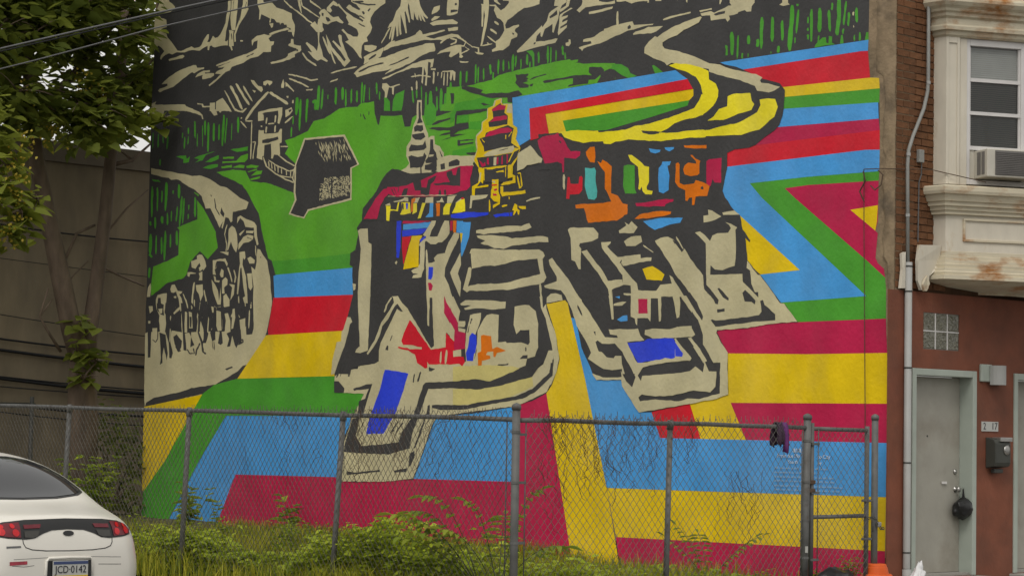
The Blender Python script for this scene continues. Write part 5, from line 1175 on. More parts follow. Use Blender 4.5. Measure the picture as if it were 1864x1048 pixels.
c2 5252 1589 5254 1581 5253 1568 5254 1555 5249 1548 5243 1548 5240 1555 5243 1568 5244 1581 5247 1588
c2 5612 1938 5514 1931 5518 1908 5572 1928
#people
c4 5024 1481 5038 1453 5059 1433 5079 1379 5105 1331 5159 1263 5257 1181 5325 1168 5381 1134 5472 1100 5622 1048 5894 1024 6014 995 6161 981 6334 956 6421 923 6438 895 6450 1003 6457 1405 6426 1415 6206 1415 6145 1421 6021 1404 5661 1404 5369 1398 5224 1471 5226 1520
k5 6455 1632 6392 1630 6365 1600 6341 1614 6326 1570 6292 1525 6301 1446 6383 1440 6386 1239 6417 1236 6426 1419 6451 1412 6459 1573
c6 6422 1594 6377 1593 6370 1564 6406 1543
c6 6423 1492 6398 1491 6397 1473 6422 1474
k5 6307 1446 6310 1431 6309 1406 6310 1380 6309 1366 6313 1363 6320 1355 6328 1347 6328 1344 6331 1347 6344 1354 6356 1361 6365 1364 6368 1362 6363 1357 6351 1350 6338 1343 6327 1338 6319 1344 6310 1351 6304 1360 6299 1365 6299 1380 6299 1405 6299 1431 6302 1446
c5 6373 1441 6313 1440 6316 1373 6361 1374
k4 6328 1614 6259 1605 6236 1524 6274 1532 6319 1562
c5 6307 1573 6257 1575 6262 1539 6287 1540
k5 6287 1409 6211 1393 6180 1262 6191 1216 6226 1306 6242 1249 6239 1198 6270 1187 6260 1234 6271 1329
k5 6222 1611 6153 1609 6125 1536 6137 1518 6174 1523 6146 1457 6153 1341 6119 1262 6136 1229 6160 1233 6171 1334 6219 1415 6209 1473 6211 1523 6231 1546
c6 6160 1435 6163 1419 6163 1389 6164 1359 6162 1342 6157 1341 6154 1358 6153 1388 6152 1418 6155 1435
k6 6149 1515 6047 1563 6035 1433 6085 1463 6121 1442 6144 1406
k5 6118 1377 6082 1391 6018 1346 6022 1303 6052 1271 6103 1326
k3 6155 1652 6081 1636 6079 1599 6115 1572 6140 1594
k5 6042 1606 6006 1605 5992 1561 5882 1558 5856 1500 5876 1408 5912 1409 5919 1302 5871 1315 5936 1402 5984 1396 5969 1331 5960 1277 5997 1282 6008 1396 6026 1504
c6 5948 1546 5912 1538 5895 1430 5937 1431 5940 1502
c6 5991 1547 5966 1539 5960 1403 5990 1403
k7 5935 1509 5914 1509 5911 1437 5928 1438
k5 5843 1614 5848 1603 5851 1583 5854 1562 5853 1549 5844 1531 5825 1504 5805 1476 5795 1461 5788 1450 5779 1430 5771 1409 5768 1398 5769 1387 5769 1364 5770 1341 5765 1328 5752 1328 5742 1340 5744 1363 5742 1385 5742 1399 5746 1412 5756 1432 5765 1453 5770 1465 5779 1481 5799 1509 5818 1537 5827 1551 5829 1561 5823 1581 5822 1602 5830 1614
k5 5839 1406 5835 1393 5821 1369 5809 1346 5799 1334 5795 1323 5792 1303 5786 1282 5784 1269 5774 1263 5762 1257 5750 1252 5740 1251 5734 1256 5736 1262 5749 1267 5762 1272 5764 1273 5764 1284 5772 1304 5775 1324 5778 1337 5785 1350 5801 1373 5817 1396 5828 1408
k5 5810 1330 5821 1324 5829 1309 5843 1297 5848 1288 5852 1280 5857 1267 5861 1253 5860 1245 5852 1243 5844 1250 5840 1264 5836 1278 5832 1285 5826 1292 5815 1305 5804 1319 5802 1327
k6 5963 1630 5956 1616 5929 1595 5906 1574 5894 1563 5889 1549 5880 1521 5871 1494 5867 1479 5869 1467 5870 1444 5874 1422 5870 1408 5858 1407 5848 1420 5849 1443 5844 1465 5843 1479 5847 1495 5856 1523 5864 1551 5872 1568 5887 1581 5912 1602 5935 1623 5953 1634
k6 5800 1599 5741 1611 5714 1547 5724 1497 5732 1405 5713 1391 5740 1328 5782 1328 5755 1392 5794 1456 5785 1534
k5 5704 1582 5669 1588 5644 1559 5635 1347 5670 1337 5696 1398 5673 1425 5699 1461 5677 1503 5707 1518
c6 5692 1574 5662 1566 5660 1531 5678 1532
k5 5654 1340 5655 1329 5651 1310 5648 1291 5644 1280 5639 1280 5639 1291 5642 1310 5646 1330 5650 1340
k6 5672 1340 5671 1330 5667 1312 5662 1294 5657 1284 5654 1284 5654 1294 5659 1312 5664 1331 5668 1341
k5 5481 1590 5320 1585 5316 1488 5361 1482 5392 1524 5393 1420 5358 1412 5343 1321 5377 1322 5399 1287 5417 1308 5449 1372 5469 1302 5504 1296 5483 1351 5513 1387 5462 1400 5442 1491 5457 1554
c6 5450 1547 5428 1553 5419 1490 5439 1421 5462 1414
k5 5632 1566 5550 1563 5480 1569 5490 1527 5537 1521 5532 1408 5567 1402 5552 1325 5574 1311 5604 1325 5590 1396 5608 1406 5561 1409 5560 1529 5631 1544
k5 5308 1585 5228 1582 5216 1416 5231 1378 5294 1376 5307 1557
c6 5254 1576 5258 1572 5257 1563 5258 1554 5255 1549 5249 1548 5245 1553 5245 1562 5245 1571 5248 1576
c6 5270 1535 5274 1514 5274 1476 5274 1439 5270 1417 5264 1417 5260 1438 5260 1476 5259 1513 5263 1535
k6 5387 1320 5374 1322 5356 1330 5339 1338 5331 1341 5338 1341 5336 1336 5335 1330 5331 1331 5339 1328 5358 1324 5375 1318 5384 1313 5381 1309 5369 1310 5351 1316 5333 1321 5321 1325 5320 1332 5322 1337 5325 1343 5334 1349 5347 1345 5365 1337 5383 1330 5391 1324
k5 5957 1287 5955 1281 5944 1272 5935 1262 5926 1256 5913 1255 5896 1255 5879 1255 5864 1256 5865 1266 5871 1277 5873 1288 5880 1295 5885 1294 5887 1287 5882 1276 5876 1264 5874 1260 5879 1262 5896 1263 5914 1263 5920 1262 5923 1266 5933 1276 5943 1285 5952 1289
k6 6093 1311 6090 1303 6079 1292 6070 1280 6062 1272 6049 1272 6040 1275 6030 1277 6026 1280 6029 1284 6035 1284 6045 1281 6055 1279 6054 1278 6057 1284 6067 1295 6080 1306 6087 1312
k5 5521 1149 5440 1169 5434 1159 5497 1143
c2 6419 895 6220 923 5952 963 5761 988 5808 967 5903 949 6108 895 6438 886
k5 6421 923 6334 956 6161 981 6015 999 5894 1024 5621 1044 5472 1100 5381 1134 5325 1168 5257 1181 5159 1263 5084 1365 5045 1495 5024 1577 5034 1639 5017 1638 4994 1603 4991 1548 5020 1432 5056 1365 5115 1290 5212 1181 5268 1154 5368 1089 5551 1048 5761 985 5952 960 6220 920 6419 895
#stripe
b3 1191 2758 1164 2758 175 2770 178 2714 220 2717 1005 2703 1055 2723
#stripe
r2 1005 2703 220 2717 178 2714 163 2576 750 2582 826 2618
#stripe
y3 769 2583 163 2576 106 2569 102 2516 768 2531
#stripe
g2 768 2531 102 2516 105 2444 767 2469
#stripe
b3 786 2470 111 2446 107 2363 803 2376
#stripe
m2 1050 2375 759 2375 107 2363 100 2305 680 2296 892 2292 1087 2290
#stripe
r2 1203 2284 892 2292 680 2296 100 2305 99 2206 187 2212 657 2202 1163 2190
#stripe
b3 1202 2190 657 2202 187 2212 99 2206 101 2098 564 2101 950 2093 866 2011 176 1474 729 1457 871 1608 605 1621 1016 1927 1198 2002
#stripe
g2 950 2093 564 2101 101 2098 104 2051 557 2058 711 2051 645 1998 171 1650 60 1563 53 1510 52 1358 614 1353 735 1453 729 1457 176 1474 866 2011
#stripe
m2 711 2051 557 2058 104 2051 107 1849 122 1800 107 1786 120 1664 105 1636 67 1607 60 1563 171 1650 645 1998
#stripe
y3 281 1914 108 1927 112 1849 122 1800
#stripe
y4 1062 1962 1016 1927 605 1621 869 1608 1001 1699 1041 1847
#stripe
m2 1187 1322 815 1352 704 1355 613 1353 52 1358 43 1187 549 1187 1085 1198 1146 1201
#stripe
y2 1185 1202 1085 1198 549 1187 43 1187 37 935 1065 937 957 743 1273 744 1357 932 1419 1033
#stripe
m1 1065 937 37 935 42 741 956 743
#stripe
r3 1638 898 1355 935 1273 744 1566 745
#stripe
b4 2286 1441 2229 1421 2215 1367 2177 1242 2118 1152 2053 1096 1866 1095 1725 913 1638 892 1566 745 956 743 42 741 44 474 1173 467 1964 464 2147 1072 2264 1415
#stripe
y5 2489 1515 2306 1532 2288 1497 2264 1415 2147 1072 1964 464 1856 33 1860 -3 2220 23 2229 53 2455 982 2433 1067 2395 1349
#stripe
y1 1964 464 1173 467 44 474 47 208 1169 200 1887 196
#stripe
m1 1887 196 1169 200 47 208 48 11 1847 -23 1860 -3 1856 33
#stripe
m6 2692 925 2456 998 2229 53 2220 17 2668 -7
#stripe
b1 3466 873 2693 941 2681 477 3590 471 3562 707
#stripe
m1 5375 453 4290 462 4278 442 3590 471 2681 477 2668 -7 3341 -10 4376 5 4938 31 5291 69 5578 97 5435 353
#stripe
b1 5495 840 4190 849 4238 697 4284 463 5375 453 5435 353 5578 97 5706 99 6118 131 5788 531
#stripe
g6 5382 1085 4666 1092 4280 1100 4276 1000 4035 1000 4163 849 5495 840 5788 531 6118 131 6440 118 6427 309 6182 523 5766 983 5636 1045
#stripe
y6 6449 895 5783 979 5766 983 6182 523 6427 309 6444 323
#stripe
b4 5018 1754 4989 1760 4212 1776 4195 1758 4189 1603 5001 1611
#stripe
r6 5012 1611 4189 1606 4211 1455 4262 1380 5055 1368 5062 1403
#stripe
y7 5079 1368 4263 1382 4334 1097 5379 1085
#fort
k8 4125 2073 4177 2024 4160 1985 4188 1886 4236 1868 4239 1795 4212 1783 4209 1697 4200 1603 4249 1466 4284 1387 4304 1315 4352 1305 4385 1163 4361 1097 4363 993 4072 986 4163 849 4297 662 4298 541 4310 438 4122 436 3589 467 3415 814 3386 851 3075 869 2701 913 2543 951 2453 989 2410 1036 2367 1123 2351 1182 2385 1321 2466 1499 2315 1516 2292 1497 2264 1415 2237 1411 2215 1367 2177 1242 2118 1152 2083 1093 2052 1062 1865 1061 1856 1028 1805 970 1724 883 1638 886 1353 929 1081 979 1089 1198 1168 1313 1148 1324 953 1329 815 1346 704 1352 613 1353 705 1449 731 1456 871 1607 959 1683 972 1785 1016 1927 1058 1959 1121 2030 1137 2066 1123 2130 1108 2191 1106 2262 1202 2210 2462 2268 3914 2096
#fort
c9 4166 2005 4142 2017 4069 2016 4062 1929 4029 1916 4028 1780 4030 1588 4152 1591 4149 1748 4135 1827 4134 1890 4157 1986
c9 4208 1676 4175 1670 4178 1638 4198 1631
u9 3794 2056 3750 2053 3753 1888 3766 1819 3790 1820 3795 1968
m9 3734 2047 3594 2050 3459 2050 3467 2030 3562 2025 3655 2023 3741 2027
b10 3733 2022 3593 2024 3474 2026 3507 1989 3639 1991 3732 1990
u9 3744 1986 3639 1988 3511 1987 3545 1960 3575 1952 3739 1949
r9 3739 1944 3653 1948 3689 1870 3718 1778 3726 1783 3741 1887
y9 3649 1948 3552 1945 3582 1906 3581 1757 3725 1747 3718 1778 3682 1869
c10 3459 2043 3425 2041 3439 2006 3469 1972 3487 1937 3414 1933 3385 1983 3349 2032 3312 2042 3305 1948 3330 1919 3375 1896 3405 1897 3428 1886 3474 1890 3513 1910 3528 1908 3527 1862 3530 1740 3545 1720 3556 1690 3641 1690 3630 1705 3584 1714 3630 1718 3650 1737 3585 1752 3570 1777 3569 1880 3585 1890 3559 1915 3513 1933 3545 1950 3507 1989
u11 3578 1916 3552 1932 3517 1944 3521 1931 3566 1905
m9 3304 2039 3278 2038 3279 1962 3302 1973
o9 3274 2038 3244 2036 3249 1950 3275 1952
c9 3264 1949 3219 1944 3225 1914 3283 1831 3326 1762 3340 1742 3343 1692 3307 1640 3267 1558 3502 1565 3519 1852 3507 1861 3493 1774 3432 1782 3444 1802 3411 1824 3343 1831 3315 1893
u10 3489 1751 3447 1749 3449 1696 3463 1673 3490 1680
m10 3490 1657 3463 1656 3447 1635 3461 1607 3481 1610
c9 3805 1792 3789 1802 3781 1791 3789 1778
#fort
c10 4152 1594 4030 1591 4034 1473 4043 1254 4115 1237 4164 1242 4157 1261 4121 1281 4139 1449
c9 4250 1468 4217 1464 4200 1435 4224 1422 4238 1367 4273 1283 4312 1215 4335 1171 4366 1111 4399 1105 4390 1190 4348 1311 4307 1316 4301 1379 4285 1389
c9 3936 1185 3938 1252 3916 1320 3863 1381 3810 1457 3772 1510 3716 1486 3674 1505 3542 1359 3451 1258 3323 1269 3324 1330 3241 1298 3243 1358 3186 1357 3178 1097 4209 1104 4202 1135 4136 1140 4129 1161 3975 1170
c10 3822 1584 3767 1583 3726 1538 3670 1503 3716 1486 3773 1536 3804 1514 3857 1443 3911 1403 3933 1341 3964 1300 4042 1225 4054 1238 3980 1315 3920 1424 3843 1499 3805 1545 3810 1571
k11 3796 1524 3769 1538 3725 1496 3732 1486 3772 1508 3806 1462 3855 1391 3908 1319 3931 1289 3917 1340 3895 1392 3826 1478
c9 3828 1580 3840 1574 3853 1561 3867 1547 3874 1538 3880 1530 3886 1513 3895 1498 3897 1489 3891 1487 3882 1495 3874 1510 3867 1526 3862 1534 3855 1542 3841 1555 3829 1570 3823 1578
c10 3453 1591 3453 1570 3279 1565 3260 1565 3198 1477 3211 1428 3215 1408 3243 1358 3241 1298 3314 1350 3324 1330 3322 1264 3431 1246 3451 1261 3425 1271 3440 1418
c10 3502 1575 3472 1574 3472 1571 3474 1393 3489 1396 3497 1536
m11 3343 1572 3319 1531 3219 1418 3213 1358 3185 1347 3183 1247 3240 1248 3243 1358 3340 1469
r11 3652 1433 3637 1427 3557 1349 3451 1251 3319 1264 3321 1350 3241 1296 3240 1248 3183 1247 3180 1157 3308 1161 3467 1162 3486 1178 3482 1142 3504 1137 3574 1171 3599 1222 3662 1249 3756 1265 3753 1273 3709 1265 3535 1255 3535 1265 3616 1279 3710 1285 3726 1309 3704 1357 3660 1423
c12 3718 1283 3535 1265 3535 1255 3647 1256
c12 3363 1240 3366 1227 3370 1205 3370 1182 3368 1169 3361 1169 3357 1181 3355 1204 3353 1226 3356 1239
c12 3316 1247 3321 1232 3325 1206 3327 1179 3324 1164 3315 1163 3308 1178 3305 1204 3300 1231 3306 1246
c12 3254 1241 3183 1247 3181 1207 3250 1203
k10 3860 1282 3848 1280 3847 1251 3875 1257
k10 3816 1344 3821 1339 3828 1328 3832 1317 3835 1311 3831 1310 3825 1315 3820 1326 3814 1337 3812 1343
k10 3466 1147 3413 1132 3458 1122
#fort
m10 3303 2034 3280 2032 3282 1962 3301 1963
o10 3277 2032 3247 2031 3248 1950 3271 1951
b9 3243 2033 3191 2030 3187 2007 3120 2004 3132 1919 3164 1850 3192 1801 3200 1822 3202 1897 3192 1942 3244 1947
y10 3211 1943 3188 1942 3195 1902 3203 1882
c10 3267 1948 3218 1943 3246 1879 3297 1813 3299 1907
c9 3294 1710 3250 1769 3204 1829 3198 1751 3226 1702 3195 1648 3203 1561 3254 1638
c9 3071 1953 2889 1964 2789 1964 2683 1958 2620 1972 2599 1946 2633 1933 2774 1928 2889 1929 3004 1925 3070 1936
c9 3066 1921 2960 1918 2831 1907 2759 1891 2500 1890 2462 1879 2458 1854 2534 1858 2673 1850 2758 1846 2829 1832 2908 1839 2966 1859 3032 1872 2989 1887 3055 1908
c9 3112 1845 2908 1834 2786 1823 2533 1814 2498 1798 2484 1776 2504 1760 2492 1694 2470 1650 2487 1626 2528 1613 2667 1603 2765 1589 2880 1595 2995 1589 3119 1598 3141 1586 3179 1605 3151 1679 3131 1734 3116 1738 3105 1728 3111 1678 3135 1624 3047 1633 2881 1630 2795 1632 2696 1648 2519 1673 2545 1761 2608 1762 2727 1757 2876 1736 2999 1738 3101 1727 3115 1818 3126 1818
c10 2523 1617 2526 1605 2523 1583 2518 1561 2516 1549 2515 1536 2510 1513 2505 1490 2500 1477 2494 1478 2494 1491 2497 1514 2499 1537 2502 1550 2505 1562 2507 1584 2510 1605 2516 1618
c9 2452 1750 2425 1761 2366 1703 2283 1624 2262 1585 2179 1511 2178 1469 2266 1471 2294 1524 2336 1573 2404 1580 2479 1592 2486 1604 2384 1627 2385 1651 2441 1721
c9 2464 1534 2430 1557 2389 1558 2342 1544 2334 1515 2463 1505
c9 2648 2105 2610 2115 2530 2119 2533 2110 2582 2104 2644 2098
#fort
c9 3199 1522 3155 1541 2936 1534 2849 1522 2803 1521 2805 1484 2920 1477 3029 1490 3153 1483 3164 1494 3102 1507 3191 1512
c12 3289 1565 3267 1564 3204 1467 3210 1417 3218 1412 3288 1504
m12 3288 1504 3241 1433 3218 1407 3220 1357 3145 1346 3146 1251 3243 1242 3248 1298 3284 1374
c13 3285 1414 3242 1363 3244 1298 3282 1323
r12 3282 1313 3251 1293 3243 1242 3265 1243 3260 1203 3160 1206 3148 1171 3169 1147 3196 1162 3277 1160
c13 3214 1417 3151 1416 3147 1396 3158 1381 3213 1382
c10 3213 1377 3146 1366 3149 1346 3209 1357
c9 3142 1341 3108 1452 3013 1462 3016 1428 3040 1369 3061 1334 3044 1260 3058 1225 3071 1176 3137 1176 3147 1261
c12 3277 1158 3196 1162 3169 1147 3148 1171 3137 1176 3071 1176 3043 1240 3040 1359 2990 1427 2962 1449 2919 1452 2861 1444 2864 1286 2800 1290 2786 1280 2666 1281 2609 1265 2596 1282 2601 1352 2675 1354 2709 1328 2732 1387 2727 1489 2671 1497 2608 1496 2552 1460 2529 1387 2526 1252 2552 1199 2614 1185 2627 1147 2718 1123 2837 1080 2944 1066 3075 1069 3141 1072 3200 1060 3274 1055
u10 3112 1325 3090 1345 3053 1329 3045 1279 3058 1230 3069 1220 3075 1178 3130 1181 3138 1226 3121 1261
o13 3010 1328 2988 1333 2951 1325 2923 1322 2910 1248 2871 1257 2792 1236 2870 1223 2883 1198 2898 1201 2902 1233 2949 1231 2963 1214 2927 1209 2926 1189 2998 1180 2997 1145 3030 1148 3036 1225 3007 1234
k10 3095 1432 3101 1427 3105 1417 3109 1407 3109 1400 3104 1399 3100 1405 3095 1415 3090 1425 3090 1431
k10 3115 1390 3120 1383 3125 1369 3128 1354 3129 1346 3125 1345 3120 1353 3117 1367 3113 1382 3112 1390
k13 2875 1144 2854 1156 2768 1160 2775 1153 2867 1139
k13 2629 1253 2633 1249 2632 1241 2633 1234 2629 1229 2623 1229 2621 1233 2620 1241 2622 1249 2624 1253
k13 2677 1184 2650 1205 2611 1207 2611 1188 2649 1186
c9 2440 1231 2405 1231 2401 1183 2423 1126 2466 1069 2500 1036 2779 1037 2584 1076 2523 1131 2482 1155
c11 2523 1542 2502 1541 2490 1478 2467 1499 2463 1472 2384 1322 2353 1183 2372 1116 2414 1036 2459 1036 2412 1087 2394 1178 2409 1231 2417 1270 2468 1415 2507 1478
k12 2407 1178 2409 1167 2412 1148 2413 1128 2414 1117 2424 1103 2441 1077 2460 1052 2468 1037 2464 1035 2452 1049 2434 1075 2416 1100 2405 1115 2403 1127 2401 1147 2401 1167 2402 1178
c10 2297 1525 2200 1522 2178 1503 2174 1318 2203 1351 2231 1409 2266 1472
#fort
c13 4330 1110 2612 1099 2464 1098 2419 1119 2388 1090 2447 995 2649 927 2710 913 3375 851 3419 814 3588 472 3888 445 4276 438 4254 682 4163 854 4071 985 4363 993 4360 1094
C14 3251 1147 2927 1152 2716 1143 2561 1106 2818 1050 3248 1059
C14 3247 1014 2976 1017 2570 1081 2559 1027 2764 963 3049 926 3244 915
k14 4365 1063 4322 1063 4260 1020 4265 993 4363 993
k14 4300 1181 4311 1164 4329 1135 4341 1105 4346 1087 4337 1086 4325 1101 4311 1131 4294 1161 4292 1179
k14 4268 1180 4277 1165 4291 1138 4303 1110 4307 1094 4303 1094 4294 1109 4281 1136 4268 1163 4263 1179
k14 4198 1155 4186 1171 3983 1177 4137 1155 4197 1141 4214 1090 4232 1094 4221 1132
k14 4175 1016 4050 1043 3990 1046 4035 954 4073 854 4127 854 4118 939 4058 954 4047 977 4025 1016 4168 1004
k15 4174 830 4108 839 4140 723 4084 662 3919 672 3733 690 3700 751 3634 819 3600 850 3515 1037 3493 1052 3248 1059 3053 1072 2924 1057 2819 1086 2613 1149 2562 1170 2481 1169 2571 1084 2818 1035 3030 1010 3247 1018 3469 1015 3533 880 3598 767 3628 654 3823 613 4252 621 4242 683
u14 3875 1134 3770 1125 3654 1109 3697 1007 3762 871 3818 810 3874 741 4039 735 4007 847 3929 985
k15 3433 918 3114 919 3049 930 2712 970 2569 1013 2429 1105 2420 1161 2398 1161 2404 1090 2548 992 2649 956 2868 930 3134 893 3354 888 3432 899
k14 3466 914 3450 918 3453 851 3487 847
k14 3496 836 3516 805 3544 747 3575 689 3587 656 3579 654 3560 686 3529 743 3501 801 3488 835
k14 3627 624 3582 640 3581 603 3614 550 3636 542
k14 3768 516 3647 534 3652 511 3761 505
k14 4223 501 4115 496 3902 520 3901 505 4090 489 4216 478
k14 4254 620 4254 595 4252 551 4252 506 4249 481 4245 481 4245 506 4245 551 4248 596 4250 621
k14 3802 749 3787 760 3765 782 3743 804 3734 817 3739 820 3753 808 3776 787 3797 764 3807 751
k14 3755 749 3741 759 3720 779 3697 798 3688 810 3693 812 3708 803 3729 783 3750 763 3760 751
k14 3544 1117 3552 1107 3560 1087 3570 1068 3570 1057 3564 1055 3554 1065 3547 1085 3539 1104 3537 1115
k14 3600 1105 3604 1096 3609 1079 3611 1063 3609 1053 3604 1052 3600 1062 3597 1078 3594 1095 3594 1105
k11 3468 1145 3411 1134 3445 1119 3467 1123
#fort
c9 2300 1917 2283 1928 2096 1918 2073 1896 2056 1885 2059 1857 2108 1843 2200 1835 2210 1822 2193 1802 2192 1764 2194 1687 2211 1688 2238 1732 2269 1743 2278 1868
c9 2189 1787 2146 1797 2092 1740 2019 1671 1978 1613 1868 1619 1861 1586 1945 1565 1944 1524 1967 1525 1977 1566 2058 1663
c9 2035 1832 1960 1834 1960 1824 1986 1806 1903 1742 1870 1694 1792 1621 1756 1592 1746 1554 1607 1547 1577 1581 1497 1583 1484 1568 1440 1530 1403 1508 1796 1519 1804 1582 1861 1588 1866 1642 1935 1710 2028 1799
c9 1903 1744 1782 1750 1731 1751 1730 1730 1649 1732 1651 1712 1736 1709 1781 1699 1864 1693
k10 1876 1727 1880 1724 1883 1718 1886 1713 1885 1709 1881 1708 1878 1710 1875 1716 1872 1722 1872 1726
c9 1900 1891 1842 1917 1856 1938 1823 1918 1804 1938 1756 1903 1784 1872 1893 1877
c9 1860 1829 1803 1854 1730 1855 1720 1822 1770 1801 1840 1804
c9 1714 1799 1701 1790 1675 1777 1650 1763 1635 1757 1632 1759 1646 1768 1671 1781 1695 1796 1712 1802
y9 1713 1669 1641 1684 1550 1635 1568 1600 1684 1612
c9 1625 1822 1582 1836 1526 1838 1489 1820 1426 1749 1408 1766 1351 1700 1348 1528 1473 1632 1498 1674
k10 1493 1819 1484 1805 1462 1783 1440 1760 1427 1748 1424 1749 1435 1763 1455 1786 1476 1809 1490 1821
c9 1469 1834 1462 1821 1444 1799 1427 1777 1416 1765 1412 1767 1420 1780 1437 1802 1453 1825 1465 1836
c10 1513 1627 1491 1619 1466 1586 1403 1508 1440 1509 1484 1559
c10 2359 1699 2290 1634 2207 1532 2308 1535 2356 1579
b9 1715 1933 1584 1944 1423 1938 1441 1911 1515 1904 1626 1882 1671 1903
o9 2175 2032 1835 2012 1837 1982 1908 1958 1966 1949 2140 1949
#fort
c11 2356 1590 2265 1596 2221 1542 2132 1459 2031 1344 1991 1301 1894 1294 1900 1262 2016 1264 2049 1283 2066 1274 2042 1222 2015 1217 1976 1188 1924 1183 1911 1197 1863 1192 1858 1122 1935 1115 2000 1123 2123 1180 2100 1213 2128 1261 2217 1371 2255 1453 2315 1545
k12 2215 1482 2212 1470 2199 1451 2187 1432 2177 1422 2172 1423 2175 1435 2188 1454 2200 1474 2210 1484
k12 2083 1333 2067 1333 2066 1311
c10 1970 1530 1944 1529 1941 1562 1928 1398 1944 1398 1966 1516
c9 1930 1484 1866 1494 1831 1493 1865 1471 1930 1473
c10 1854 1540 1796 1539 1796 1525 1854 1531
c11 1799 1525 1607 1546 1582 1518 1440 1514 1432 1409 1450 1391 1489 1515 1570 1531 1570 1380 1586 1376 1594 1505 1647 1506 1648 1377 1667 1399 1749 1398 1748 1361 1761 1371 1768 1399 1797 1409
m12 1742 1507 1675 1505 1671 1426 1740 1426
b9 1918 1524 1883 1525 1886 1513
b9 1902 1397 1858 1415 1826 1419 1822 1386 1876 1383
c11 1441 1541 1354 1461 1346 1420 1421 1499
c12 1966 1342 1742 1342 1722 1305 1693 1277 1823 1270 1744 1153 1669 1157 1600 1170 1526 1178 1434 1184 1404 1191 1473 1282 1460 1284 1386 1213 1349 1181 1355 1165 1507 1155 1719 1134 1737 1094 1768 1094 1860 1219 1919 1267 1894 1294 1901 1308 1952 1314
c9 1691 1332 1635 1340 1504 1335 1449 1346 1345 1348 1344 1289 1627 1287 1691 1309
u13 1820 1265 1696 1270 1671 1284 1479 1285 1404 1200 1422 1184 1507 1169 1600 1170 1738 1153
k12 1926 1309 1901 1308 1900 1295 1926 1296
c9 1859 1150 1838 1095 1858 1095
#fort
c9 1271 1939 1235 1943 1239 1969 1209 1965 1143 1927 1184 1914 1238 1903 1271 1902
c9 1137 1949 1055 1953 1014 1929 1031 1932 1131 1935
c9 1330 1851 1297 1856 1261 1834 1221 1801 1207 1831 1171 1839 1094 1837 1077 1861 1089 1879 1116 1896 1077 1885 1033 1865 1045 1850 1037 1743 1045 1661 1085 1653 1132 1640 1186 1646 1216 1670 1218 1620 991 1616 988 1572 950 1539 932 1517 1196 1525 1244 1567 1251 1788
c9 961 1682 789 1512 903 1516 930 1561 940 1632 963 1648
c11 1473 1799 1423 1746 1405 1768 1361 1712 1269 1618 1259 1536 1237 1527 1370 1531 1432 1606 1469 1630
k9 1010 1862 995 1852 939 1791 945 1783 977 1807 1009 1844
#fort
c12 1432 1600 1268 1594 1259 1545 1189 1484 1177 1463 1159 1461 1156 1483 1208 1538 1244 1567 1245 1594 991 1585 985 1571 944 1539 880 1488 880 1519 927 1556 933 1609 870 1607 732 1455 704 1450 616 1354 714 1352 815 1346 952 1329 1163 1324 1168 1309 1138 1259 1087 1201 1089 1148 1172 1149 1202 1171 1263 1248 1263 1297 1301 1379 1319 1397 1356 1444 1431 1514 1388 1512 1271 1374 1265 1396 1309 1474 1358 1525
k13 1166 1544 1151 1546 1083 1490 1088 1477 1124 1495
k13 990 1514 973 1529 938 1507 897 1471 902 1453 926 1467 972 1469
k13 1167 1434 1111 1437 1111 1421 1164 1416
k13 865 1470 848 1474 834 1447 765 1397 764 1367 953 1358 1092 1347 1175 1340 1211 1377 1199 1381 1175 1374 1046 1380 873 1395 856 1413
c12 1468 1574 1443 1537 1430 1477 1435 1400 1453 1392 1466 1433
c10 1464 1344 1355 1351 1318 1300 1342 1290 1463 1287
c14 1463 1283 1457 1278 1382 1204 1343 1177 1351 1163 1461 1158
u15 1463 1264 1404 1200 1412 1180 1461 1187
c9 1372 1286 1348 1287 1286 1226 1231 1158 1261 1150 1298 1203
#fort
c16 1864 1115 1823 1051 1778 1022 1752 1077 1760 1091 1729 1120 1745 1126 1810 1213 1738 1154 1667 1154 1535 1178 1481 1172 1451 1185 1405 1182 1374 1185 1344 1179 1351 1165 1527 1155 1698 1131 1736 1085 1712 1056 1705 1082 1449 1095 1350 1108 1313 1130 1260 1099 1250 1144 1330 1235 1307 1240 1246 1155 1215 1104 1163 1104 1170 1020 1206 993 1273 998 1326 1001 1477 976 1601 970 1703 981 1730 964 1718 944 1600 953 1431 945 1370 959 1280 956 1139 987 1138 1154 1150 1185 1164 1149 1186 1149 1255 1251 1240 1256 1129 1243 1088 1201 1081 979 1161 959 1370 928 1724 881 1805 970 1854 1028 1863 1061 2053 1062 2083 1090 2083 1099 2001 1075 1859 1077
#fort
k9 1535 2775 1484 2747 1402 2692 1355 2631 1355 2596 1388 2571 1399 2543 1530 2517 1686 2496 1925 2456 2056 2463 2172 2475 2340 2447 2374 2462 2392 2481 2469 2482 2555 2483 2550 2275 1108 2174 1109 2264 1058 2279 956 2283 913 2293 856 2328 785 2361 750 2385 729 2433 720 2504 717 2564 753 2604 839 2631 882 2644 1006 2693 1244 2768
#road
c10 1312 3024 1300 3017 1323 2993 1372 2979 1433 2963 1479 2939 1548 2927 1587 2911 1587 2893 1571 2877 1493 2857 1408 2831 1323 2796 1240 2759 1165 2745 1097 2716 1009 2692 914 2669 870 2645 885 2633 877 2621 825 2610 748 2586 791 2568 825 2563 905 2579 920 2605 1023 2646 1149 2684 1243 2713 1247 2731 1399 2758 1515 2793 1553 2782 1569 2799 1656 2834 1688 2852 1724 2867 1721 2902 1690 2928 1643 2952 1627 2947 1588 2963 1526 2985 1434 3006 1365 3016
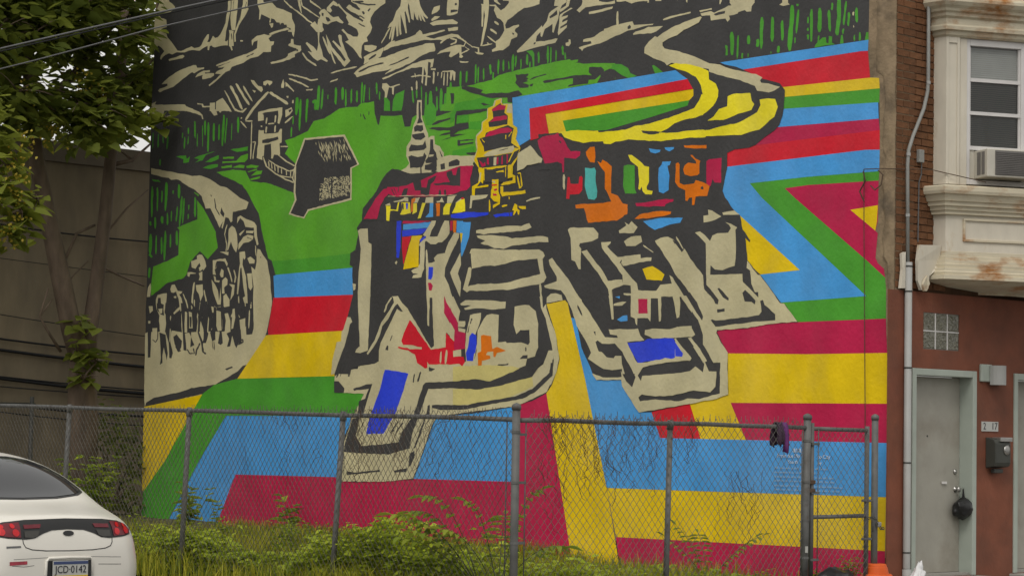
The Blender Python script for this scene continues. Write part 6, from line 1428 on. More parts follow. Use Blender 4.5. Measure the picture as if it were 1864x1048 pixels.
k10 1240 2760 1226 2758 1202 2755 1178 2752 1165 2751 1151 2745 1125 2735 1099 2723 1084 2717 1068 2712 1039 2703 1011 2693 995 2690 994 2692 1009 2698 1037 2708 1066 2717 1081 2722 1096 2728 1122 2739 1149 2750 1164 2756 1178 2758 1202 2761 1226 2762 1240 2763
#fort
Y10 2373 2483 2233 2482 2075 2464 2066 2455 1976 2453 1863 2453 1791 2467 1680 2470 1532 2492 1462 2503 1348 2527 1311 2569 1296 2597 1236 2574 1220 2533 1285 2484 1416 2470 1492 2457 1538 2434 1592 2419 1663 2430 1738 2437 1726 2424 1679 2411 1491 2402 1284 2405 1263 2401 1262 2360 1376 2369 1491 2370 1591 2367 1678 2376 1837 2395 1934 2391 1975 2379 2024 2386 2032 2401 2098 2404 2115 2408 2190 2405 2274 2424 2342 2447
#fort
Y11 1539 2779 1488 2787 1380 2768 1312 2747 1247 2720 1243 2674 1193 2644 1174 2608 1177 2574 1210 2526 1262 2497 1337 2475 1375 2472 1414 2504 1346 2527 1308 2558 1287 2601 1302 2649 1341 2698 1418 2737 1503 2763
Y11 1606 2414 1489 2407 1313 2407 1238 2398 1149 2413 1031 2420 966 2443 901 2468 880 2502 887 2530 830 2533 780 2523 762 2480 786 2432 842 2399 885 2372 986 2360 1008 2354 1148 2360 1283 2368 1465 2368 1605 2369
Y10 1250 2450 1209 2469 1173 2506 1113 2517 1110 2568 1077 2579 953 2574 942 2530 923 2511 944 2480 1032 2471 1076 2458 1134 2446
#fort
k11 4126 2067 3955 2299 3901 2348 3846 2375 3790 2366 3679 2332 3432 2325 3221 2346 3103 2343 3018 2237 3011 2007
c12 3434 2397 3374 2413 3314 2419 3186 2404 3097 2403 3090 2392 3111 2353 3103 2338 3221 2346 3296 2331 3409 2319 3432 2331
k13 3399 2369 3361 2374 3356 2340 3394 2338
k13 3323 2374 3297 2385 3253 2389 3226 2377 3229 2352 3323 2351
m13 3890 2263 3795 2257 3708 2262 3631 2277 3576 2284 3508 2300 3432 2320 3311 2332 3221 2346 3110 2341 3116 2303 3130 2264 3129 2219 3158 2196 3217 2194 3291 2179 3443 2178 3816 2199 3881 2221 3904 2212
k14 3646 2278 3576 2284 3567 2242 3521 2234 3507 2284 3431 2305 3453 2271 3483 2257 3497 2186 3520 2188 3574 2202 3575 2222 3629 2226
k14 3460 2256 3309 2256 3340 2299 3341 2319 3296 2326 3284 2297 3257 2293 3244 2338 3218 2341 3218 2225 3308 2236 3445 2247
k14 3403 2216 3410 2204 3411 2181 3411 2159 3405 2145 3395 2144 3389 2157 3387 2179 3389 2202 3393 2216
k14 3358 2213 3363 2206 3361 2191 3363 2176 3356 2168 3346 2167 3341 2175 3342 2190 3344 2204 3348 2213
k14 3731 2242 3692 2245 3706 2199 3753 2202
k14 3852 2250 3847 2241 3837 2227 3826 2213 3818 2206 3815 2207 3818 2215 3830 2229 3840 2243 3848 2251
k14 3828 2254 3824 2246 3816 2234 3809 2222 3803 2215 3800 2216 3803 2223 3810 2236 3819 2247 3825 2254
k14 3780 2261 3783 2255 3785 2244 3787 2232 3787 2225 3784 2225 3781 2231 3778 2243 3777 2254 3777 2261
m14 3926 2250 3882 2257 3881 2216 3912 2197 3950 2152 3972 2090 3980 2070 4110 2077 4063 2132 4000 2197
c15 3880 2205 3763 2198 3558 2188 3357 2177 3246 2172 3246 2174 3358 2182 3558 2192 3763 2202 3880 2207
c12 3831 2171 3784 2173 3737 2181 3722 2190 3690 2186 3689 2162 3729 2170 3752 2166 3815 2164
c12 3643 2180 3581 2179 3603 2147 3642 2149
c12 3527 2178 3458 2176 3457 2138 3534 2143
c15 3427 2146 3396 2150 3382 2169 3358 2137 3419 2140
c12 3335 2131 3329 2171 3254 2171 3290 2128
c12 3245 2135 3209 2153 3201 2138 3260 2126
c12 3906 2154 3863 2162 3854 2146 3894 2147
Y12 3898 2149 3854 2146 3854 2125 3798 2117 3784 2163 3772 2162 3782 2106 3830 2116 3857 2115 3863 2053 3891 2054
Y12 3752 2161 3674 2156 3664 2088 3750 2083 3765 2086 3743 2114
k13 3744 2155 3746 2148 3746 2134 3745 2121 3738 2113 3731 2113 3729 2121 3729 2134 3732 2147 3737 2155
u13 3709 2153 3689 2152 3692 2116 3707 2117
o13 3659 2176 3620 2181 3627 2158 3642 2149 3644 2098 3662 2094
Y12 3642 2147 3607 2147 3609 2091 3648 2080 3644 2098
Y12 3557 2144 3526 2142 3569 2052 3596 2051
b12 3491 2140 3457 2138 3456 2054 3527 2055 3493 2079
o12 3434 2137 3396 2134 3397 2056 3424 2055
Y12 3343 2126 3290 2128 3304 2104 3311 2061 3367 2062 3365 2102
Y13 3252 2126 3208 2143 3175 2146 3169 2071 3213 2065 3288 2067 3259 2106
r13 3209 2156 3183 2157 3182 2147 3208 2148
#pagoda
c13 2881 2724 2868 2722 2864 2690 2780 2682 2772 2625 2768 2558 2733 2537 2729 2512 2742 2469 2702 2416 2728 2354 2763 2313 2806 2311 3051 2318 3108 2372 3077 2430 3093 2477 3087 2522 3043 2548 3037 2595 2994 2614 2992 2674 2945 2685 2931 2714
y14 2920 2713 2872 2717 2880 2699 2851 2681 2815 2681 2828 2635 2778 2625 2769 2558 2733 2537 2729 2512 2742 2469 2702 2416 2728 2354 2763 2313 2765 2249 2868 2236 3013 2246 3015 2316 3055 2318 3101 2372 3076 2425 3073 2445 3079 2511 3032 2542 3030 2592 2987 2614 2985 2673 2927 2683
k15 2898 2686 2880 2696 2865 2680 2833 2675 2843 2636 2813 2613 2816 2564 2877 2562 2974 2560 2979 2590 2939 2609 2948 2665
m16 2952 2663 2887 2685 2829 2674 2840 2653 2951 2653
m16 2936 2614 2849 2619 2821 2612 2820 2594 2971 2587 2939 2604
k15 2999 2529 2905 2544 2812 2556 2762 2535 2775 2496 2781 2452 2712 2412 2809 2430 2996 2417 3010 2415 3018 2446 3053 2496 3009 2505
m16 2970 2537 2876 2544 2812 2544 2772 2526 2789 2515 2904 2512 3009 2503
y15 2988 2550 2973 2548 2946 2549 2919 2548 2904 2549 2887 2550 2857 2552 2828 2555 2811 2557 2813 2560 2830 2560 2860 2558 2890 2556 2906 2555 2921 2555 2947 2554 2974 2555 2989 2553
y16 3036 2494 3032 2489 3024 2481 3016 2473 3010 2470 3007 2471 3010 2476 3019 2484 3027 2492 3033 2495
y16 2829 2503 2831 2499 2831 2490 2832 2481 2830 2476 2825 2475 2823 2480 2822 2489 2821 2497 2824 2503
y16 2777 2517 2784 2513 2792 2504 2801 2495 2805 2489 2802 2488 2796 2492 2787 2501 2778 2510 2774 2515
c16 3017 2396 2981 2413 2902 2427 2759 2433 2751 2415 2772 2397 2901 2387 2995 2387
k17 2880 2412 2866 2413 2843 2415 2821 2417 2808 2419 2809 2421 2822 2420 2845 2418 2867 2415 2880 2414
k15 3075 2385 3002 2385 2901 2385 2772 2392 2709 2407 2729 2364 2784 2319 2899 2322 3022 2321 3052 2328
m16 3060 2374 3016 2346 3001 2355 2994 2334 3030 2327
m16 2987 2374 2973 2378 2968 2337 2986 2339
c16 2929 2377 2904 2377 2906 2328 2928 2329
m16 2901 2377 2886 2376 2888 2332 2903 2333
m16 2861 2379 2847 2381 2849 2329 2862 2330
m16 2818 2386 2804 2385 2803 2335 2815 2331
y16 2797 2339 2788 2348 2775 2367 2761 2384 2756 2395 2760 2397 2769 2388 2784 2370 2797 2352 2801 2341
k15 3008 2315 2806 2316 2803 2222 3005 2235
y16 2985 2309 2969 2307 2941 2307 2913 2309 2898 2310 2882 2310 2854 2311 2827 2313 2812 2316 2814 2321 2830 2324 2857 2321 2885 2320 2900 2320 2916 2319 2944 2319 2971 2316 2986 2314
y16 2909 2291 2841 2296 2840 2281 2869 2285 2898 2283
y17 2825 2317 2826 2306 2827 2285 2825 2264 2824 2253 2820 2252 2819 2264 2820 2285 2820 2305 2822 2317
c16 2722 2384 2618 2425 2589 2398 2553 2361 2515 2339 2524 2315 2552 2317 2643 2309 2670 2291 2727 2280
m10 2562 2450 2521 2466 2418 2472 2391 2480 2384 2460 2356 2448 2314 2391 2286 2365 2209 2359 2212 2336 2245 2319 2340 2333 2341 2249 2351 2249 2359 2298 2394 2313 2497 2308 2511 2338 2548 2409
k11 2383 2438 2366 2424 2366 2415 2383 2428
#pagoda
y15 3062 2318 3011 2320 3016 2225 3038 2241 3085 2199 3087 2160 3110 2161 3111 2216 3057 2235 3050 2277
c16 3047 2295 3033 2294 3042 2247 3053 2242
y16 3084 2204 3063 2203 3025 2203 2988 2206 2968 2209 2969 2215 2991 2217 3028 2216 3065 2213 3086 2210
c16 3124 2162 3055 2162 2967 2159 2988 2141 3105 2131 3115 2086 3130 2087
y16 2940 2245 2883 2246 2881 2171 2865 2141 2868 2096 2925 2075 2925 2095 2879 2107 2915 2114 2948 2141 2946 2181 2939 2200
c17 2944 2235 2911 2238 2914 2221
r17 2943 2215 2896 2215 2896 2210 2939 2207
m17 2924 2189 2896 2192 2892 2180 2913 2176
m17 2931 2162 2895 2160 2894 2148 2927 2150
y9 2962 2127 2965 2114 2965 2092 2963 2070 2960 2057 2954 2057 2949 2069 2951 2091 2953 2114 2956 2126
y9 2852 2080 2843 2078 2828 2079 2813 2081 2806 2085 2808 2090 2817 2092 2832 2090 2847 2090 2854 2086
y9 2793 2136 2796 2133 2795 2128 2795 2122 2792 2119 2787 2119 2784 2122 2785 2127 2785 2133 2788 2136
y16 2799 2324 2763 2322 2776 2268 2740 2256 2739 2212 2853 2204 2864 2210 2839 2223 2761 2228 2761 2248 2804 2251
y9 2728 2255 2726 2241 2720 2217 2711 2193 2707 2179 2696 2180 2691 2184 2684 2188 2681 2193 2683 2207 2686 2231 2692 2255 2693 2269 2703 2272 2710 2272 2718 2272 2723 2271 2723 2268 2718 2265 2710 2265 2702 2264 2703 2267 2700 2254 2696 2231 2693 2207 2690 2194 2692 2193 2698 2189 2703 2184 2698 2181 2701 2194 2709 2218 2716 2242 2723 2255
y9 2867 2200 2842 2201 2841 2164 2657 2165 2653 2147 2758 2142 2851 2141 2866 2161
y9 2743 2094 2721 2083 2721 2063 2700 2052 2706 2023 2713 2028 2721 2051 2745 2025 2752 2026 2749 2052 2763 2056
y9 2711 2077 2651 2074 2647 2054 2678 2056 2707 2065
u12 3296 2061 3155 2066 2964 2052 2967 2038 3080 2031 3228 2032 3296 2041
u9 2927 2035 2892 2041 2791 2043 2759 2041 2762 2021 2862 2024 2905 2019
k10 2789 2042 2791 2039 2789 2032 2787 2026 2785 2022 2782 2022 2781 2026 2783 2032 2784 2039 2786 2042
#fort
c9 2346 2235 2351 2220 2348 2192 2349 2164 2342 2148 2333 2148 2329 2163 2331 2191 2330 2219 2337 2235
r9 2307 2218 2294 2215 2286 2178 2222 2174 2216 2212 2200 2218 2189 2205 2191 2134 2214 2116 2288 2116 2294 2092 2318 2094 2313 2161
o10 2166 2352 2133 2376 2097 2375 2089 2318 2095 2287 2132 2292 2162 2328
t10 2171 2262 2124 2253 2098 2256 2084 2236 2086 2175 2072 2126 2074 2089 2094 2075 2140 2081 2158 2117 2172 2157 2170 2218
o10 2072 2293 2045 2279 2033 2297 2000 2280 1963 2256 1963 2105 1911 2088 1871 2043 1833 2032 1838 1990 1870 1968 1915 1947 2147 1960 2172 2033 2239 2036 2246 2056 2173 2056 2054 2052 1962 2058 1996 2112 2011 2132 2013 2227 2058 2268
g10 1869 2250 1837 2254 1786 2246 1780 2112 1767 2091 1853 2094 1870 2137
Y10 1835 2310 1809 2308 1754 2274 1709 2238 1675 2231 1676 2147 1691 2121 1688 2104 1647 2095 1653 2079 1700 2082 1722 2099 1729 2128 1742 2108 1755 2115 1749 2162 1760 2237 1818 2274
b10 1680 2334 1592 2320 1598 2309 1629 2303 1667 2312
b10 1561 2331 1492 2328 1492 2319 1526 2305 1554 2317
b10 1578 2254 1513 2249 1521 2232 1537 2226 1524 2174 1528 2092 1568 2078 1600 2087 1607 2161 1602 2221 1581 2238
m9 1775 2037 1668 2038 1605 2046 1493 2044 1493 2030 1549 2019 1555 2008 1667 2012 1768 2018
o9 1780 1949 1742 1973 1679 1978 1610 1984 1507 1976 1510 1962 1572 1954 1678 1948 1754 1948
#fort
o10 1420 2330 1334 2325 1256 2319 1256 2301 1334 2305 1414 2320
o10 1370 2275 1358 2275 1333 2252 1300 2238 1305 2225 1304 2168 1319 2160 1368 2159 1411 2171 1424 2199 1412 2221 1388 2233 1327 2224 1330 2238 1367 2268
m10 1254 2233 1237 2243 1147 2241 1148 2110 1196 2113 1208 2134 1222 2095 1252 2101
o11 1476 2235 1461 2239 1449 2229 1447 2128 1416 2116 1343 2116 1331 2136 1277 2121 1228 2095 1245 2046 1330 2045 1338 2002 1356 2003 1354 2044 1378 2043 1390 2024 1402 2029 1406 2084 1453 2105 1481 2135
k12 1294 2095 1282 2101 1273 2091 1276 2082 1291 2083"""

def rough_edge(pts, amp):
    out = []; rnd = random.Random(int(pts[0][0]*977+pts[0][1]*131))
    for i, (y, z) in enumerate(pts):
        y2, z2 = pts[(i+1) % len(pts)]; L = math.hypot(y2-y, z2-z); n = max(1, min(40, int(L/.055)))
        out.append((y+rnd.uniform(-amp, amp), z+rnd.uniform(-amp, amp)))
        if L > 1e-6:
            ny, nz = -(z2-z)/L, (y2-y)/L
            for j in range(1, n):
                t = j/n; d = rnd.uniform(-amp, amp)*1.2; out.append((y+(y2-y)*t+ny*d, z+(z2-z)*t+nz*d))
    return out
def mural_group(items, name):
    vs, fs, mi, mats = [], [], [], []
    for c, lev, pts, rough in items:
        if rough: pts = rough_edge(pts, .0035)
        v2 = [Vector(p) for p in pts]; n = len(v2)
        r = geometry.delaunay_2d_cdt(v2, [(i, (i+1) % n) for i in range(n)], [], 1, 1e-5)
        base = len(vs); x = -.0006*lev
        vs += [(x, p[0], p[1]) for p in r[0]]
        if c not in mats: mats.append(c)
        for f in r[2]:
            a, b, d = (r[0][i] for i in f[:3])
            fl = tuple(base+i for i in f)
            if (b-a).cross(d-a) > 0: fl = fl[::-1]      # face towards the lot (-x)
            fs.append(fl); mi.append(mats.index(c))
    me = bpy.data.meshes.new(name); me.from_pydata(vs, [], fs); me.polygons.foreach_set('material_index', mi); me.update()
    return mesh_obj(name, me, ['paint_'+PC[c] for c in mats], wall)
cur, groups, order = None, {}, []
for ln in MURAL.strip().split('\n'):
    if ln[0] == '#':
        cur = ln[1:]+'%d' % len(order)
        if cur not in groups: groups[cur] = []; order.append(cur)
        continue
    p = ln[1:].split(); n = [int(q)/500 for q in p[1:]]
    g0 = cur.rstrip('0123456789')
    groups[cur].append((ln[0], int(p[0]), list(zip(n[::2], n[1::2])), g0 not in ('stripe', 'ground')))
for g in order: mural_group(groups[g], tag_l[g.rstrip('0123456789')])
# dark unpainted footing under the mural
k = MB(); px = -.0003; prev = None
for i in range(66):
    y = 12.87*i/65; top = .34+.06*math.sin(y*1.7)+random.uniform(-.03, .03)
    if prev: k.quad((px, prev[0], -.2), (px, y, -.2), (px, y, top), (px, prev[0], prev[1]))
    prev = (y, top)
k.build('footing_strip', 'foundation', wall)
# credits lettered on the blue band, mostly too small to read
def wall_mw(y, z): return Matrix(((0, 0, -1, -.012), (-1, 0, 0, y), (0, 1, 0, z), (0, 0, 0, 1)))
for t_, y_, z_, sz in (('anaj', 1.205, 1.395, .085), ('From the Mo', 1.325, 1.33, .056), ('to City', .862, 1.328, .056), ('You th', 1.27, 1.268, .052), ('ay', .915, 1.266, .052)):
    text('mural_lettering', t_, sz, 'text_white', wall, wall_mw(y_, z_))
k = MB(); rnd = random.Random(5)
for z, e in ((1.195, .85), (1.150, 1.0), (1.105, .72), (1.065, .72), (1.015, .64), (.975, .66)):
    y = 1.51
    while y > e:
        w = rnd.uniform(.02, .07); t = y
        while t > y-w:
            q = rnd.uniform(.006, .010); hh = rnd.choice((.014, .014, .020)); k.quad((-.012, t, z), (-.012, t-q, z), (-.012, t-q, z+hh), (-.012, t, z+hh)); t -= q+.005
        y -= w+.018
tag(k.build('mural_small_print', 'text_pale', wall), kind='stuff')
# broken stucco on the corner above the shop front
k = MB(); n0, n1 = 12, 90
for j in range(n1+1):
    for i in range(n0+1):
        z = 2.96+(8.6-2.96)*j/n1
        edge = .255 if z > 5.17 else (.15+.05*noise.noise(Vector((0, 0, z*5))) if z > 3.3 else .07+.08*max(0, z-2.96))
        edge += .02*noise.noise(Vector((3, 1, z*9)))
        y = -.012+(edge+.012)*i/n0
        bul = .02+.018*noise.noise(Vector((y*9, z*3.5, 0)))+.008*noise.noise(Vector((y*30, z*22, 7)))
        bul *= min(1, (n0-i)/2.5)
        k.v.append((-bul+.002 if i == n0 else -.004-bul, y, z))
for j in range(n1):
    for i in range(n0):
        a = j*(n0+1)+i; k.f.append((a, a+1, a+n0+2, a+n0+1)); k.mi.append(0)
k.build('stucco_edge', 'stucco', house, smooth=True)
# front: brick upper floor
bf = boxo('brick_front', (0.002, 0.004, 3.0), (9.0, .28, 8.6), 'mortar', house)
bms = []
for q in range(4):
    b = MB(); L = .198; b.box((0, -.006, 0), (L, .01, .062)); o = b.build('brick', 'brick'); bms.append(o.data); bpy.data.objects.remove(o)
hb = MB(); hb.box((0, -.006, 0), (.095, .01, .062)); o = hb.build('brick', 'brick'); hbm = o.data; bpy.data.objects.remove(o)
rnd = random.Random(3)
for r in range(45):
    z = 3.03+r*.0725; x = .006
    first = r % 2
    while x < .80:
        half = first == 1; first = 2 if first == 1 else first
        o = bpy.data.objects.new('brick', hbm if half else bms[rnd.randrange(4)]); col.objects.link(o); o.parent = bf
        o.location = (x, -.001+rnd.uniform(-.003, .003), z+rnd.uniform(-.002, .002)); x += (.095 if half else .198)+.011
# ground floor front in brown stucco, with openings
def holed(name, m, x0, x1, z0, z1, holes, yf, depth, parent):
    xs = sorted({x0, x1, *[h[0] for h in holes], *[h[1] for h in holes]}); zs = sorted({z0, z1, *[h[2] for h in holes], *[h[3] for h in holes]})
    k = MB()
    for i in range(len(xs)-1):
        for j in range(len(zs)-1):
            cx, cz = (xs[i]+xs[i+1])/2, (zs[j]+zs[j+1])/2
            if any(h[0] < cx < h[1] and h[2] < cz < h[3] for h in holes): continue
            k.quad((xs[i], yf, zs[j]), (xs[i+1], yf, zs[j]), (xs[i+1], yf, zs[j+1]), (xs[i], yf, zs[j+1]))
    for a, b, c, d in holes:
        k.quad((a, yf, c), (a, yf, d), (a, yf+depth, d), (a, yf+depth, c)); k.quad((b, yf, c), (b, yf+depth, c), (b, yf+depth, d), (b, yf, d))
        k.quad((a, yf, d), (b, yf, d), (b, yf+depth, d), (a, yf+depth, d)); k.quad((a, yf, c), (a, yf+depth, c), (b, yf+depth, c), (b, yf, c))
    k.quad((x0, yf, z0), (x0, yf, z1), (x0, -.001, z1), (x0, -.001, z0)); k.quad((x0, yf, z1), (x1, yf, z1), (x1, .1, z1), (x0, .1-.101, z1)); k.quad((x0, -.001, z0), (x0, -.001, z1), (.05, -.001, z1), (.05, -.001, z0))
    return k.build(name, m, parent, fix=False)
D1, D2, GB = (.26, 1.36, .15, 2.235), (2.03, 3.13, .15, 2.235), (.45, 1.06, 2.43, 2.80)
sf = holed('shop_front', 'brown_front', -.115, 9.0, -.3, 3.0, [D1, D2, GB], -.02, .3, house)
boxo('doorstep', (.2, -.20, -.2), (1.42, .1, .145), 'concrete', house, .01); boxo('doorstep', (1.97, -.20, -.2), (3.2, .1, .145), 'concrete', house, .01)
def door(hx0, hx1, z0, z1, full):
    d = boxo('door', (hx0+.075, .13, z0+.03), (hx1-.075, .175, z1-.075), 'door_paint', house)
    fr = MB(); y0, y1 = -.035, .2
    fr.box((hx0+.002, y0, z0), (hx0+.07, y1, z1-.002)); fr.box((hx1-.07, y0, z0), (hx1-.002, y1, z1-.002)); fr.box((hx0+.07, y0+.002, z1-.07), (hx1-.07, y1, z1-.002))
    bevel(fr.build('door_frame', 'sage_frame', d), .006)
    b = MB(); b.box((hx0+.07, .0, z0-.002), (hx1-.07, .2, z0+.026)); b.build('threshold', 'concrete', d)
    if full:
        k = MB(); xk = hx1-.145
        k.lathe([(.03, 0), (.032, -.006), (.014, -.012), (.013, -.03), (.028, -.04), (.03, -.055), (.018, -.065)], (xk, .13, 1.02), 14, 0, 'y'); k.build('door_knob', 'steel', d, smooth=True)
        k = MB(); k.lathe([(.026, 0), (.026, -.012), (.012, -.016), (.012, -.022)], (xk-.01, .13, 1.2), 14, 0, 'y'); k.build('deadbolt', 'steel', d, smooth=True)
        k = MB(); k.lathe([(.009, 0), (.009, -.006)], (hx0+.47, .13, 1.56), 10, 0, 'y'); k.build('peephole', 'dark_metal', d)
        if hx0 < 1: boxo('sticker', (.97, .112, 1.075), (1.05, .122, 1.10), 'frame_white', d)
    return d
door(*D1, True); door(*D2, True)
gb = MB(); gb.box((GB[0]+.001, -.012, GB[2]+.001), (GB[1]-.001, .12, GB[3]-.001)); gw = gb.build('glass_block_window', 'concrete', house)
for i in range(3):
    for j in range(2):
        w, h = (GB[1]-GB[0])/3, (GB[3]-GB[2])/2; x, z = GB[0]+w*i, GB[2]+h*j
        bevel(boxo('glass_block', (x+.008, -.018, z+.008), (x+w-.008, .06, z+h-.008), 'glass_block', gw), .004)
k = MB()
for i in (1, 2): k.box((GB[0]+(GB[1]-GB[0])*i/3-.007, -.021, GB[2]+.004), (GB[0]+(GB[1]-GB[0])*i/3+.007, .0, GB[3]-.004))
k.box((GB[0]+.004, -.020, (GB[2]+GB[3])/2-.006), (GB[1]-.004, .0, (GB[2]+GB[3])/2+.006)); k.build('mortar_joint', 'frame_white', gw)
# lamp, number, mailbox
lm = MB(); lm.box((1.41, -.055, 2.13), (1.60, -.02, 2.31)); lo = bevel(lm.build('wall_lamp', 'sage_frame', house), .01)
lm = MB()
for i in range(9):
    a = math.pi*i/8
    lm.v += [(1.66-.11*math.cos(a), -.06-.10*math.sin(a), 2.10), (1.66-.11*math.cos(a), -.06-.10*math.sin(a), 2.30)]
for i in range(8): lm.f.append((2*i, 2*i+2, 2*i+3, 2*i+1)); lm.mi.append(0)
lm.f.append(tuple(2*i+1 for i in range(9))); lm.mi.append(0); lm.f.append(tuple(2*i for i in range(9))[::-1]); lm.mi.append(0)
lm.build('lamp_shade', 'white_pipe', lo, smooth=False)
npl = boxo('house_number', (1.455, -.03, 1.62), (1.745, -.02, 1.72), 'plate_white', house)
def front_mw(x, y, z): return Matrix(((1, 0, 0, x), (0, 0, -1, y), (0, 1, 0, z), (0, 0, 0, 1)))
text('digit', '2', .10, 'ink', npl, front_mw(1.50, -.0315, 1.67)); text('digit', '17', .10, 'ink', npl, front_mw(1.675, -.0315, 1.67), sx=1.1)
mb = MB(); pr = [(-.02, 1.24), (-.135, 1.26), (-.15, 1.30), (-.15, 1.50), (-.12, 1.54), (-.02, 1.56)]
for x in (1.53, 1.80): mb.v += [(x, y, z) for y, z in pr]
n = len(pr); mb.f += [tuple(range(n))[::-1], tuple(range(n, 2*n))]; mb.mi += [0, 0]
for i in range(n): mb.f.append((i, (i+1) % n, n+(i+1) % n, n+i)); mb.mi.append(0)
mbo = bevel(mb.build('mailbox', 'mailbox_green', house), .01)
boxo('mailbox_lid', (1.60, -.165, 1.515), (1.81, -.05, 1.56), 'steel', mbo, .006)
k = MB(); k.lathe([(.05, 0), (.055, -.006), (.03, -.012)], (1.72, -.151, 1.43), 16, 0, 'y'); o = k.build('mailbox_emblem', 'steel', mbo, smooth=True); o.scale = (1, 1, 1)
boxo('mailbox_hook', (1.58, -.10, 1.19), (1.74, -.05, 1.235), 'dark_metal', mbo, .01)
# conduit and downpipe
cp = MB(); cp.tube([(.47, -.045, 8.5), (.47, -.045, 5.15), (.46, -.045, 5.03), (.40, -.045, 4.85), (.22, -.045, 4.55), (.15, -.045, 4.40), (.135, -.045, 4.25), (.145, -.05, 3.15)], .019, 8); co = cp.build('conduit', 'grey_pipe', house, smooth=True)
for z, x in ((5.12, .47), (4.36, .145), (3.75, .14)):
    k = MB(); k.lathe([(.026, -.015), (.026, .015)], (x, -.045, z), 10); k.build('pipe_clip', 'steel', co)
dp = MB(); dp.tube([(.145, -.06, 3.28), (.145, -.06, .26), (.145, -.065, .22)], .037, 12); dp.tube([(.145, -.065, .24), (.145, -.065, .0)], .046, 12); do = dp.build('downpipe', 'white_pipe', house, smooth=True)
for z in (3.24, 2.99, 2.23, 1.29, .405):
    k = MB(); k.lathe([(.0385, -.007), (.040, -.007), (.040, .007), (.0385, .007)], (.145, -.06, z), 12); k.build('pipe_band', 'dark_metal', do)
k = MB(); k.box((.33, -.05, 4.30), (.41, -.008, 4.43)); jb = bevel(k.build('junction_box', 'grey_pipe', house), .006)
k = MB(); k.tube([(.39, -.03, 4.31), (.385, -.03, 4.18), (.36, -.02, 4.1), (.35, -.02, 3.5)], .007, 6); k.build('wire', 'cable_grey', jb)
# torn tin flashing at the corner below the bay
def plate(name, pts, y0, y1, m, parent):
    k = MB(); n = len(pts); k.v += [(x, y0+random.uniform(-.012, .012), z) for x, z in pts]+[(x, y1, z) for x, z in pts]
    k.f += [tuple(range(n)), tuple(range(n, 2*n))[::-1]]; k.mi += [0, 0]
    for i in range(n): k.f.append((i, (i+1) % n, n+(i+1) % n, n+i)); k.mi.append(0)
    return k.build(name, m, parent)
plate('torn_flashing', [(.27, 3.46), (.62, 3.48), (.62, 3.33), (.53, 3.22), (.44, 3.16), (.42, 3.03), (.30, 3.01), (.25, 3.1), (.24, 3.3)], -.10, -.07, 'white_trim', house)
plate('torn_flashing', [(.05, 3.36), (.10, 3.38), (.105, 3.02), (.03, 3.015), (.06, 3.2)], -.05, -.02, 'white_trim', house)
plate('torn_flashing', [(.32, 3.12), (.37, 3.16), (.40, 3.08), (.37, 3.005), (.31, 3.0), (.29, 3.06)], -.13, -.11, 'rusty_trim', house)

# ---------------------------------------------------------------- canted bay window
a26 = R(26); dv = Vector((math.cos(a26), -math.sin(a26))); P0 = Vector((.62, -.16))
plan = [Vector((.62, .02)), P0, P0+dv*1.15]
plan += [plan[2]+Vector((1.15, 0))]
mir = lambda p: Vector((2*(plan[2].x+.575)-p.x, p.y))
plan += [mir(plan[1]), mir(plan[0])]
def offset_plan(off):
    out = []
    for i, p in enumerate(plan):
        a = (plan[i]-plan[i-1]).normalized() if i > 0 else None; b = (plan[i+1]-plan[i]).normalized() if i < len(plan)-1 else None
        nrm = lambda d: Vector((d.y, -d.x))
        if a is None: q = p+nrm(b)*off
        elif b is None: q = p+nrm(a)*off
        else:
            m = (nrm(a)+nrm(b)); m = m/(m.length); c = m.dot(nrm(a)); q = p+m*(off/max(.3, c))
        out.append(q)
    return out
def mould(name, prof, m, parent, top=False, bot=False):
    k = MB(); rows = []
    for off, z in prof:
        r = []
        for q in offset_plan(off): r.append(len(k.v)); k.v.append((q.x, q.y, z))
        rows.append(r)
    for i in range(len(rows)-1):
        for j in range(len(rows[0])-1): k.f.append((rows[i][j], rows[i][j+1], rows[i+1][j+1], rows[i+1][j])); k.mi.append(0)
    if top: k.f.append(tuple(rows[-1])); k.mi.append(0)
    if bot: k.f.append(tuple(rows[0])[::-1]); k.mi.append(0)
    return k.build(name, m, parent, fix=False)
bay = mould('bay_window', [(-.10, 3.40), (-.10, 5.70)], 'white_trim', house)
mould('bay_cornice', [(.0, 5.60), (.025, 5.62), (.03, 5.655), (.065, 5.665), (.07, 5.70), (.055, 5.72), (.055, 5.78), (.085, 5.80), (.09, 5.83), (.12, 5.845), (.13, 5.87), (.165, 5.895), (.19, 5.93), (.19, 5.96), (.175, 5.985), (.06, 5.995), (.05, 6.02), (.05, 8.3)], 'rusty_trim', bay, top=True, bot=True)
mould('bay_sill', [(.0, 3.79), (.028, 3.795), (.028, 3.83), (.05, 3.834), (.055, 3.87), (.08, 3.876), (.085, 3.915), (.105, 3.92), (.125, 3.97), (.13, 3.985), (.155, 3.99), (.165, 4.02), (.165, 4.06), (.145, 4.075), (-.12, 4.11)], 'rusty_trim', bay, bot=True)
mould('bay_panel', [(-.012, 3.40), (-.012, 3.805)], 'white_trim', bay)
mould('bay_base', [(-.5, 3.025), (-.5, 3.05), (-.03, 3.10), (.11, 3.125), (.14, 3.13), (.14, 3.17), (.105, 3.175), (.11, 3.205), (.095, 3.215), (.095, 3.245), (.065, 3.25), (.07, 3.285), (.045, 3.292), (.045, 3.33), (.012, 3.335), (.012, 3.37), (-.005, 3.375), (-.005, 3.42), (-.02, 3.425)], 'rusty_trim', bay)
def bpt(d, z, out=0.):      # point on the left canted face: d along it, out = outward
    q = P0+dv*d+Vector((dv.y, -dv.x))*out; return (q.x, q.y, z)
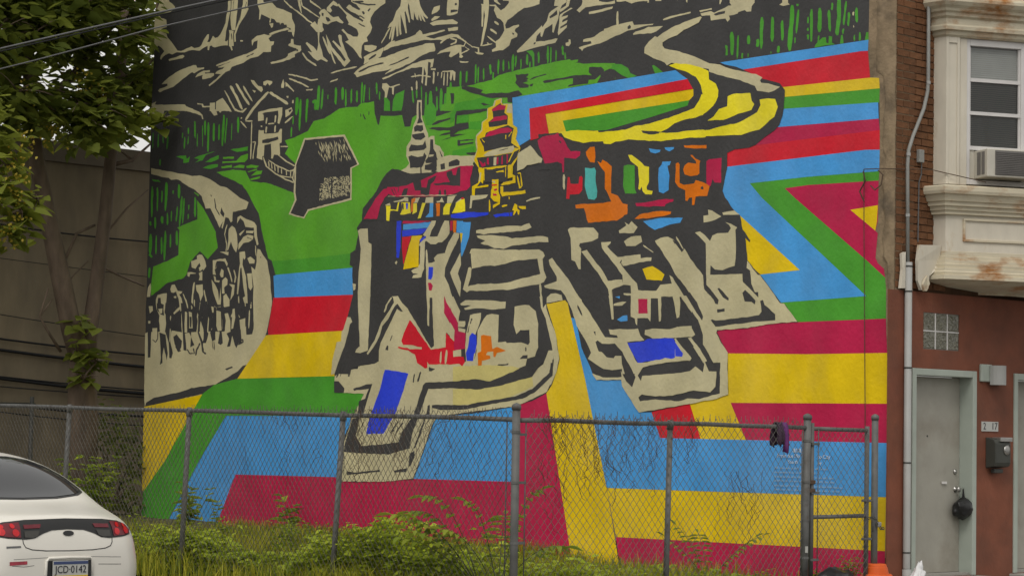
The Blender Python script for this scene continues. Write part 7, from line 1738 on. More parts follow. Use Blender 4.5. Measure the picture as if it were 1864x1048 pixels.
def bbox(k, d0, d1, z0, z1, o0, o1):
    n = len(k.v)
    for z in (z0, z1):
        for d, o in ((d0, o0), (d1, o0), (d1, o1), (d0, o1)): k.v.append(bpt(d, z, o))
    for f in ((0, 3, 2, 1), (4, 5, 6, 7), (0, 1, 5, 4), (1, 2, 6, 5), (2, 3, 7, 6), (3, 0, 4, 7)): k.f.append(tuple(n+i for i in f)); k.mi.append(0)
def bo(name, m, parent, *bs, bev=0):
    k = MB()
    for b in bs: bbox(k, *b)
    o = k.build(name, m, parent)
    if bev: bevel(o, bev)
    return o
bo('pilaster', 'white_trim', bay, (-.0, .03, 4.10, 5.60, -.12, .0), (.125, .155, 4.10, 5.60, -.12, .0), (.03, .125, 4.10, 4.16, -.12, .0), (.03, .125, 5.54, 5.60, -.12, .0), bev=.004)
bo('pilaster_field', 'white_trim', bay, (.03, .125, 4.16, 5.54, -.12, -.014))
k = MB(); k.box((.62, -.16, 4.1), (.63, .0, 5.6)); k.build('bay_cheek', 'white_trim', bay)
bo('pilaster', 'white_trim', bay, (.165, .245, 4.10, 5.60, -.12, -.018), (1.0, 1.15, 4.10, 5.60, -.12, 0), bev=.006)
bo('panel_moulding', 'rusty_trim', bay, (.20, 1.0, 3.735, 3.76, -.02, .008), (.20, 1.0, 3.525, 3.55, -.02, .008), (.20, .225, 3.55, 3.735, -.02, .008), bev=.004)
# sash window on the canted face
win = bo('window_frame', 'frame_white', bay, (.248, .285, 4.11, 5.60, -.10, -.03), (.87, 1.0, 4.11, 5.60, -.10, -.03), (.285, .87, 5.53, 5.60, -.10, -.028), (.285, .87, 4.11, 4.16, -.10, -.02), bev=.004)
bo('sash_rail', 'frame_white', win, (.285, .87, 5.165, 5.20, -.10, -.045)); bo('sash_rail', 'frame_white', win, (.285, .87, 4.825, 4.86, -.10, -.04)); bo('sash_rail', 'frame_white', win, (.285, .87, 4.465, 4.505, -.10, -.035))
bo('sash_stile', 'frame_white', win, (.285, .302, 4.5, 5.53, -.10, -.05)); bo('sash_stile', 'frame_white', win, (.852, .87, 4.5, 5.53, -.10, -.05))
for z0, z1 in ((5.20, 5.53), (4.86, 5.165), (4.505, 4.825)):
    k = MB(); k.quad(bpt(.302, z0, -.07), bpt(.852, z0, -.07), bpt(.852, z1, -.07), bpt(.302, z1, -.07)); k.build('pane', 'window_glass', win)
k = MB()
for i in range(50):
    z = 4.5+i*.0212; k.quad(bpt(.29, z, -.088), bpt(.865, z, -.088), bpt(.865, z+.017, -.094), bpt(.29, z+.017, -.094))
k.build('blind', 'blind', win)
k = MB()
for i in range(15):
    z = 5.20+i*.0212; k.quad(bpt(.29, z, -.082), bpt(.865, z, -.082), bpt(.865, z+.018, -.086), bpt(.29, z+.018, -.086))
k.build('upper_blind_sheen', 'blind_sky_sheen', win)  # same blind in the top sash, sky reflection painted in by a paler colour
ac = bo('air_conditioner', 'ac_white', bay, (.345, 1.0, 4.17, 4.455, -.08, .22), bev=.01)
k = MB()
for i in range(13): bbox(k, .44, .97, 4.20+i*.018, 4.208+i*.018, .215, .232)
k.build('grille', 'ac_grille', ac); bo('grille_back', 'ac_grille', ac, (.435, .975, 4.19, 4.44, .21, .224))
k = MB()
for z0, z1, o0, o1 in ((4.2, 4.43, .02, .09), (4.2, 4.43, .11, .17)):
    bbox(k, .341, .35, z0, z1, o0, o1)
k.build('side_vent', 'ac_grille', ac)
bo('sill_gap', 'ac_white', win, (.285, .345, 4.16, 4.465, -.09, -.05))

fx0, fy = plan[2].x+.2, plan[2].y
k = MB(); k.box((fx0, fy+.03, 4.11), (fx0+.05, fy+.1, 5.6)); k.box((fx0+.70, fy+.03, 4.11), (fx0+.75, fy+.1, 5.6)); k.box((fx0+.05, fy+.03, 5.55), (fx0+.70, fy+.1, 5.6)); k.box((fx0+.05, fy+.03, 4.11), (fx0+.70, fy+.1, 4.16)); k.box((fx0+.05, fy+.045, 4.83), (fx0+.70, fy+.1, 4.87)); w2 = k.build('window_frame', 'frame_white', bay)
k = MB(); k.quad((fx0+.05, fy+.07, 4.16), (fx0+.70, fy+.07, 4.16), (fx0+.70, fy+.07, 5.55), (fx0+.05, fy+.07, 5.55)); k.build('pane', 'window_glass', w2)
k = MB(); k.quad((fx0+.05, fy+.092, 4.16), (fx0+.70, fy+.092, 4.16), (fx0+.70, fy+.092, 5.55), (fx0+.05, fy+.092, 5.55)); k.build('blind', 'blind', w2)
# ---------------------------------------------------------------- building at the back of the lot
rb = empty('rear_building', (-3, 16, 0), 'plain grey-brown building wall behind the trees at the back of the lot', 'building')
k = MB(); k.box((-9, 0, -.2), (8, 9, 5.48)); k.build('wall', 'rear_wall', rb)
k = MB(); k.box((-9.05, -.05, 5.48), (8, 9, 5.79)); k.build('roof_edge', 'rear_cap', rb)
k = MB(); pass

# ================================================================ chain-link fences
FX = -5.22                                     # left run stands on x = FX, right run on y = -.05
def chain_link(name, ax, a, b, z0, z1, fixed, parent, top_ticks=True, seed=1, Wd=.083, Hd=.089):
    """woven wire between a and b along axis ax ('x' or 'y'); two sets of diagonal wires"""
    rnd = random.Random(seed); k = MB(); s = Hd/Wd
    def pt(u, z, d):
        w = .012*math.sin(u*3.1+seed)+.006*math.sin(z*9+u)
        return (u, fixed+d+w, z) if ax == 'x' else (fixed+d+w, u, z)
    for sg in (1, -1):
        n0 = int(math.floor((a-(z1-z0)/s)/Wd))-1; n1 = int(math.ceil((b+(z1-z0)/s)/Wd))+1
        for i in range(n0, n1):
            u0 = i*Wd; pts = []
            # line: u = u0 + sg*(z-z0)/s ; clip to [a,b]
            za, zb = z0, z1+.035
            ua, ub = u0, u0+sg*(zb-z0)/s
            lo, hi = 0., 1.
            du = ub-ua
            if abs(du) > 1e-6:
                t1, t2 = (a-ua)/du, (b-ua)/du
                lo, hi = max(0, min(t1, t2)), min(1, max(t1, t2))
            if hi-lo < .02: continue
            for t in (lo, (lo*2+hi)/3, (lo+hi*2)/3, hi):
                pts.append(pt(ua+du*t, za+(zb-za)*t, .0025*sg))
            k.tube(pts, .0026, 3, cap=False)
    if top_ticks:
        u = a
        while u < b:
            u += Wd*rnd.uniform(.6, 1.1)
            k.tube([pt(u, z1+.01, 0), pt(u+rnd.uniform(-.012, .012), z1+rnd.uniform(.05, .075), rnd.uniform(-.01, .01))], .0028, 3, cap=False)
    return k.build(name, 'wire', parent, smooth=True, fix=False)
def post(parent, x, y, z1, r=.03, lean=(0, 0), z0=-.2, cap=True):
    k = MB(); k.tube([(x+lean[0]*(z0-z1), y+lean[1]*(z0-z1), z0), (x, y, z1)], r, 12); o = k.build('post', 'galvanised', parent, smooth=True)
    if cap:
        c = MB(); c.lathe([(r+.006, -.03), (r+.006, .005), (r*.7, .02), (.004, .028)], (x, y, z1), 12); c.build('post_cap', 'galvanised', o, smooth=True)
    return o
def band(parent, x, y, z, r=.036, h=.022):
    k = MB(); k.lathe([(r, -h/2), (r+.003, -h/2), (r+.003, h/2), (r, h/2)], (x, y, z), 12); return k.build('tension_band', 'galvanised', parent, smooth=False)
# left run
fl = empty('chain_link_fence', (0, 0, 0), 'long chain-link fence running back beside the parked white car', 'fence', 'chain-link fence runs')
def railz(y): return 1.624+.0107*y
k = MB(); pts = [(FX, y, railz(y)+.004*math.sin(y*1.9)) for y in [-.05+i*.55 for i in range(28)]]; k.tube(pts, .021, 10); k.build('top_rail', 'galvanised', fl, smooth=True)
chain_link('mesh', 'y', -.03, 14.0, .06, 1.66, FX-.03, fl, seed=2, Wd=.067, Hd=.086)
for y, ln in ((2.211, -.07), (4.569, -.05), (6.689, -.06), (9.05, -.03), (11.4, -.04), (13.6, 0)):
    post(fl, FX, y, railz(y)-.01, .026, (0, ln), cap=False)
    k = MB(); k.lathe([(.032, -.05), (.032, .0), (.027, .028), (.01, .034)], (FX, y, railz(y)), 12); k.build('loop_cap', 'galvanised', fl, smooth=True)
cp = post(fl, FX, -.05, 1.735, .035)
for z in (1.52, 1.1, .6): band(cp, FX, -.05, z, .036)
tubeo('tension_bar', [(FX, .06, .1), (FX, .06, 1.62)], .006, 'galvanised', fl, 6)
# right run
fr = empty('chain_link_fence', (0, 0, 0), 'short chain-link fence run in front of the mural ending at the gate', 'fence', 'chain-link fence runs')
k = MB(); k.tube([(-5.17, -.05, 1.618)]+[(-5.17+i*.47, -.05, 1.62+.005*math.sin(i*1.7)) for i in range(1, 8)]+[(-1.43, -.05, 1.612)], .021, 10); k.build('top_rail', 'galvanised', fr, smooth=True)
chain_link('mesh', 'x', -5.11, -1.5, .06, 1.64, -.08, fr, seed=5)
post(fr, -3.324, -.05, 1.61, .026, (.02, 0), cap=False)
k = MB(); k.lathe([(.032, -.05), (.032, .0), (.027, .028), (.01, .034)], (-3.324, -.05, 1.62), 12); k.build('loop_cap', 'galvanised', fr, smooth=True)
gp = post(fr, -1.403, -.05, 1.72, .037, (.02, 0))
for z in (1.49, 1.1, .75, .39): band(gp, -1.403+.02*(z-1.72), -.05, z, .038)
tubeo('tension_bar', [(-5.11, -.055, .1), (-5.11, -.055, 1.60)], .006, 'galvanised', fr, 6)
tubeo('tension_bar', [(-1.50, -.06, .1), (-1.49, -.06, 1.58)], .006, 'galvanised', fr, 6)
for z in (1.5, 1.1, .6):
    k = MB(); k.box((-5.22, -.06, z-.011), (-5.10, -.045, z+.011)); k.build('tension_strap', 'galvanised', fr)
k = MB(); k.box((-1.47, -.1, .44), (-1.44, -.09, .50)); k.build('tag_plate', 'plate_white', fr)
# gate
gt = empty('gate', (-1.336, -.05, 0), 'narrow chain-link gate beside the brown house corner', 'gate')
k = MB(); k.tube([(0, 0, .08), (0, 0, 1.66)], .023, 10); k.tube([(0, 0, 1.605), (.85, 0, 1.60)], .021, 10); k.tube([(.84, 0, .05), (.85, 0, 1.64)], .023, 10); k.tube([(0, 0, .77), (.84, 0, .775)], .020, 10); k.tube([(0, 0, .12), (.84, 0, .12)], .020, 10); k.build('frame', 'galvanised', gt, smooth=True)
m_ = chain_link('mesh', 'x', .05, .83, .12, 1.585, -.025, gt, top_ticks=False, seed=8)
tubeo('tension_bar', [(.07, -.02, .12), (.075, -.02, 1.6)], .005, 'galvanised', gt, 6)
for z in (1.46, 1.0, .37):
    k = MB(); k.box((-.03, -.03, z-.011), (.085, -.012, z+.011)); k.build('tension_strap', 'galvanised', gt)
for z in (1.10, 1.02):
    k = MB(); k.box((-.085, -.03, z-.02), (.03, .03, z+.02)); bevel(k.build('hinge', 'vine_dry', gt), .006)
for z in (.92, .55):
    k = MB(); k.box((.80, -.03, z-.012), (.90, .03, z+.012)); bevel(k.build('latch_band', 'galvanised', gt), .006)
lp = empty('latch_post', (-.364, -.05, 0), 'lone galvanised post standing between the gate and the brown house', 'post')
o = post(lp, 0, 0, 1.735, .033)
ch = empty('padlock_chain', (-.40, -.08, .70), 'short dark chain with a steel padlock closing the gate', 'chain')
k = MB()
for i in range(9):
    t = i/8; c = Vector((-.11+.22*t, -.02-.02*math.sin(t*3.1), .05-.09*t+.03*math.sin(t*6)))
    q = [(c.x+.018*math.cos(a), c.y+(.012*math.sin(a) if i % 2 else .004*math.sin(a)), c.z+(.004*math.sin(a) if i % 2 else .012*math.sin(a))) for a in [j*math.pi/4 for j in range(9)]]
    k.tube(q, .004, 5, cap=False)
k.tube([(-.06, -.03, .02), (-.065, -.03, -.08)], .005, 5)
k.build('chain', 'dark_metal', ch, smooth=True); k = MB(); k.box((.0, -.05, -.035), (.05, -.02, .015)); bevel(k.build('padlock', 'steel', ch), .008)
# purple cloth over the top rail
cl = empty('draped_cloth', (-1.80, -.05, 1.63), 'purple and dark cloth draped over the fence rail beside the gate', 'cloth')
def cloth(name, x0, x1, zf, zb, m, ph):
    k = MB(); nx, path = 8, [(-.035, zf)]
    prof = [(-.045, zf), (-.05, zf*.66), (-.045, zf*.33), (-.032, .0), (-.012, .03), (.012, .03), (.032, 0), (.045, zb*.5), (.045, zb)]
    for j, (y, z) in enumerate(prof):
        for i in range(nx+1):
            t = i/nx; sw = 1-.18*math.sin(min(1, -z*3)) if z < 0 else .8
            x = (x0+x1)/2+(t-.5)*(x1-x0)*sw+.01*z; k.v.append((x, y+.016*math.sin(t*9+ph)*(1 if z < -.02 else .3), z+(.012*math.sin(t*7+ph) if j in (0, 8) else 0)))
    for j in range(len(prof)-1):
        for i in range(nx): a = j*(nx+1)+i; k.f.append((a, a+1, a+nx+2, a+nx+1)); k.mi.append(0)
    o = k.build(name, m, cl, smooth=True); s = o.modifiers.new('solid', 'SOLIDIFY'); s.thickness = .004; return o
cloth('purple_part', -.01, .085, -.26, -.16, 'cloth_purple', 0.); cloth('dark_part', -.085, -.005, -.19, -.20, 'cloth_dark', 1.4)
# low fence deep in the lot
bf2 = empty('low_fence', (-4.3, 12.5, 0), 'low dark wire fence behind the chain-link at the left', 'fence')
k = MB(); k.tube([(0, 0, 1.78), (2.3, 0, 1.78)], .02, 8); k.build('rail', 'dark_metal', bf2, smooth=True)
for x in (0, 2.25):
    k = MB(); k.tube([(x, 0, -.1), (x, 0, 1.88)], .03, 8); k.build('post', 'dark_metal', bf2, smooth=True)

# ================================================================ bags and cone
def blob(name, m, c, r, parent=None, seed=1, amp=.25, zmin=None, parts=1):
    bm = bmesh.new(); bmesh.ops.create_icosphere(bm, subdivisions=4, radius=1)
    for v in bm.verts:
        n = v.co.normalized(); d = 1+amp*noise.noise(n*1.6+Vector((seed*7, 0, 0)))+amp*.5*abs(noise.noise(n*4.5+Vector((seed, 3, 0))))+amp*.25*noise.noise(n*10)
        v.co = Vector((n.x*r[0]*d, n.y*r[1]*d, n.z*r[2]*d))
        if zmin is not None and v.co.z < zmin: v.co.z = zmin
    me = bpy.data.meshes.new(name); bm.to_mesh(me); bm.free(); me.polygons.foreach_set('use_smooth', [True]*len(me.polygons))
    return mesh_obj(name, me, m, parent, c)
o = blob('garbage_bag', 'bag_black', (-1.30, -.32, .10), (.30, .20, .19), None, 3, .3, -.1)
tag(o, 'black plastic rubbish bag slumped at the foot of the gate post', 'bag')
hb = empty('hanging_bag', (1.235, .04, .83), 'small black plastic bag hanging from the door knob', 'bag')
blob('bag_body', 'bag_black', (0, 0, -.005), (.15, .08, .105), hb, 6, .22)
k = MB(); k.tube([(-.03, .0, .06), (-.012, .0, .12), (-.005, -.0, .195), (.01, 0, .12), (.03, 0, .06)], .008, 6); k.build('bag_handle', 'bag_black', hb, smooth=True)
wb = blob('plastic_bag', 'bag_white', (-.02, -.30, .10), (.065, .06, .19), None, 9, .5, -.13)
wb.rotation_euler = (0, .35, 0); tag(wb, 'crumpled white plastic bag on the pavement by the grey door', 'bag')
cn = empty('orange_drum', (-.36, -.08, 0), 'orange plastic traffic drum base around the foot of the latch post', 'traffic drum')
k = MB(); k.lathe([(.19, -.02), (.19, .03), (.165, .05), (.16, .19), (.145, .21), (.14, .215)], (0, 0, 0), 28); bevel(k.build('drum_base', 'cone_orange', cn, smooth=False), .006)
k = MB(); k.lathe([(.118, .215), (.105, .275), (.10, .28), (.095, .30), (.086, .31), (.05, .312)], (0, 0, 0), 28); k.build('drum_top', 'cone_orange', cn, smooth=False)

# ================================================================ parked car
def car():
    root = empty('parked_car', (-8.96, .84, -.13), 'white rounded sedan parked at the left, seen from behind', 'car')
    # half sections: bottom centre -> top centre
    ST = [(.00, [(0, .33), (.34, .33), (.45, .40), (.50, .52), (.48, .62), (.40, .67), (.22, .68), (0, .685)]),
          (.045, [(0, .25), (.44, .25), (.56, .36), (.61, .52), (.585, .655), (.55, .84), (.34, .93), (0, .94)]),
          (.16, [(0, .22), (.56, .22), (.69, .34), (.74, .52), (.715, .68), (.655, .90), (.40, .968), (0, .978)]),
          (.42, [(0, .20), (.68, .20), (.83, .33), (.87, .52), (.845, .72), (.765, .95), (.46, 1.0), (0, 1.01)]),
          (.72, [(0, .19), (.76, .19), (.90, .32), (.925, .53), (.90, .76), (.83, .985), (.60, 1.05), (0, 1.055)]),
          (1.0, [(0, .19), (.78, .19), (.90, .32), (.925, .53), (.905, .78), (.85, 1.03), (.72, 1.22), (0, 1.26)]),
          (1.35, [(0, .19), (.78, .19), (.90, .32), (.925, .53), (.905, .80), (.85, 1.05), (.70, 1.375), (0, 1.42)]),
          (1.80, [(0, .19), (.78, .19), (.90, .32), (.925, .53), (.905, .80), (.85, 1.04), (.68, 1.425), (0, 1.465)]),
          (2.45, [(0, .19), (.78, .19), (.90, .32), (.925, .53), (.905, .80), (.84, 1.0), (.65, 1.40), (0, 1.45)]),
          (3.0, [(0, .19), (.78, .19), (.90, .32), (.925, .53), (.90, .78), (.83, .97), (.64, 1.20), (0, 1.27)]),
          (3.55, [(0, .19), (.78, .19), (.90, .32), (.92, .53), (.90, .74), (.82, .90), (.60, .97), (0, 1.0)]),
          (4.3, [(0, .19), (.76, .19), (.88, .32), (.90, .52), (.87, .66), (.76, .78), (.50, .84), (0, .865)]),
          (4.8, [(0, .22), (.62, .22), (.74, .33), (.77, .48), (.72, .58), (.60, .66), (.36, .69), (0, .70)]),
          (4.98, [(0, .32), (.40, .32), (.50, .38), (.52, .45), (.48, .52), (.36, .55), (.2, .56), (0, .565)])]
    bm = bmesh.new(); rings = []
    for y, h in ST:
        ring = [(x, z) for x, z in h]+[(-x, z) for x, z in h[-2:0:-1]]
        rings.append([bm.verts.new((x, y, z)) for x, z in ring])
    for a, b in zip(rings, rings[1:]):
        for i in range(len(a)): bm.faces.new((a[i], a[(i+1) % len(a)], b[(i+1) % len(a)], b[i]))
    def capring(r):
        # strip of quads across the ring so that the end stays smooth
        n = len(r); half = n//2
        for i in range(half-1):
            l0, l1, r0, r1 = r[i+1], r[i+2] if i+2 <= half else r[half], r[(n-i-1) % n], r[(n-i-2) % n]
            q = [r[i], r[i+1], r[(n-i-1) % n], r[(n-i) % n]]
            q2 = []
            for v in q:
                if v not in q2: q2.append(v)
            if len(q2) >= 3:
                try: bm.faces.new(q2)
                except ValueError: pass
        q = [r[half-1], r[half], r[half+1]]
        try: bm.faces.new(q)
        except ValueError: pass
    capring(rings[0]); capring(rings[-1])
    bmesh.ops.recalc_face_normals(bm, faces=bm.faces)
    me = bpy.data.meshes.new('body'); bm.to_mesh(me); bm.free()
    tmp = bpy.data.objects.new('body', me); col.objects.link(tmp); ss = tmp.modifiers.new('s', 'SUBSURF'); ss.levels = 3; ss.render_levels = 3
    bpy.context.view_layer.update(); dg = bpy.context.evaluated_depsgraph_get(); em = bpy.data.meshes.new_from_object(tmp.evaluated_get(dg)); bpy.data.objects.remove(tmp)
    em.polygons.foreach_set('use_smooth', [True]*len(em.polygons)); em.materials.clear(); body = mesh_obj('body', em, 'car_white', root)
    tb = bmesh.new(); tb.from_mesh(em); bvh = BVHTree.FromBMesh(tb); tb.free()
    def inp(p, poly):
        x, y = p; c = False; j = len(poly)-1
        for i in range(len(poly)):
            xi, yi = poly[i]; xj, yj = poly[j]
            if (yi > y) != (yj > y) and x < (xj-xi)*(y-yi)/(yj-yi)+xi: c = not c
            j = i
        return c
    def surf(u, v, mode, off):
        o, d = {'rear': ((u, -1, v), (0, 1, 0)), 'right': ((2, u, v), (-1, 0, 0)), 'left': ((-2, u, v), (1, 0, 0)), 'front': ((u, 7, v), (0, -1, 0))}[mode]
        h = bvh.ray_cast(Vector(o), Vector(d)); 
        if h[0] is None: h = bvh.find_nearest(Vector((u, 0, v)) if mode in ('rear', 'front') else Vector((0, u, v)))
        n = h[1]
        if n.dot(Vector(d)) > 0: n = -n
        return h[0]+n*off
    def decal(name, poly, m, parent, off=.004, mode='rear', res=.03):
        dense = []
        for i, (x, z) in enumerate(poly):
            x2, z2 = poly[(i+1) % len(poly)]; k = max(1, int(math.hypot(x2-x, z2-z)/res))
            dense += [(x+(x2-x)*t/k, z+(z2-z)*t/k) for t in range(k)]
        n = len(dense); pts = [Vector(p) for p in dense]
        xs = [p[0] for p in poly]; zs = [p[1] for p in poly]; u = min(xs)
        while u < max(xs):
            w = min(zs)
            while w < max(zs):
                if inp((u, w), poly): pts.append(Vector((u, w)))
                w += res
            u += res
        r = geometry.delaunay_2d_cdt(pts, [(i, (i+1) % n) for i in range(n)], [], 1, 1e-5)
        k = MB(); k.v = [tuple(surf(p[0], p[1], mode, off)) for p in r[0]]; k.f = [tuple(f) for f in r[2]]; k.mi = [0]*len(k.f)
        return k.build(name, m, parent, smooth=True)
    mirp = lambda p: [(-x, z) for x, z in p]
    half = [(0, 1.375), (.25, 1.37), (.42, 1.345), (.53, 1.295), (.61, 1.22), (.655, 1.14), (.645, 1.115), (.55, 1.095), (.3, 1.075), (0, 1.07)]
    decal('rear_window_seal', [(x*1.03+(.012 if x > 0 else 0), (z-1.21)*1.07+1.21) for x, z in half]+[(-x*1.03-.012, (z-1.21)*1.07+1.21) for x, z in half[-2:0:-1]], 'car_trim', root, .003)
    decal('rear_window', half+[(-x, z) for x, z in half[-2:0:-1]], 'car_glass', root, .007)
    bh = [(0, .94), (.34, .932), (.50, .915), (.60, .885), (.625, .845), (.60, .815), (.50, .80), (.36, .792), (.29, .80), (.22, .832), (.14, .856), (0, .862)]
    bandp = bh+[(-x, z) for x, z in bh[-2:0:-1]]
    bd = decal('lamp_band', bandp, 'car_black', root, .004)
    for s in (1, -1):
        f = (lambda p: p) if s == 1 else mirp
        decal('tail_lamp', f([(.395, .912), (.49, .905), (.58, .882), (.612, .845), (.585, .822), (.50, .81), (.405, .805)]), 'lamp_dim', bd, .009)
        for cx, cz, rr_ in ((.44, .838, .026), (.54, .845, .027), (.455, .884, .017), (.53, .88, .015)):
            decal('lamp_bulb', f([(cx+rr_*math.cos(t*.6283), cz+rr_*math.sin(t*.6283)) for t in range(10)]), 'lamp_red', bd, .012, res=.02)
        decal('reverse_lamp', f([(.245, .855), (.372, .850), (.376, .806), (.31, .802), (.265, .815)]), 'lamp_smoke', bd, .009)
        decal('side_reflector', f([(.225, .90), (.37, .895), (.37, .868), (.24, .872)]), 'lamp_dim', bd, .009)
        dd = 'right' if s == 1 else 'left'
        decal('side_window', [(1.32, 1.08), (1.36, 1.28), (1.75, 1.35), (2.15, 1.355), (2.15, 1.06)], 'car_glass', root, .005, dd, .06)
        decal('side_window', [(2.23, 1.06), (2.23, 1.355), (2.6, 1.33), (3.0, 1.17), (3.2, 1.04)], 'car_glass', root, .005, dd, .06)
        decal('headlight', [(s*.35, .60), (s*.58, .60), (s*.56, .52), (s*.38, .5)], 'rim', root, .005, 'front', .04)
        for y in (1.05, 3.95):
            k = MB(); k.lathe([(.22, -.09), (.30, -.10), (.318, -.07), (.318, .07), (.30, .10), (.22, .09)], (s*.82, y, .318), 28, 0, 'x'); wq = k.build('wheel', 'tyre', root, smooth=True)
            k = MB(); k.lathe([(.215, -.08), (.20, s*.095), (.06, s*.085), (.03, s*.105)], (s*.82, y, .318), 20, 0, 'x'); k.build('rim', 'rim', wq, smooth=False)
            decal('wheel_arch', [(y+.37*math.cos(t*math.pi/12), .318+.37*math.sin(t*math.pi/12)) for t in range(-2, 15)], 'car_black', root, .003, dd, .06)
        for y in (1.28, 2.19, 3.25):
            k = MB(); k.tube([tuple(surf(y+.0*j, .35+.1*j, dd, .0015)) for j in range(7)], .003, 4); k.build('door_seam', 'car_trim', root)
        for y in (1.5, 2.4):
            k = MB(); p_ = surf(y, .86, dd, .0); k.box((p_.x-.02, y-.09, .845), (p_.x+.02, y+.09, .875)); bevel(k.build('door_handle', 'car_white', root), .008)
        k = MB(); k.box((s*.86, 2.95, .98), (s*1.02, 3.05, 1.10)); bevel(k.build('wing_mirror', 'car_white', root), .03, 3)
    wh = [(0, 1.36), (.45, 1.33), (.62, 1.20), (.72, 1.04), (.4, 1.03), (0, 1.03)]
    decal('windscreen', wh+[(-x, z) for x, z in wh[-2:0:-1]], 'car_glass', root, .005, 'front', .06)
    # boot lid seam, bumper line, emblem
    pth = [(-.39, .80), (-.388, .765), (-.37, .735), (-.32, .718), (-.2, .708), (0, .705), (.2, .708), (.32, .718), (.37, .735), (.388, .765), (.39, .80)]
    k = MB(); k.tube([tuple(surf(x, z, 'rear', .001)) for x, z in pth], .0035, 5); k.build('boot_seam', 'car_trim', root, smooth=True)
    k = MB(); k.tube([tuple(surf(-.48+i*.03, .598+.004*math.cos(i), 'rear', .0)) for i in range(7)], .002, 4); k.tube([tuple(surf(.26+i*.035, .60-.001*i, 'rear', .0)) for i in range(7)], .002, 4); k.build('bumper_scuff', 'car_trim', root)
    decal('emblem', [(.048*math.cos(t*.5236), .833+.02*math.sin(t*.5236)) for t in range(12)], 'car_black', root, .006, res=.02)
    decal('model_lettering', [(-.52, .73), (-.41, .735), (-.41, .747), (-.52, .744)], 'cable_grey', root, .004, res=.05)
    decal('bumper_sticker', [(-.50, .605), (-.36, .612), (-.36, .636), (-.50, .632)], 'sticker_red', root, .004, res=.05)
    k = MB(); k.tube([tuple(surf(x_*.036, .664-.0012*abs(x_), 'rear', -.001)) for x_ in range(-13, 14)], .0028, 4); k.build('bumper_crease', 'cable_grey', root, smooth=True)
    # plate in a raised surround
    y = surf(0, .55, 'rear', 0).y
    k = MB(); k.tube([tuple(surf(x, z, 'rear', .004)) for x, z in ((-.205, .42), (-.20, .63), (-.18, .652), (0, .655), (.18, .652), (.20, .63), (.205, .42))], .011, 8); k.build('plate_surround', 'car_white', root, smooth=True)
    decal('plate_recess_shade', [(-.195, .43), (-.192, .635), (.192, .635), (.195, .43)], 'car_trim', root, .003)  # recess not modelled; its shade is a flat dark panel on the body
    yp = y-.022
    pl = boxo('number_plate', (-.153, yp, .482), (.153, yp+.012, .632), 'plate_white', root, .003)
    boxo('plate_header', (-.15, yp-.0015, .606), (.15, yp, .629), 'plate_blue', pl); boxo('plate_footer', (-.15, yp-.0015, .485), (.15, yp, .524), 'plate_yellow', pl)
    text('plate_text', 'JCD\u00b70142', .078, 'ink', pl, front_mw(0, yp-.002, .566), sx=.88)
    # things seen through the rear glass are left as the dark reflective pane
    return root
car()

# ================================================================ wires
def sag(a, b, s, n=14): return [tuple(Vector(a).lerp(Vector(b), i/n)-Vector((0, 0, s*4*(i/n)*(1-i/n)))) for i in range(n+1)]
for a, b, s, r, lab in (((-7.5, 24, 4.35), (-7.5, -22, 4.75), -.20, .016, 'upper overhead cable crossing the top left corner'), ((-7.5, 24, 3.75), (-7.5, -22, 5.2), -.16, .012, 'lower overhead cable crossing the top left corner')):
    pass
w1 = tag(tubeo('overhead_cable', [(-7.5, 26, 4.55), (-7.5, 12, 4.80), (-7.5, 4.49, 4.935), (-7.5, 3.22, 4.955), (-7.5, 2.06, 4.968), (-7.5, 1.13, 4.974), (-7.5, -8, 4.9), (-7.5, -24, 4.6)], .009, 'cable_grey', None, 6), 'upper of the two overhead cables crossing the top left corner', 'cable')
k = MB(); k.tube([(-7.5, 26, 4.52), (-7.5, 12, 4.77), (-7.5, 4.49, 4.91), (-7.5, 2.06, 4.945), (-7.5, 1.13, 4.953), (-7.5, -8, 4.88), (-7.5, -24, 4.58)], .007, 5); k.build('carrier_wire', 'cable', w1, smooth=True)
tag(tubeo('overhead_cable', [(-7.5, 26, 3.9), (-7.5, 12, 4.5), (-7.5, 4.48, 4.747), (-7.5, 3.9, 4.765), (-7.5, 3.4, 4.785), (-7.5, 2.05, 4.843), (-7.5, .34, 4.873), (-7.5, -8, 4.9), (-7.5, -24, 4.7)], .0065, 'cable_grey', None, 6), 'lower of the two overhead cables crossing the top left corner', 'cable')
# loose wire down the mural and its hook
k = MB(); k.tube([(-.03, .37, 4.20), (-.035, .36, 3.6), (-.03, .345, 2.6), (-.03, .33, 1.75), (-.03, .325, .3)], .0045, 5); hw = k.build('hanging_wire', 'vine_dry'); tag(hw, 'thin loose wire hanging down the right edge of the mural', 'wire')
k = MB(); k.tube([(-.02, .38, 4.21), (-.06, .35, 4.22), (-.06, .1, 4.21), (-.05, -.02, 4.2), (.5, -.06, 4.24), (.9, -.45, 4.12)], .005, 5); k.tube([(-.03, .38, 4.2), (-.06, .33, 4.1), (-.06, .40, 4.0), (-.04, .36, 3.9)], .008, 5); k.tube([(-.05, .27, 4.05), (-.07, .2, 4.0), (-.06, .13, 4.05), (-.05, .12, 4.15), (-.05, .18, 4.2)], .007, 5); k.build('wire_hook', 'vine_dry', hw)
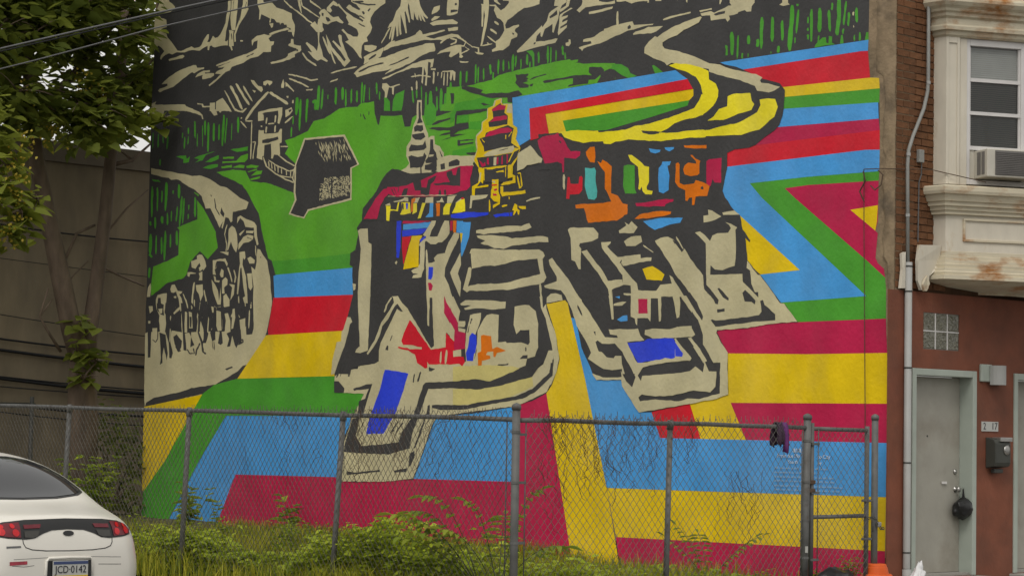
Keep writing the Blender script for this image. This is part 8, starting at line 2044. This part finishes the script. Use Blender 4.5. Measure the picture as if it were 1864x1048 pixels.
# cables strung along the rear building
CB = [(2.85, 2.35, .030, .10), (2.55, 1.95, .034, .16), (3.05, 2.55, .020, .14), (2.40, 2.0, .014, .10), (2.15, 1.9, .012, .08), (3.4, 2.8, .009, .08), (4.75, 4.35, .016, .22), (4.0, 3.75, .007, .05), (2.3, 1.62, .024, .24), (2.05, 1.45, .012, .16)]
for i, (za, zb, r, s) in enumerate(CB):
    ordn = ['uppermost', 'second', 'third', 'fourth', 'fifth', 'sixth', 'seventh', 'eighth', 'ninth', 'lowest']
    o = tubeo('wall_cable', sag((-5.0, 15.93-.01*i, za+.25), (3.0, 15.93-.01*i, zb+.05), s), r*.85, 'cable', None, 6)
    CB[i] = (za+zb, o)
for i, (zz, o) in enumerate(sorted(CB, key=lambda q: -q[0])): tag(o, '%s of the black cables strung along the rear building wall' % ordn[i], 'cable', 'cables on the rear wall')

# ================================================================ trees
def leaf_verts(c, d, nrm, L, wd, heart=True):
    s = d.cross(nrm).normalized()*wd*.5; d = d*L; f = nrm*(L*.10)
    if heart: return [c-d*.04, c+s*.75-d*.10+f*.5, c+s+d*.22+f, c+s*.62+d*.62+f*.4, c+d-f*.8, c-s*.62+d*.62+f*.4, c-s+d*.22+f, c-s*.75-d*.10+f*.5]
    return [c, c+s*.8+d*.3+f, c+s*.7+d*.6+f, c+d-f, c-s*.7+d*.6+f, c-s*.8+d*.3+f]
class Leaves:
    def __init__(s, seed): s.v = []; s.f = []; s.t = []; s.r = random.Random(seed)
    def leaf(s, c, d, nrm, L, w, heart=True, tint=None):
        vs = leaf_verts(c, d, nrm, L, w, heart); n = len(s.v); s.v += [tuple(q) for q in vs]
        t = s.r.random() if tint is None else tint
        m = len(vs)//2
        s.f.append(tuple(n+i for i in range(0, m+1))); s.f.append(tuple([n]+[n+i for i in range(m, len(vs))])); s.t += [t]*len(vs)
    def ball(s, c, r, count, L, flat=.8, tint=(0, 1), droop=.5):
        for _ in range(count):
            while True:
                p = Vector((s.r.uniform(-1, 1), s.r.uniform(-1, 1), s.r.uniform(-1, 1)))
                if p.length <= 1: break
            p = p*(.35+.65*p.length); q = Vector(c)+Vector((p.x*r, p.y*r, p.z*r*flat))
            a = s.r.uniform(0, 2*math.pi); out = Vector((math.cos(a), math.sin(a), -s.r.uniform(.1, 1)*droop))+p*.5; out.normalize()
            nr = Vector((s.r.uniform(-.6, .6), s.r.uniform(-.6, .6), 1)).normalized(); nr = (nr-out*nr.dot(out)).normalized()
            l = L*s.r.uniform(.4, 1.1); s.leaf(q, out, nr, l, l*s.r.uniform(.75, .95), True, s.r.uniform(*tint))
    def build(s, name, m, parent=None):
        me = bpy.data.meshes.new(name); me.from_pydata(s.v, [], s.f); me.polygons.foreach_set('use_smooth', [True]*len(me.polygons))
        at = me.color_attributes.new('tint', 'FLOAT_COLOR', 'POINT'); at.data.foreach_set('color', [x for t in s.t for x in (t, t, t, 1)])
        me.update(); return mesh_obj(name, me, m, parent)
def bez(a, b, bend, n=6):
    a, b = Vector(a), Vector(b); m = a.lerp(b, .5)+Vector(bend)
    return [tuple((1-t)**2*a+2*t*(1-t)*m+t*t*b) for t in [i/n for i in range(n+1)]]
def tree(name, loc, label, limbs, clumps, seed, L=.22, flowers=()):
    root = empty(name, loc, label, 'tree', 'trees in the lot'); rnd = random.Random(seed)
    k = MB(); org = Vector(loc)
    for pts, r0, r1 in limbs:
        n = len(pts); k.tube([tuple(Vector(p)-org) for p in pts], [r0+(r1-r0)*i/(n-1) for i in range(n)], 9)
    t = k.build('trunk', 'bark', root, smooth=True)
    tips = [Vector(p)-org for pts, _, _ in limbs for p in pts[1:]]
    tw = MB(); lv = Leaves(seed)
    t0 = list(tips)
    for (c, r, cnt, tint) in sorted(clumps, key=lambda q: min((Vector(q[0])-org-t).length for t in t0)):
        c = Vector(c)-org; near = min(tips, key=lambda q: (q-c).length)
        dn = (near-c).length
        tw.tube(bez(near, c, (0, 0, .12*dn)), [.02+.008*dn]*1+[.018, .016, .014, .012, .010, .008], 5); tips.append(c)
        for _ in range(4):
            e = c+Vector((rnd.uniform(-1, 1), rnd.uniform(-1, 1), rnd.uniform(-.6, .6)))*r*.8; tw.tube(bez(c, e, (0, 0, .08), 4), [.012, .01, .008, .006, .004], 4)
        lv.ball(c, r, cnt, L, .8, tint)
    tw.build('branches', 'bark', root, smooth=True); lv.build('crown', 'leaf_dark', root)
    if flowers:
        fl_ = Leaves(seed+5)
        for c in flowers:
            c = Vector(c)-org
            for _ in range(34):
                t_ = rnd.random(); q = c+Vector((rnd.gauss(0, .05+.08*(1-t_)), rnd.gauss(0, .05+.08*(1-t_)), .34*t_-.1)); d = Vector((rnd.uniform(-1, 1), rnd.uniform(-1, 1), rnd.uniform(-1, 1))).normalized()
                n_ = d.orthogonal().normalized(); fl_.leaf(q, d, n_, .045, .04, False)
        tag(fl_.build('seed_clusters', 'flower', root), kind='stuff')
    return root
treeA = tree('broadleaf_tree', (-0.74, 13.3, 0), 'forked tree with large dark leaves standing left of the mural', [([(-0.74, 13.3, -0.1), (-0.74, 13.3, 1.77), (-0.77, 13.3, 2.15), (-0.77, 13.3, 2.46)], 0.24, 0.17), ([(-0.74, 13.3, 2.3), (-0.96, 13.3, 2.83), (-1.21, 13.3, 3.72), (-1.38, 13.3, 4.32), (-1.58, 13.3, 5.05), (-1.72, 13.3, 5.8), (-1.8, 13.3, 6.84)], 0.16, 0.08), ([(-0.69, 13.3, 2.31), (-0.65, 13.3, 2.92), (-0.56, 13.3, 3.61), (-0.47, 13.3, 4.39), (-0.41, 13.3, 5.16), (-0.3, 13.3, 6.11), (-0.25, 13.3, 7.36)], 0.12, 0.07), ([(-0.36, 13.3, 5.17), (-0.04, 13.3, 5.26), (0.27, 13.3, 5.53)], 0.035, 0.015), ([(-0.56, 13.3, 3.76), (-0.22, 13.3, 3.63), (0.22, 13.3, 3.5)], 0.02, 0.012), ([(-0.55, 13.3, 4.07), (-0.11, 13.3, 4.57), (0.25, 13.3, 4.87)], 0.018, 0.01), ([(-1.16, 13.3, 3.65), (-0.92, 13.3, 4.16), (-0.63, 13.3, 4.3)], 0.025, 0.02), ([(-1.14, 13.3, 3.35), (-0.94, 13.3, 3.59), (-0.72, 13.3, 3.79)], 0.014, 0.008), ([(-1.12, 13.3, 2.52), (-1.35, 13.3, 2.81), (-1.47, 13.3, 2.99), (-1.35, 13.3, 3.38)], 0.022, 0.012), ([(-1.47, 13.3, 2.98), (-1.28, 13.3, 3.23)], 0.012, 0.008), ([(-1.72, 13.3, 5.8), (-1.17, 13.3, 6.24), (-0.82, 13.3, 6.66)], 0.06, 0.03)],
  [((-1.76, 12.91, 8.2), 0.4, 72, (0, 0.7)), ((0.25, 13.76, 6.43), 0.46, 70, (0, 0.7)), ((0.89, 14.69, 8.76), 0.56, 79, (0, 0.7)), ((-0.64, 14.73, 8.34), 0.45, 77, (0, 0.7)), ((0.75, 13.62, 6.34), 0.4, 79, (0, 0.7)), ((-1.11, 12.22, 7.72), 0.44, 94, (0, 0.7)), ((-0.49, 13.73, 7.63), 0.47, 75, (0, 0.7)), ((-0.84, 13.59, 6.86), 0.6, 92, (0, 0.7)), ((-2.22, 13.23, 7.37), 0.6, 76, (0, 0.7)), ((-1.73, 14.11, 7.48), 0.48, 88, (0, 0.7)), ((-0.76, 12.38, 6.84), 0.43, 77, (0, 0.7)), ((-2.35, 12.57, 8.45), 0.59, 81, (0, 0.7)), ((1.28, 14.29, 6.91), 0.58, 80, (0, 0.7)), ((1.2, 15.03, 8.52), 0.52, 76, (0, 0.7)), ((-1.01, 14.88, 7.14), 0.44, 75, (0, 0.7)), ((-2.77, 13.19, 8.03), 0.38, 95, (0, 0.7)), ((-0.01, 14.61, 7.78), 0.6, 76, (0, 0.7)), ((-2.58, 13.47, 8.46), 0.43, 75, (0, 0.7)), ((-0.28, 13.99, 7.31), 0.59, 88, (0, 0.7)), ((-2.62, 12.95, 6.92), 0.6, 94, (0, 0.7)), ((-1.05, 15.19, 8.5), 0.52, 84, (0, 0.7)), ((-1.34, 13.43, 8.05), 0.39, 83, (0, 0.7)), ((-1.94, 14.69, 8.11), 0.49, 77, (0, 0.7)), ((-1.13, 13.78, 8.09), 0.55, 80, (0, 0.7)), ((-1.44, 12.35, 5.58), 0.58, 90, (0, 0.7)), ((0.35, 14.16, 7.59), 0.55, 72, (0, 0.7)), ((0.12, 13.46, 6.47), 0.43, 82, (0, 0.7)), ((1.92, 15.07, 6.28), 0.4, 71, (0, 0.7)), ((-0.11, 13.38, 8.17), 0.52, 71, (0, 0.7)), ((-0.28, 14.81, 7.65), 0.53, 82, (0, 0.7)), ((1.09, 14.83, 6.78), 0.41, 87, (0, 0.7)), ((-2.83, 12.36, 6.58), 0.59, 87, (0, 0.7)), ((-0.29, 14.52, 9.11), 0.48, 71, (0, 0.7)), ((-0.29, 14.29, 8.31), 0.4, 94, (0, 0.7)), ((-0.6, 12.62, 7.18), 0.46, 70, (0, 0.7)), ((-2.65, 13.09, 5.61), 0.46, 76, (0, 0.7)), ((-1.28, 14.56, 7.44), 0.45, 82, (0, 0.7)), ((-1.17, 12.49, 5.95), 0.41, 83, (0, 0.7)), ((-1.2, 13.45, 6.86), 0.54, 76, (0, 0.7)), ((-0.72, 14.11, 8.67), 0.58, 87, (0, 0.7)), ((-2.63, 12.7, 8.05), 0.57, 85, (0, 0.7)), ((1.62, 14.78, 9.56), 0.44, 75, (0, 0.7)), ((-1.65, 12.22, 7.1), 0.45, 92, (0, 0.7)), ((-0.6, 14.0, 7.71), 0.5, 79, (0, 0.7)), ((0.67, 13.27, 7.09), 0.55, 91, (0, 0.7)), ((-1.52, 12.36, 5.83), 0.58, 88, (0, 0.7)), ((0.01, 13.53, 7.9), 0.41, 91, (0, 0.7)), ((-0.77, 13.22, 6.74), 0.48, 89, (0, 0.7)), ((-1.91, 12.73, 6.85), 0.58, 81, (0, 0.7)), ((-2.01, 14.22, 6.78), 0.57, 75, (0, 0.7)), ((-2.26, 13.19, 5.9), 0.46, 86, (0, 0.7)), ((1.21, 15.05, 6.73), 0.56, 75, (0, 0.7)), ((-1.25, 14.98, 7.52), 0.6, 93, (0, 0.7)), ((-0.79, 12.87, 6.14), 0.55, 89, (0, 0.7)), ((-2.33, 12.91, 7.45), 0.49, 93, (0, 0.7)), ((-1.82, 13.4, 7.45), 0.56, 70, (0, 0.7)), ((-1.47, 12.95, 6.98), 0.58, 81, (0, 0.7)), ((-2.66, 13.41, 7.02), 0.47, 84, (0, 0.7)), ((1.71, 15.12, 7.51), 0.6, 79, (0, 0.7)), ((-0.12, 14.93, 7.13), 0.55, 85, (0, 0.7)), ((-1.42, 14.88, 8.27), 0.55, 79, (0, 0.7)), ((-1.9, 12.6, 6.81), 0.39, 89, (0, 0.7)), ((-1.61, 13.84, 7.18), 0.59, 75, (0, 0.7)), ((1.3, 14.45, 9.18), 0.43, 78, (0, 0.7)), ((-2.37, 12.38, 5.79), 0.6, 93, (0, 0.7)), ((-2.75, 12.65, 6.32), 0.47, 72, (0, 0.7)), ((0.09, 13.88, 7.33), 0.53, 86, (0, 0.7)), ((-1.73, 13.44, 7.17), 0.43, 82, (0, 0.7)), ((-2.34, 12.7, 7.35), 0.57, 91, (0, 0.7)), ((-2.42, 13.11, 8.41), 0.47, 70, (0, 0.7)), ((-3.24, 12.55, 7.68), 0.51, 70, (0, 0.7)), ((-1.97, 13.63, 6.16), 0.54, 92, (0, 0.7)), ((0.58, 14.81, 8.24), 0.53, 75, (0, 0.7)), ((-1.63, 14.7, 6.97), 0.51, 81, (0, 0.7)), ((-2.53, 12.31, 5.86), 0.52, 79, (0, 0.7)), ((-2.28, 12.32, 6.67), 0.53, 74, (0, 0.7)), ((1.38, 14.29, 6.61), 0.41, 70, (0, 0.7)), ((-2.39, 12.41, 5.6), 0.43, 71, (0, 0.7)), ((-1.47, 12.4, 5.63), 0.34, 56, (0.35, 1)), ((-1.05, 12.3, 5.59), 0.32, 56, (0.35, 1)), ((-0.58, 12.25, 5.74), 0.24, 36, (0.35, 1)), ((-0.27, 12.2, 5.69), 0.16, 16, (0.35, 1)), ((-1.77, 12.6, 5.73), 0.4, 62, (0.35, 1)), ((-2.43, 12.5, 5.72), 0.4, 62, (0.35, 1)), ((-0.93, 14.2, 5.69), 0.3, 39, (0.35, 1)), ((-0.35, 14.4, 5.69), 0.28, 36, (0.35, 1)), ((-0.19, 14.0, 5.59), 0.26, 33, (0.35, 1)), ((0.32, 14.2, 5.7), 0.3, 39, (0.35, 1)), ((-1.24, 14.0, 5.72), 0.3, 36, (0.35, 1)), ((0.87, 14.6, 5.91), 0.26, 28, (0.35, 1)), ((-0.98, 13.0, 2.9), 0.2, 16, (0.2, 0.8)), ((-1.05, 13.0, 2.52), 0.25, 26, (0.2, 0.8)), ((-0.77, 12.95, 2.38), 0.25, 26, (0.2, 0.8)), ((-0.95, 13.0, 2.14), 0.2, 18, (0.2, 0.8)), ((-4.44, 15.19, 8.22), 0.8, 36, (0, 0.8)), ((-3.0, 15.43, 8.6), 0.8, 36, (0, 0.8)), ((1.4, 16.15, 9.43), 0.8, 36, (0, 0.8)), ((-2.08, 12.04, 9.03), 0.8, 36, (0, 0.8)), ((-4.12, 14.06, 9.08), 0.8, 36, (0, 0.8)), ((-1.14, 12.7, 8.2), 0.8, 36, (0, 0.8)), ((-0.28, 12.93, 8.22), 0.8, 36, (0, 0.8)), ((-1.63, 13.62, 10.42), 0.8, 36, (0, 0.8)), ((-2.51, 16.45, 10.35), 0.8, 36, (0, 0.8)), ((1.07, 13.46, 9.78), 0.8, 36, (0, 0.8)), ((-3.24, 12.68, 7.85), 0.8, 36, (0, 0.8)), ((-2.08, 14.65, 9.56), 0.8, 36, (0, 0.8))],  # last, widest clumps: out-of-view upper crown, added for its shade
  31, .24, [(-1.55, 12.3, 6.02), (-1.23, 12.3, 5.8), (-2.43, 12.3, 5.77), (-2.5, 12.3, 5.62), (-2.03, 12.3, 5.23)])
treeB = tree('broadleaf_tree', (-5.4, 13.6, 0), 'tree whose bright leafy branch hangs in at the left edge', [([(-5.4, 13.6, -0.1), (-5.35, 13.6, 2.2), (-5.2, 13.5, 4.2)], 0.22, 0.15), ([(-5.2, 13.5, 4.2), (-4.6, 12.8, 5.4), (-3.9, 11.9, 5.3), (-3.4, 11.4, 4.9)], 0.12, 0.05), ([(-5.2, 13.5, 4.2), (-5.4, 13.8, 6.2), (-5.3, 14, 8)], 0.13, 0.06)],  # hanging clumps below: sunlight painted in as a paler leaf tint
  [((-3.42, 11.0, 4.38), 0.33, 34, (0.45, 1)), ((-3.21, 11.0, 4.15), 0.3, 26, (0.45, 1)), ((-2.92, 11.1, 4.32), 0.22, 14, (0.45, 1)), ((-3.38, 11.1, 3.87), 0.28, 26, (0.45, 1)), ((-3.24, 11.0, 3.84), 0.2, 12, (0.45, 1)), ((-3.29, 11.3, 4.75), 0.35, 34, (0.45, 1)), ((-3.32, 11.4, 5.03), 0.4, 40, (0.45, 1)), ((-3.73, 11.2, 4.5), 0.45, 44, (0.45, 1)), ((-3.63, 11.2, 3.89), 0.4, 34, (0.45, 1)), ((-3.74, 11.5, 5.41), 0.6, 60, (0.45, 1)), ((-4.74, 14.68, 6.75), 0.75, 48, (0, 0.8)), ((-3.48, 15.69, 7.98), 0.75, 48, (0, 0.8)), ((-4.49, 16.61, 6.51), 0.75, 48, (0, 0.8)), ((-6.57, 14.85, 8.56), 0.75, 48, (0, 0.8)), ((-4.72, 11.05, 7.78), 0.75, 48, (0, 0.8)), ((-6.62, 11.56, 7.58), 0.75, 48, (0, 0.8)), ((-7.09, 15.79, 6.76), 0.75, 48, (0, 0.8)), ((-3.76, 14.49, 6.1), 0.75, 48, (0, 0.8)), ((-4.29, 14.97, 9.47), 0.75, 48, (0, 0.8)), ((-3.63, 15.48, 8.52), 0.75, 48, (0, 0.8)), ((-4.05, 15.06, 6.55), 0.75, 48, (0, 0.8)), ((-4.95, 14.79, 8.44), 0.75, 48, (0, 0.8)), ((-4.19, 16.06, 9.45), 0.75, 48, (0, 0.8)), ((-6.8, 15.53, 5.7), 0.75, 48, (0, 0.8)), ((-7.27, 11.96, 9.26), 0.75, 48, (0, 0.8)), ((-3.51, 15.04, 6.55), 0.75, 48, (0, 0.8)), ((-3.54, 15.02, 7.48), 0.75, 48, (0, 0.8)), ((-3.86, 15.79, 7.07), 0.75, 48, (0, 0.8)), ((-4.91, 13.98, 6.79), 0.75, 48, (0, 0.8)), ((-5.65, 13.43, 5.64), 0.75, 48, (0, 0.8)), ((-3.55, 12.09, 6.93), 0.75, 48, (0, 0.8)), ((-6.22, 13.18, 8.96), 0.75, 48, (0, 0.8)), ((-3.46, 15.06, 7.03), 0.75, 48, (0, 0.8)), ((-5.2, 11.67, 6.4), 0.75, 48, (0, 0.8)), ((-3.22, 12.11, 7.64), 0.75, 48, (0, 0.8)), ((-7.41, 11.71, 6.69), 0.75, 48, (0, 0.8)), ((-4.53, 12.93, 7.66), 0.75, 48, (0, 0.8)), ((-3.45, 16.7, 8.7), 0.75, 48, (0, 0.8)), ((-4.05, 11.98, 9.48), 0.75, 48, (0, 0.8)), ((-4.85, 13.1, 5.52), 0.75, 48, (0, 0.8)), ((-4.5, 13.68, 8.47), 0.75, 48, (0, 0.8)), ((-3.53, 15.3, 6.35), 0.75, 48, (0, 0.8)), ((-6.08, 14.59, 5.72), 0.75, 48, (0, 0.8)), ((-7.16, 11.97, 8.2), 0.75, 48, (0, 0.8)), ((-7.24, 16.01, 6.46), 0.75, 48, (0, 0.8)), ((-6.07, 11.12, 8.14), 0.75, 48, (0, 0.8)), ((-5.85, 12.39, 7.84), 0.75, 48, (0, 0.8)), ((-4.83, 11.8, 7.92), 0.75, 48, (0, 0.8)), ((-6.5, 15.44, 7.66), 0.75, 48, (0, 0.8)), ((-5.9, 15.38, 9.21), 0.75, 48, (0, 0.8)), ((-2.32, 10.13, 9.6), 0.8, 46, (0, 0.8)), ((-4.48, 9.78, 10.43), 0.8, 46, (0, 0.8)), ((-5.86, 7.34, 9.6), 0.8, 46, (0, 0.8))],  # last few clumps: unseen overhang added to block sky from the mural's left
  47, .25, [(-3.33, 10.9, 4.58), (-3.4, 10.9, 4.34), (-3.35, 10.9, 4.07), (-3.46, 10.9, 3.75), (-3.26, 10.9, 4.93)])
shr = empty('ivy_bush', (-0.28, 13.4, 1.0), 'dark ivy bush beside the tree trunk at the left end of the mural', 'bush')
lv = Leaves(77)
for c, r, n in (((0, 0, .5), .5, 150), ((.35, -.1, .25), .45, 130), ((.1, -.2, -.2), .6, 170), ((.5, 0, -.5), .5, 130)): lv.ball(c, r, n, .12, .9, (0, .5))
lv.build('foliage', 'leaf_dark', shr); k = MB()
for i in range(6): k.tube(bez((0, 0, -.95), (random.uniform(-.2, .6), random.uniform(-.2, .2), random.uniform(-.2, .6)), (0, 0, .2)), .012, 5)
k.build('stems', 'bark', shr, smooth=True)


# ================================================================ weeds
def grass():
    lv = Leaves(21); r = lv.r
    def blade(x, y, h, lean, w, tint):
        z = lot_z(x, y)-.02; a = r.uniform(0, 6.283); d = Vector((math.cos(a), math.sin(a), 0)); s = Vector((-d.y, d.x, 0))*w
        b = Vector((x, y, z)); m_ = b+d*lean*.35*h+Vector((0, 0, h*.6)); t = b+d*lean*h+Vector((0, 0, h*.97)); n = len(lv.v)
        lv.v += [tuple(b-s), tuple(b+s), tuple(m_+s*.8), tuple(m_-s*.8), tuple(t)]; lv.f += [(n, n+1, n+2, n+3), (n+3, n+2, n+4)]; lv.t += [tint]*5
    for _ in range(42000):
        x = r.uniform(-5.6, -.05); y = r.uniform(.0, 9.5)
        if x < -5.2 and y > 9: continue
        den = .5+.5*noise.noise(Vector((x*.8, y*.8, 1)))+.15
        nearwall = x > -1.2 and y < 4
        if nearwall and r.random() < .75: continue
        if r.random() > den+.35: continue
        h = r.uniform(.12, .34)*(1.1-.35*(x > -2.5))*(.75+.5*noise.noise(Vector((x*1.3, y*1.3, 4)))+.2)
        blade(x, y, h, r.uniform(.1, .7), r.uniform(.003, .007), min(1, max(0, r.gauss(.45+.6*noise.noise(Vector((x*.9, y*.9, 8))), .34))))
    o = lv.build('grass', 'grass_blade'); tag(o, 'tall yellow-green grass covering the fenced lot', 'grass', kind='stuff')
    # broad-leaved ground cover along the inside of the fence
    lv = Leaves(33); r = lv.r
    for _ in range(30000):
        y = r.uniform(-.02, 8.5); x = FX+.05+abs(r.gauss(0, .55)); rt = r.random() < .2
        if rt: x = r.uniform(-5.1, -1.4); y = r.uniform(.05, 1.2+1.5*r.random())
        hump = max(0, .30+.50*noise.noise(Vector((x*1.1, y*1.3, 2)))+.22*noise.noise(Vector((x*3.1, y*3.3, 5))))
        hump *= .42 if rt else (.6 if y < .6 else (1.2 if 1.2 < y < 3.0 else .68))
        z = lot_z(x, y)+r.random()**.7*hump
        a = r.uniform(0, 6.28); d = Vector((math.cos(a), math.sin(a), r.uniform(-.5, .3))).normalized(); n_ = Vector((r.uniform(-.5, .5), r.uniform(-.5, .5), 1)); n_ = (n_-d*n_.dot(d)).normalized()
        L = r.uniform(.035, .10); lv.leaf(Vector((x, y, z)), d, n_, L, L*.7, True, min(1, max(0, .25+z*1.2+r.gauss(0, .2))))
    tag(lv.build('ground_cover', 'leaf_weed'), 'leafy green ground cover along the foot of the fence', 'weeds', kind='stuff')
grass()
def fern(name, loc, label, fronds, seed, leaf=.085):
    """seedling with long pinnate leaves"""
    root = empty(name, loc, label, 'plant', 'seedlings by the fence'); rnd = random.Random(seed); k = MB(); lv = Leaves(seed)
    for az, ln, rise, dr in fronds:
        a = R(az); h = Vector((math.cos(a), math.sin(a), 0)); pts = []
        for i in range(11):
            t = i/10; pts.append(Vector((0, 0, .02))+h*(ln*t*.9)+Vector((0, 0, rise*(1.6*t)-dr*t*t)))
        k.tube([tuple(p) for p in pts], [.006*(1-.7*i/10) for i in range(11)], 5)
        for i in range(3, 11):
            p = pts[i]; d0 = (pts[i]-pts[i-1]).normalized()
            for s in ((1, -1) if i < 10 else (0,)):
                sd_ = h.cross(Vector((0, 0, 1)))*s; d = (sd_*.9+d0*.45+Vector((0, 0, -.35))).normalized() if s else d0
                n_ = Vector((0, 0, 1)); n_ = (n_-d*n_.dot(d)).normalized(); L = leaf*rnd.uniform(.85, 1.2)*(1.15-.5*abs(i/10-.55)); lv.leaf(p, d, n_, L, L*.42, False, rnd.uniform(.2, .9))
    k.build('stems', 'stem', root, smooth=True); lv.build('leaflets', 'leaf_sumac', root); return root
def weed(name, loc, label, h, n, L, seed, spread=.16, mat_='leaf_weed', group='leafy weeds in the lot'):
    root = empty(name, loc, label, 'plant', group); rnd = random.Random(seed); k = MB(); lv = Leaves(seed)
    for s in range(n):
        a = rnd.uniform(0, 6.28); tip = Vector((math.cos(a)*spread*rnd.random(), math.sin(a)*spread*rnd.random(), h*rnd.uniform(.65, 1))); pts = bez((0, 0, -.03), tip, (rnd.uniform(-.04, .04), rnd.uniform(-.04, .04), 0), 8)
        k.tube(pts, [.005*(1-.6*i/8) for i in range(9)], 4)
        for i in range(2, 9):
            for q in range(2):
                b = rnd.uniform(0, 6.28)+q*3.14; d = Vector((math.cos(b), math.sin(b), rnd.uniform(-.2, .5))).normalized(); n_ = Vector((0, 0, 1)); n_ = (n_-d*n_.dot(d)).normalized(); l = L*rnd.uniform(.6, 1.1)*(1.2-.6*i/8); lv.leaf(Vector(pts[i]), d, n_, l, l*.45, False, rnd.uniform(.0, .8))
    k.build('stems', 'stem', root, smooth=True); lv.build('leaves', mat_, root); return root

fern('sumac_seedling', (-4.82, .78, .12), 'seedling with long arching leaves left of the tall corner post', [(136, .55, 1.1, .95), (122, .90, .85, .72), (150, .65, .65, .42), (165, .80, .6, .42), (136, .85, .55, .42), (128, .7, .95, .85)], 3, .16)
fern('sumac_seedling', (-4.95, .42, .10), 'seedling whose arching leaves cross the tall corner post', [(-40, .38, 1.12, .88), (-62, .65, .62, .55), (150, .55, .7, .55), (40, .5, .8, .6), (136, .3, 1.0, .8)], 5, .16)
fern('sumac_seedling', (-4.7, 1.7, .06), 'low seedling in the ground cover further along the fence', [(136, .45, .42, .3), (80, .4, .4, .3), (190, .4, .35, .25)], 7, .085)
fern('sumac_seedling', (-.75, 1.75, .0), 'thin seedling against the magenta and yellow base of the mural', [(136, .5, .42, .2), (110, .4, .55, .3), (-30, .55, .42, .2), (-50, .6, .5, .3), (60, .4, .5, .3)], 9, .11)
weed('tall_weed', (-1.5, 9.7, .2), 'dark tall weed behind the second fence post from the left', .66, 7, .22, 1, .32)
weed('tall_weed', (-1.0, 9.85, .2), 'slender weed standing against the blue stripe', .55, 2, .15, 2, .08)
weed('tall_weed', (-.4, 9.12, .10), 'branching weed against the magenta base of the mural', .66, 3, .28, 3, .22)
weed('tall_weed', (-.5, 8.5, .1), 'small weed right of the branching weed', .32, 3, .14, 4, .15)
weed('leafy_shrub', (-2.5, 10.4, .3), 'yellow-green shrub beyond the rear of the white car', .85, 16, .26, 5, .5)
weed('leafy_shrub', (-3.2, 9.9, .15), 'lower shrub just above the boot of the white car', .50, 10, .15, 15, .4)
weed('low_weed', (-.30, .30, .0), 'round green weed growing under the gate', .36, 12, .10, 6, .16)
weed('low_weed', (-.75, .35, .0), 'weed left of the gate post base', .26, 8, .09, 8, .16)
weed('low_weed', (-1.75, .2, .0), 'weed beside the black rubbish bag', .28, 7, .1, 10, .18)
weed('low_weed', (-3.6, .6, .0), 'weed below the yellow painted bar', .3, 7, .1, 11, .2)
weed('low_weed', (-4.2, .9, .0), 'weed right of the tall corner post', .3, 8, .1, 12, .2)
def vine(label, ax, a, b, n, seed, zr=(.5, 1.62)):
    rnd = random.Random(seed); k = MB()
    for _ in range(n):
        u = rnd.uniform(a, b); z = rnd.uniform(*zr) if rnd.random() < .4 else zr[1]; pts = []
        dirn = -1 if z > (zr[0]+zr[1])/2 else 1
        for i in range(rnd.randint(4, 12)):
            d = rnd.uniform(-.03, .03)-.04
            pts.append((u, -.05+d, z) if ax == 'x' else (FX+d, u, z))
            u += rnd.uniform(-.05, .05); z += dirn*rnd.uniform(.01, .075)
            if z > 1.72 or z < .15: break
        if len(pts) > 2: k.tube(pts, rnd.uniform(.0012, .0026), 4, cap=False)
    tag(k.build('dry_vine', 'vine_dry', None, smooth=True), label, 'vine', 'dry vines on the fence')
vine('dense dead vine tangled over the yellow bar right of the corner post', 'x', -5.0, -4.35, 60, 1, (.7, 1.66))
vine('dead vine on the blue stretch between corner post and next post', 'x', -4.3, -3.75, 45, 2, (.9, 1.66))
vine('wispy dead vine around the post below the red painted patch', 'x', -3.7, -2.9, 30, 3, (1.2, 1.66))
vine('sparse dead vine in the middle of the right fence run', 'x', -2.7, -2.1, 14, 4, (.4, 1.2))
vine('dead vine on the fence over the painted tower foot', 'y', 1.3, 2.1, 40, 5, (1.0, 1.7))
vine('dead vine on the fence just left of the corner post', 'y', .3, 1.2, 26, 6, (.9, 1.66))
vine('thin dead vine left of the leaning fence post', 'y', 2.4, 3.6, 16, 7, (.8, 1.66))

rw = random.Random(91)
for i in range(22):
    x, y = rw.uniform(-5.0, -1.2), rw.uniform(1.5, 8.8)
    weed('grass_weed', (x, y, lot_z(x, y)), 'small leafy weed rising out of the grass behind the long fence run', rw.uniform(.28, .5), rw.randint(3, 7), rw.uniform(.09, .15), 200+i, .2, group='small weeds in the grass')
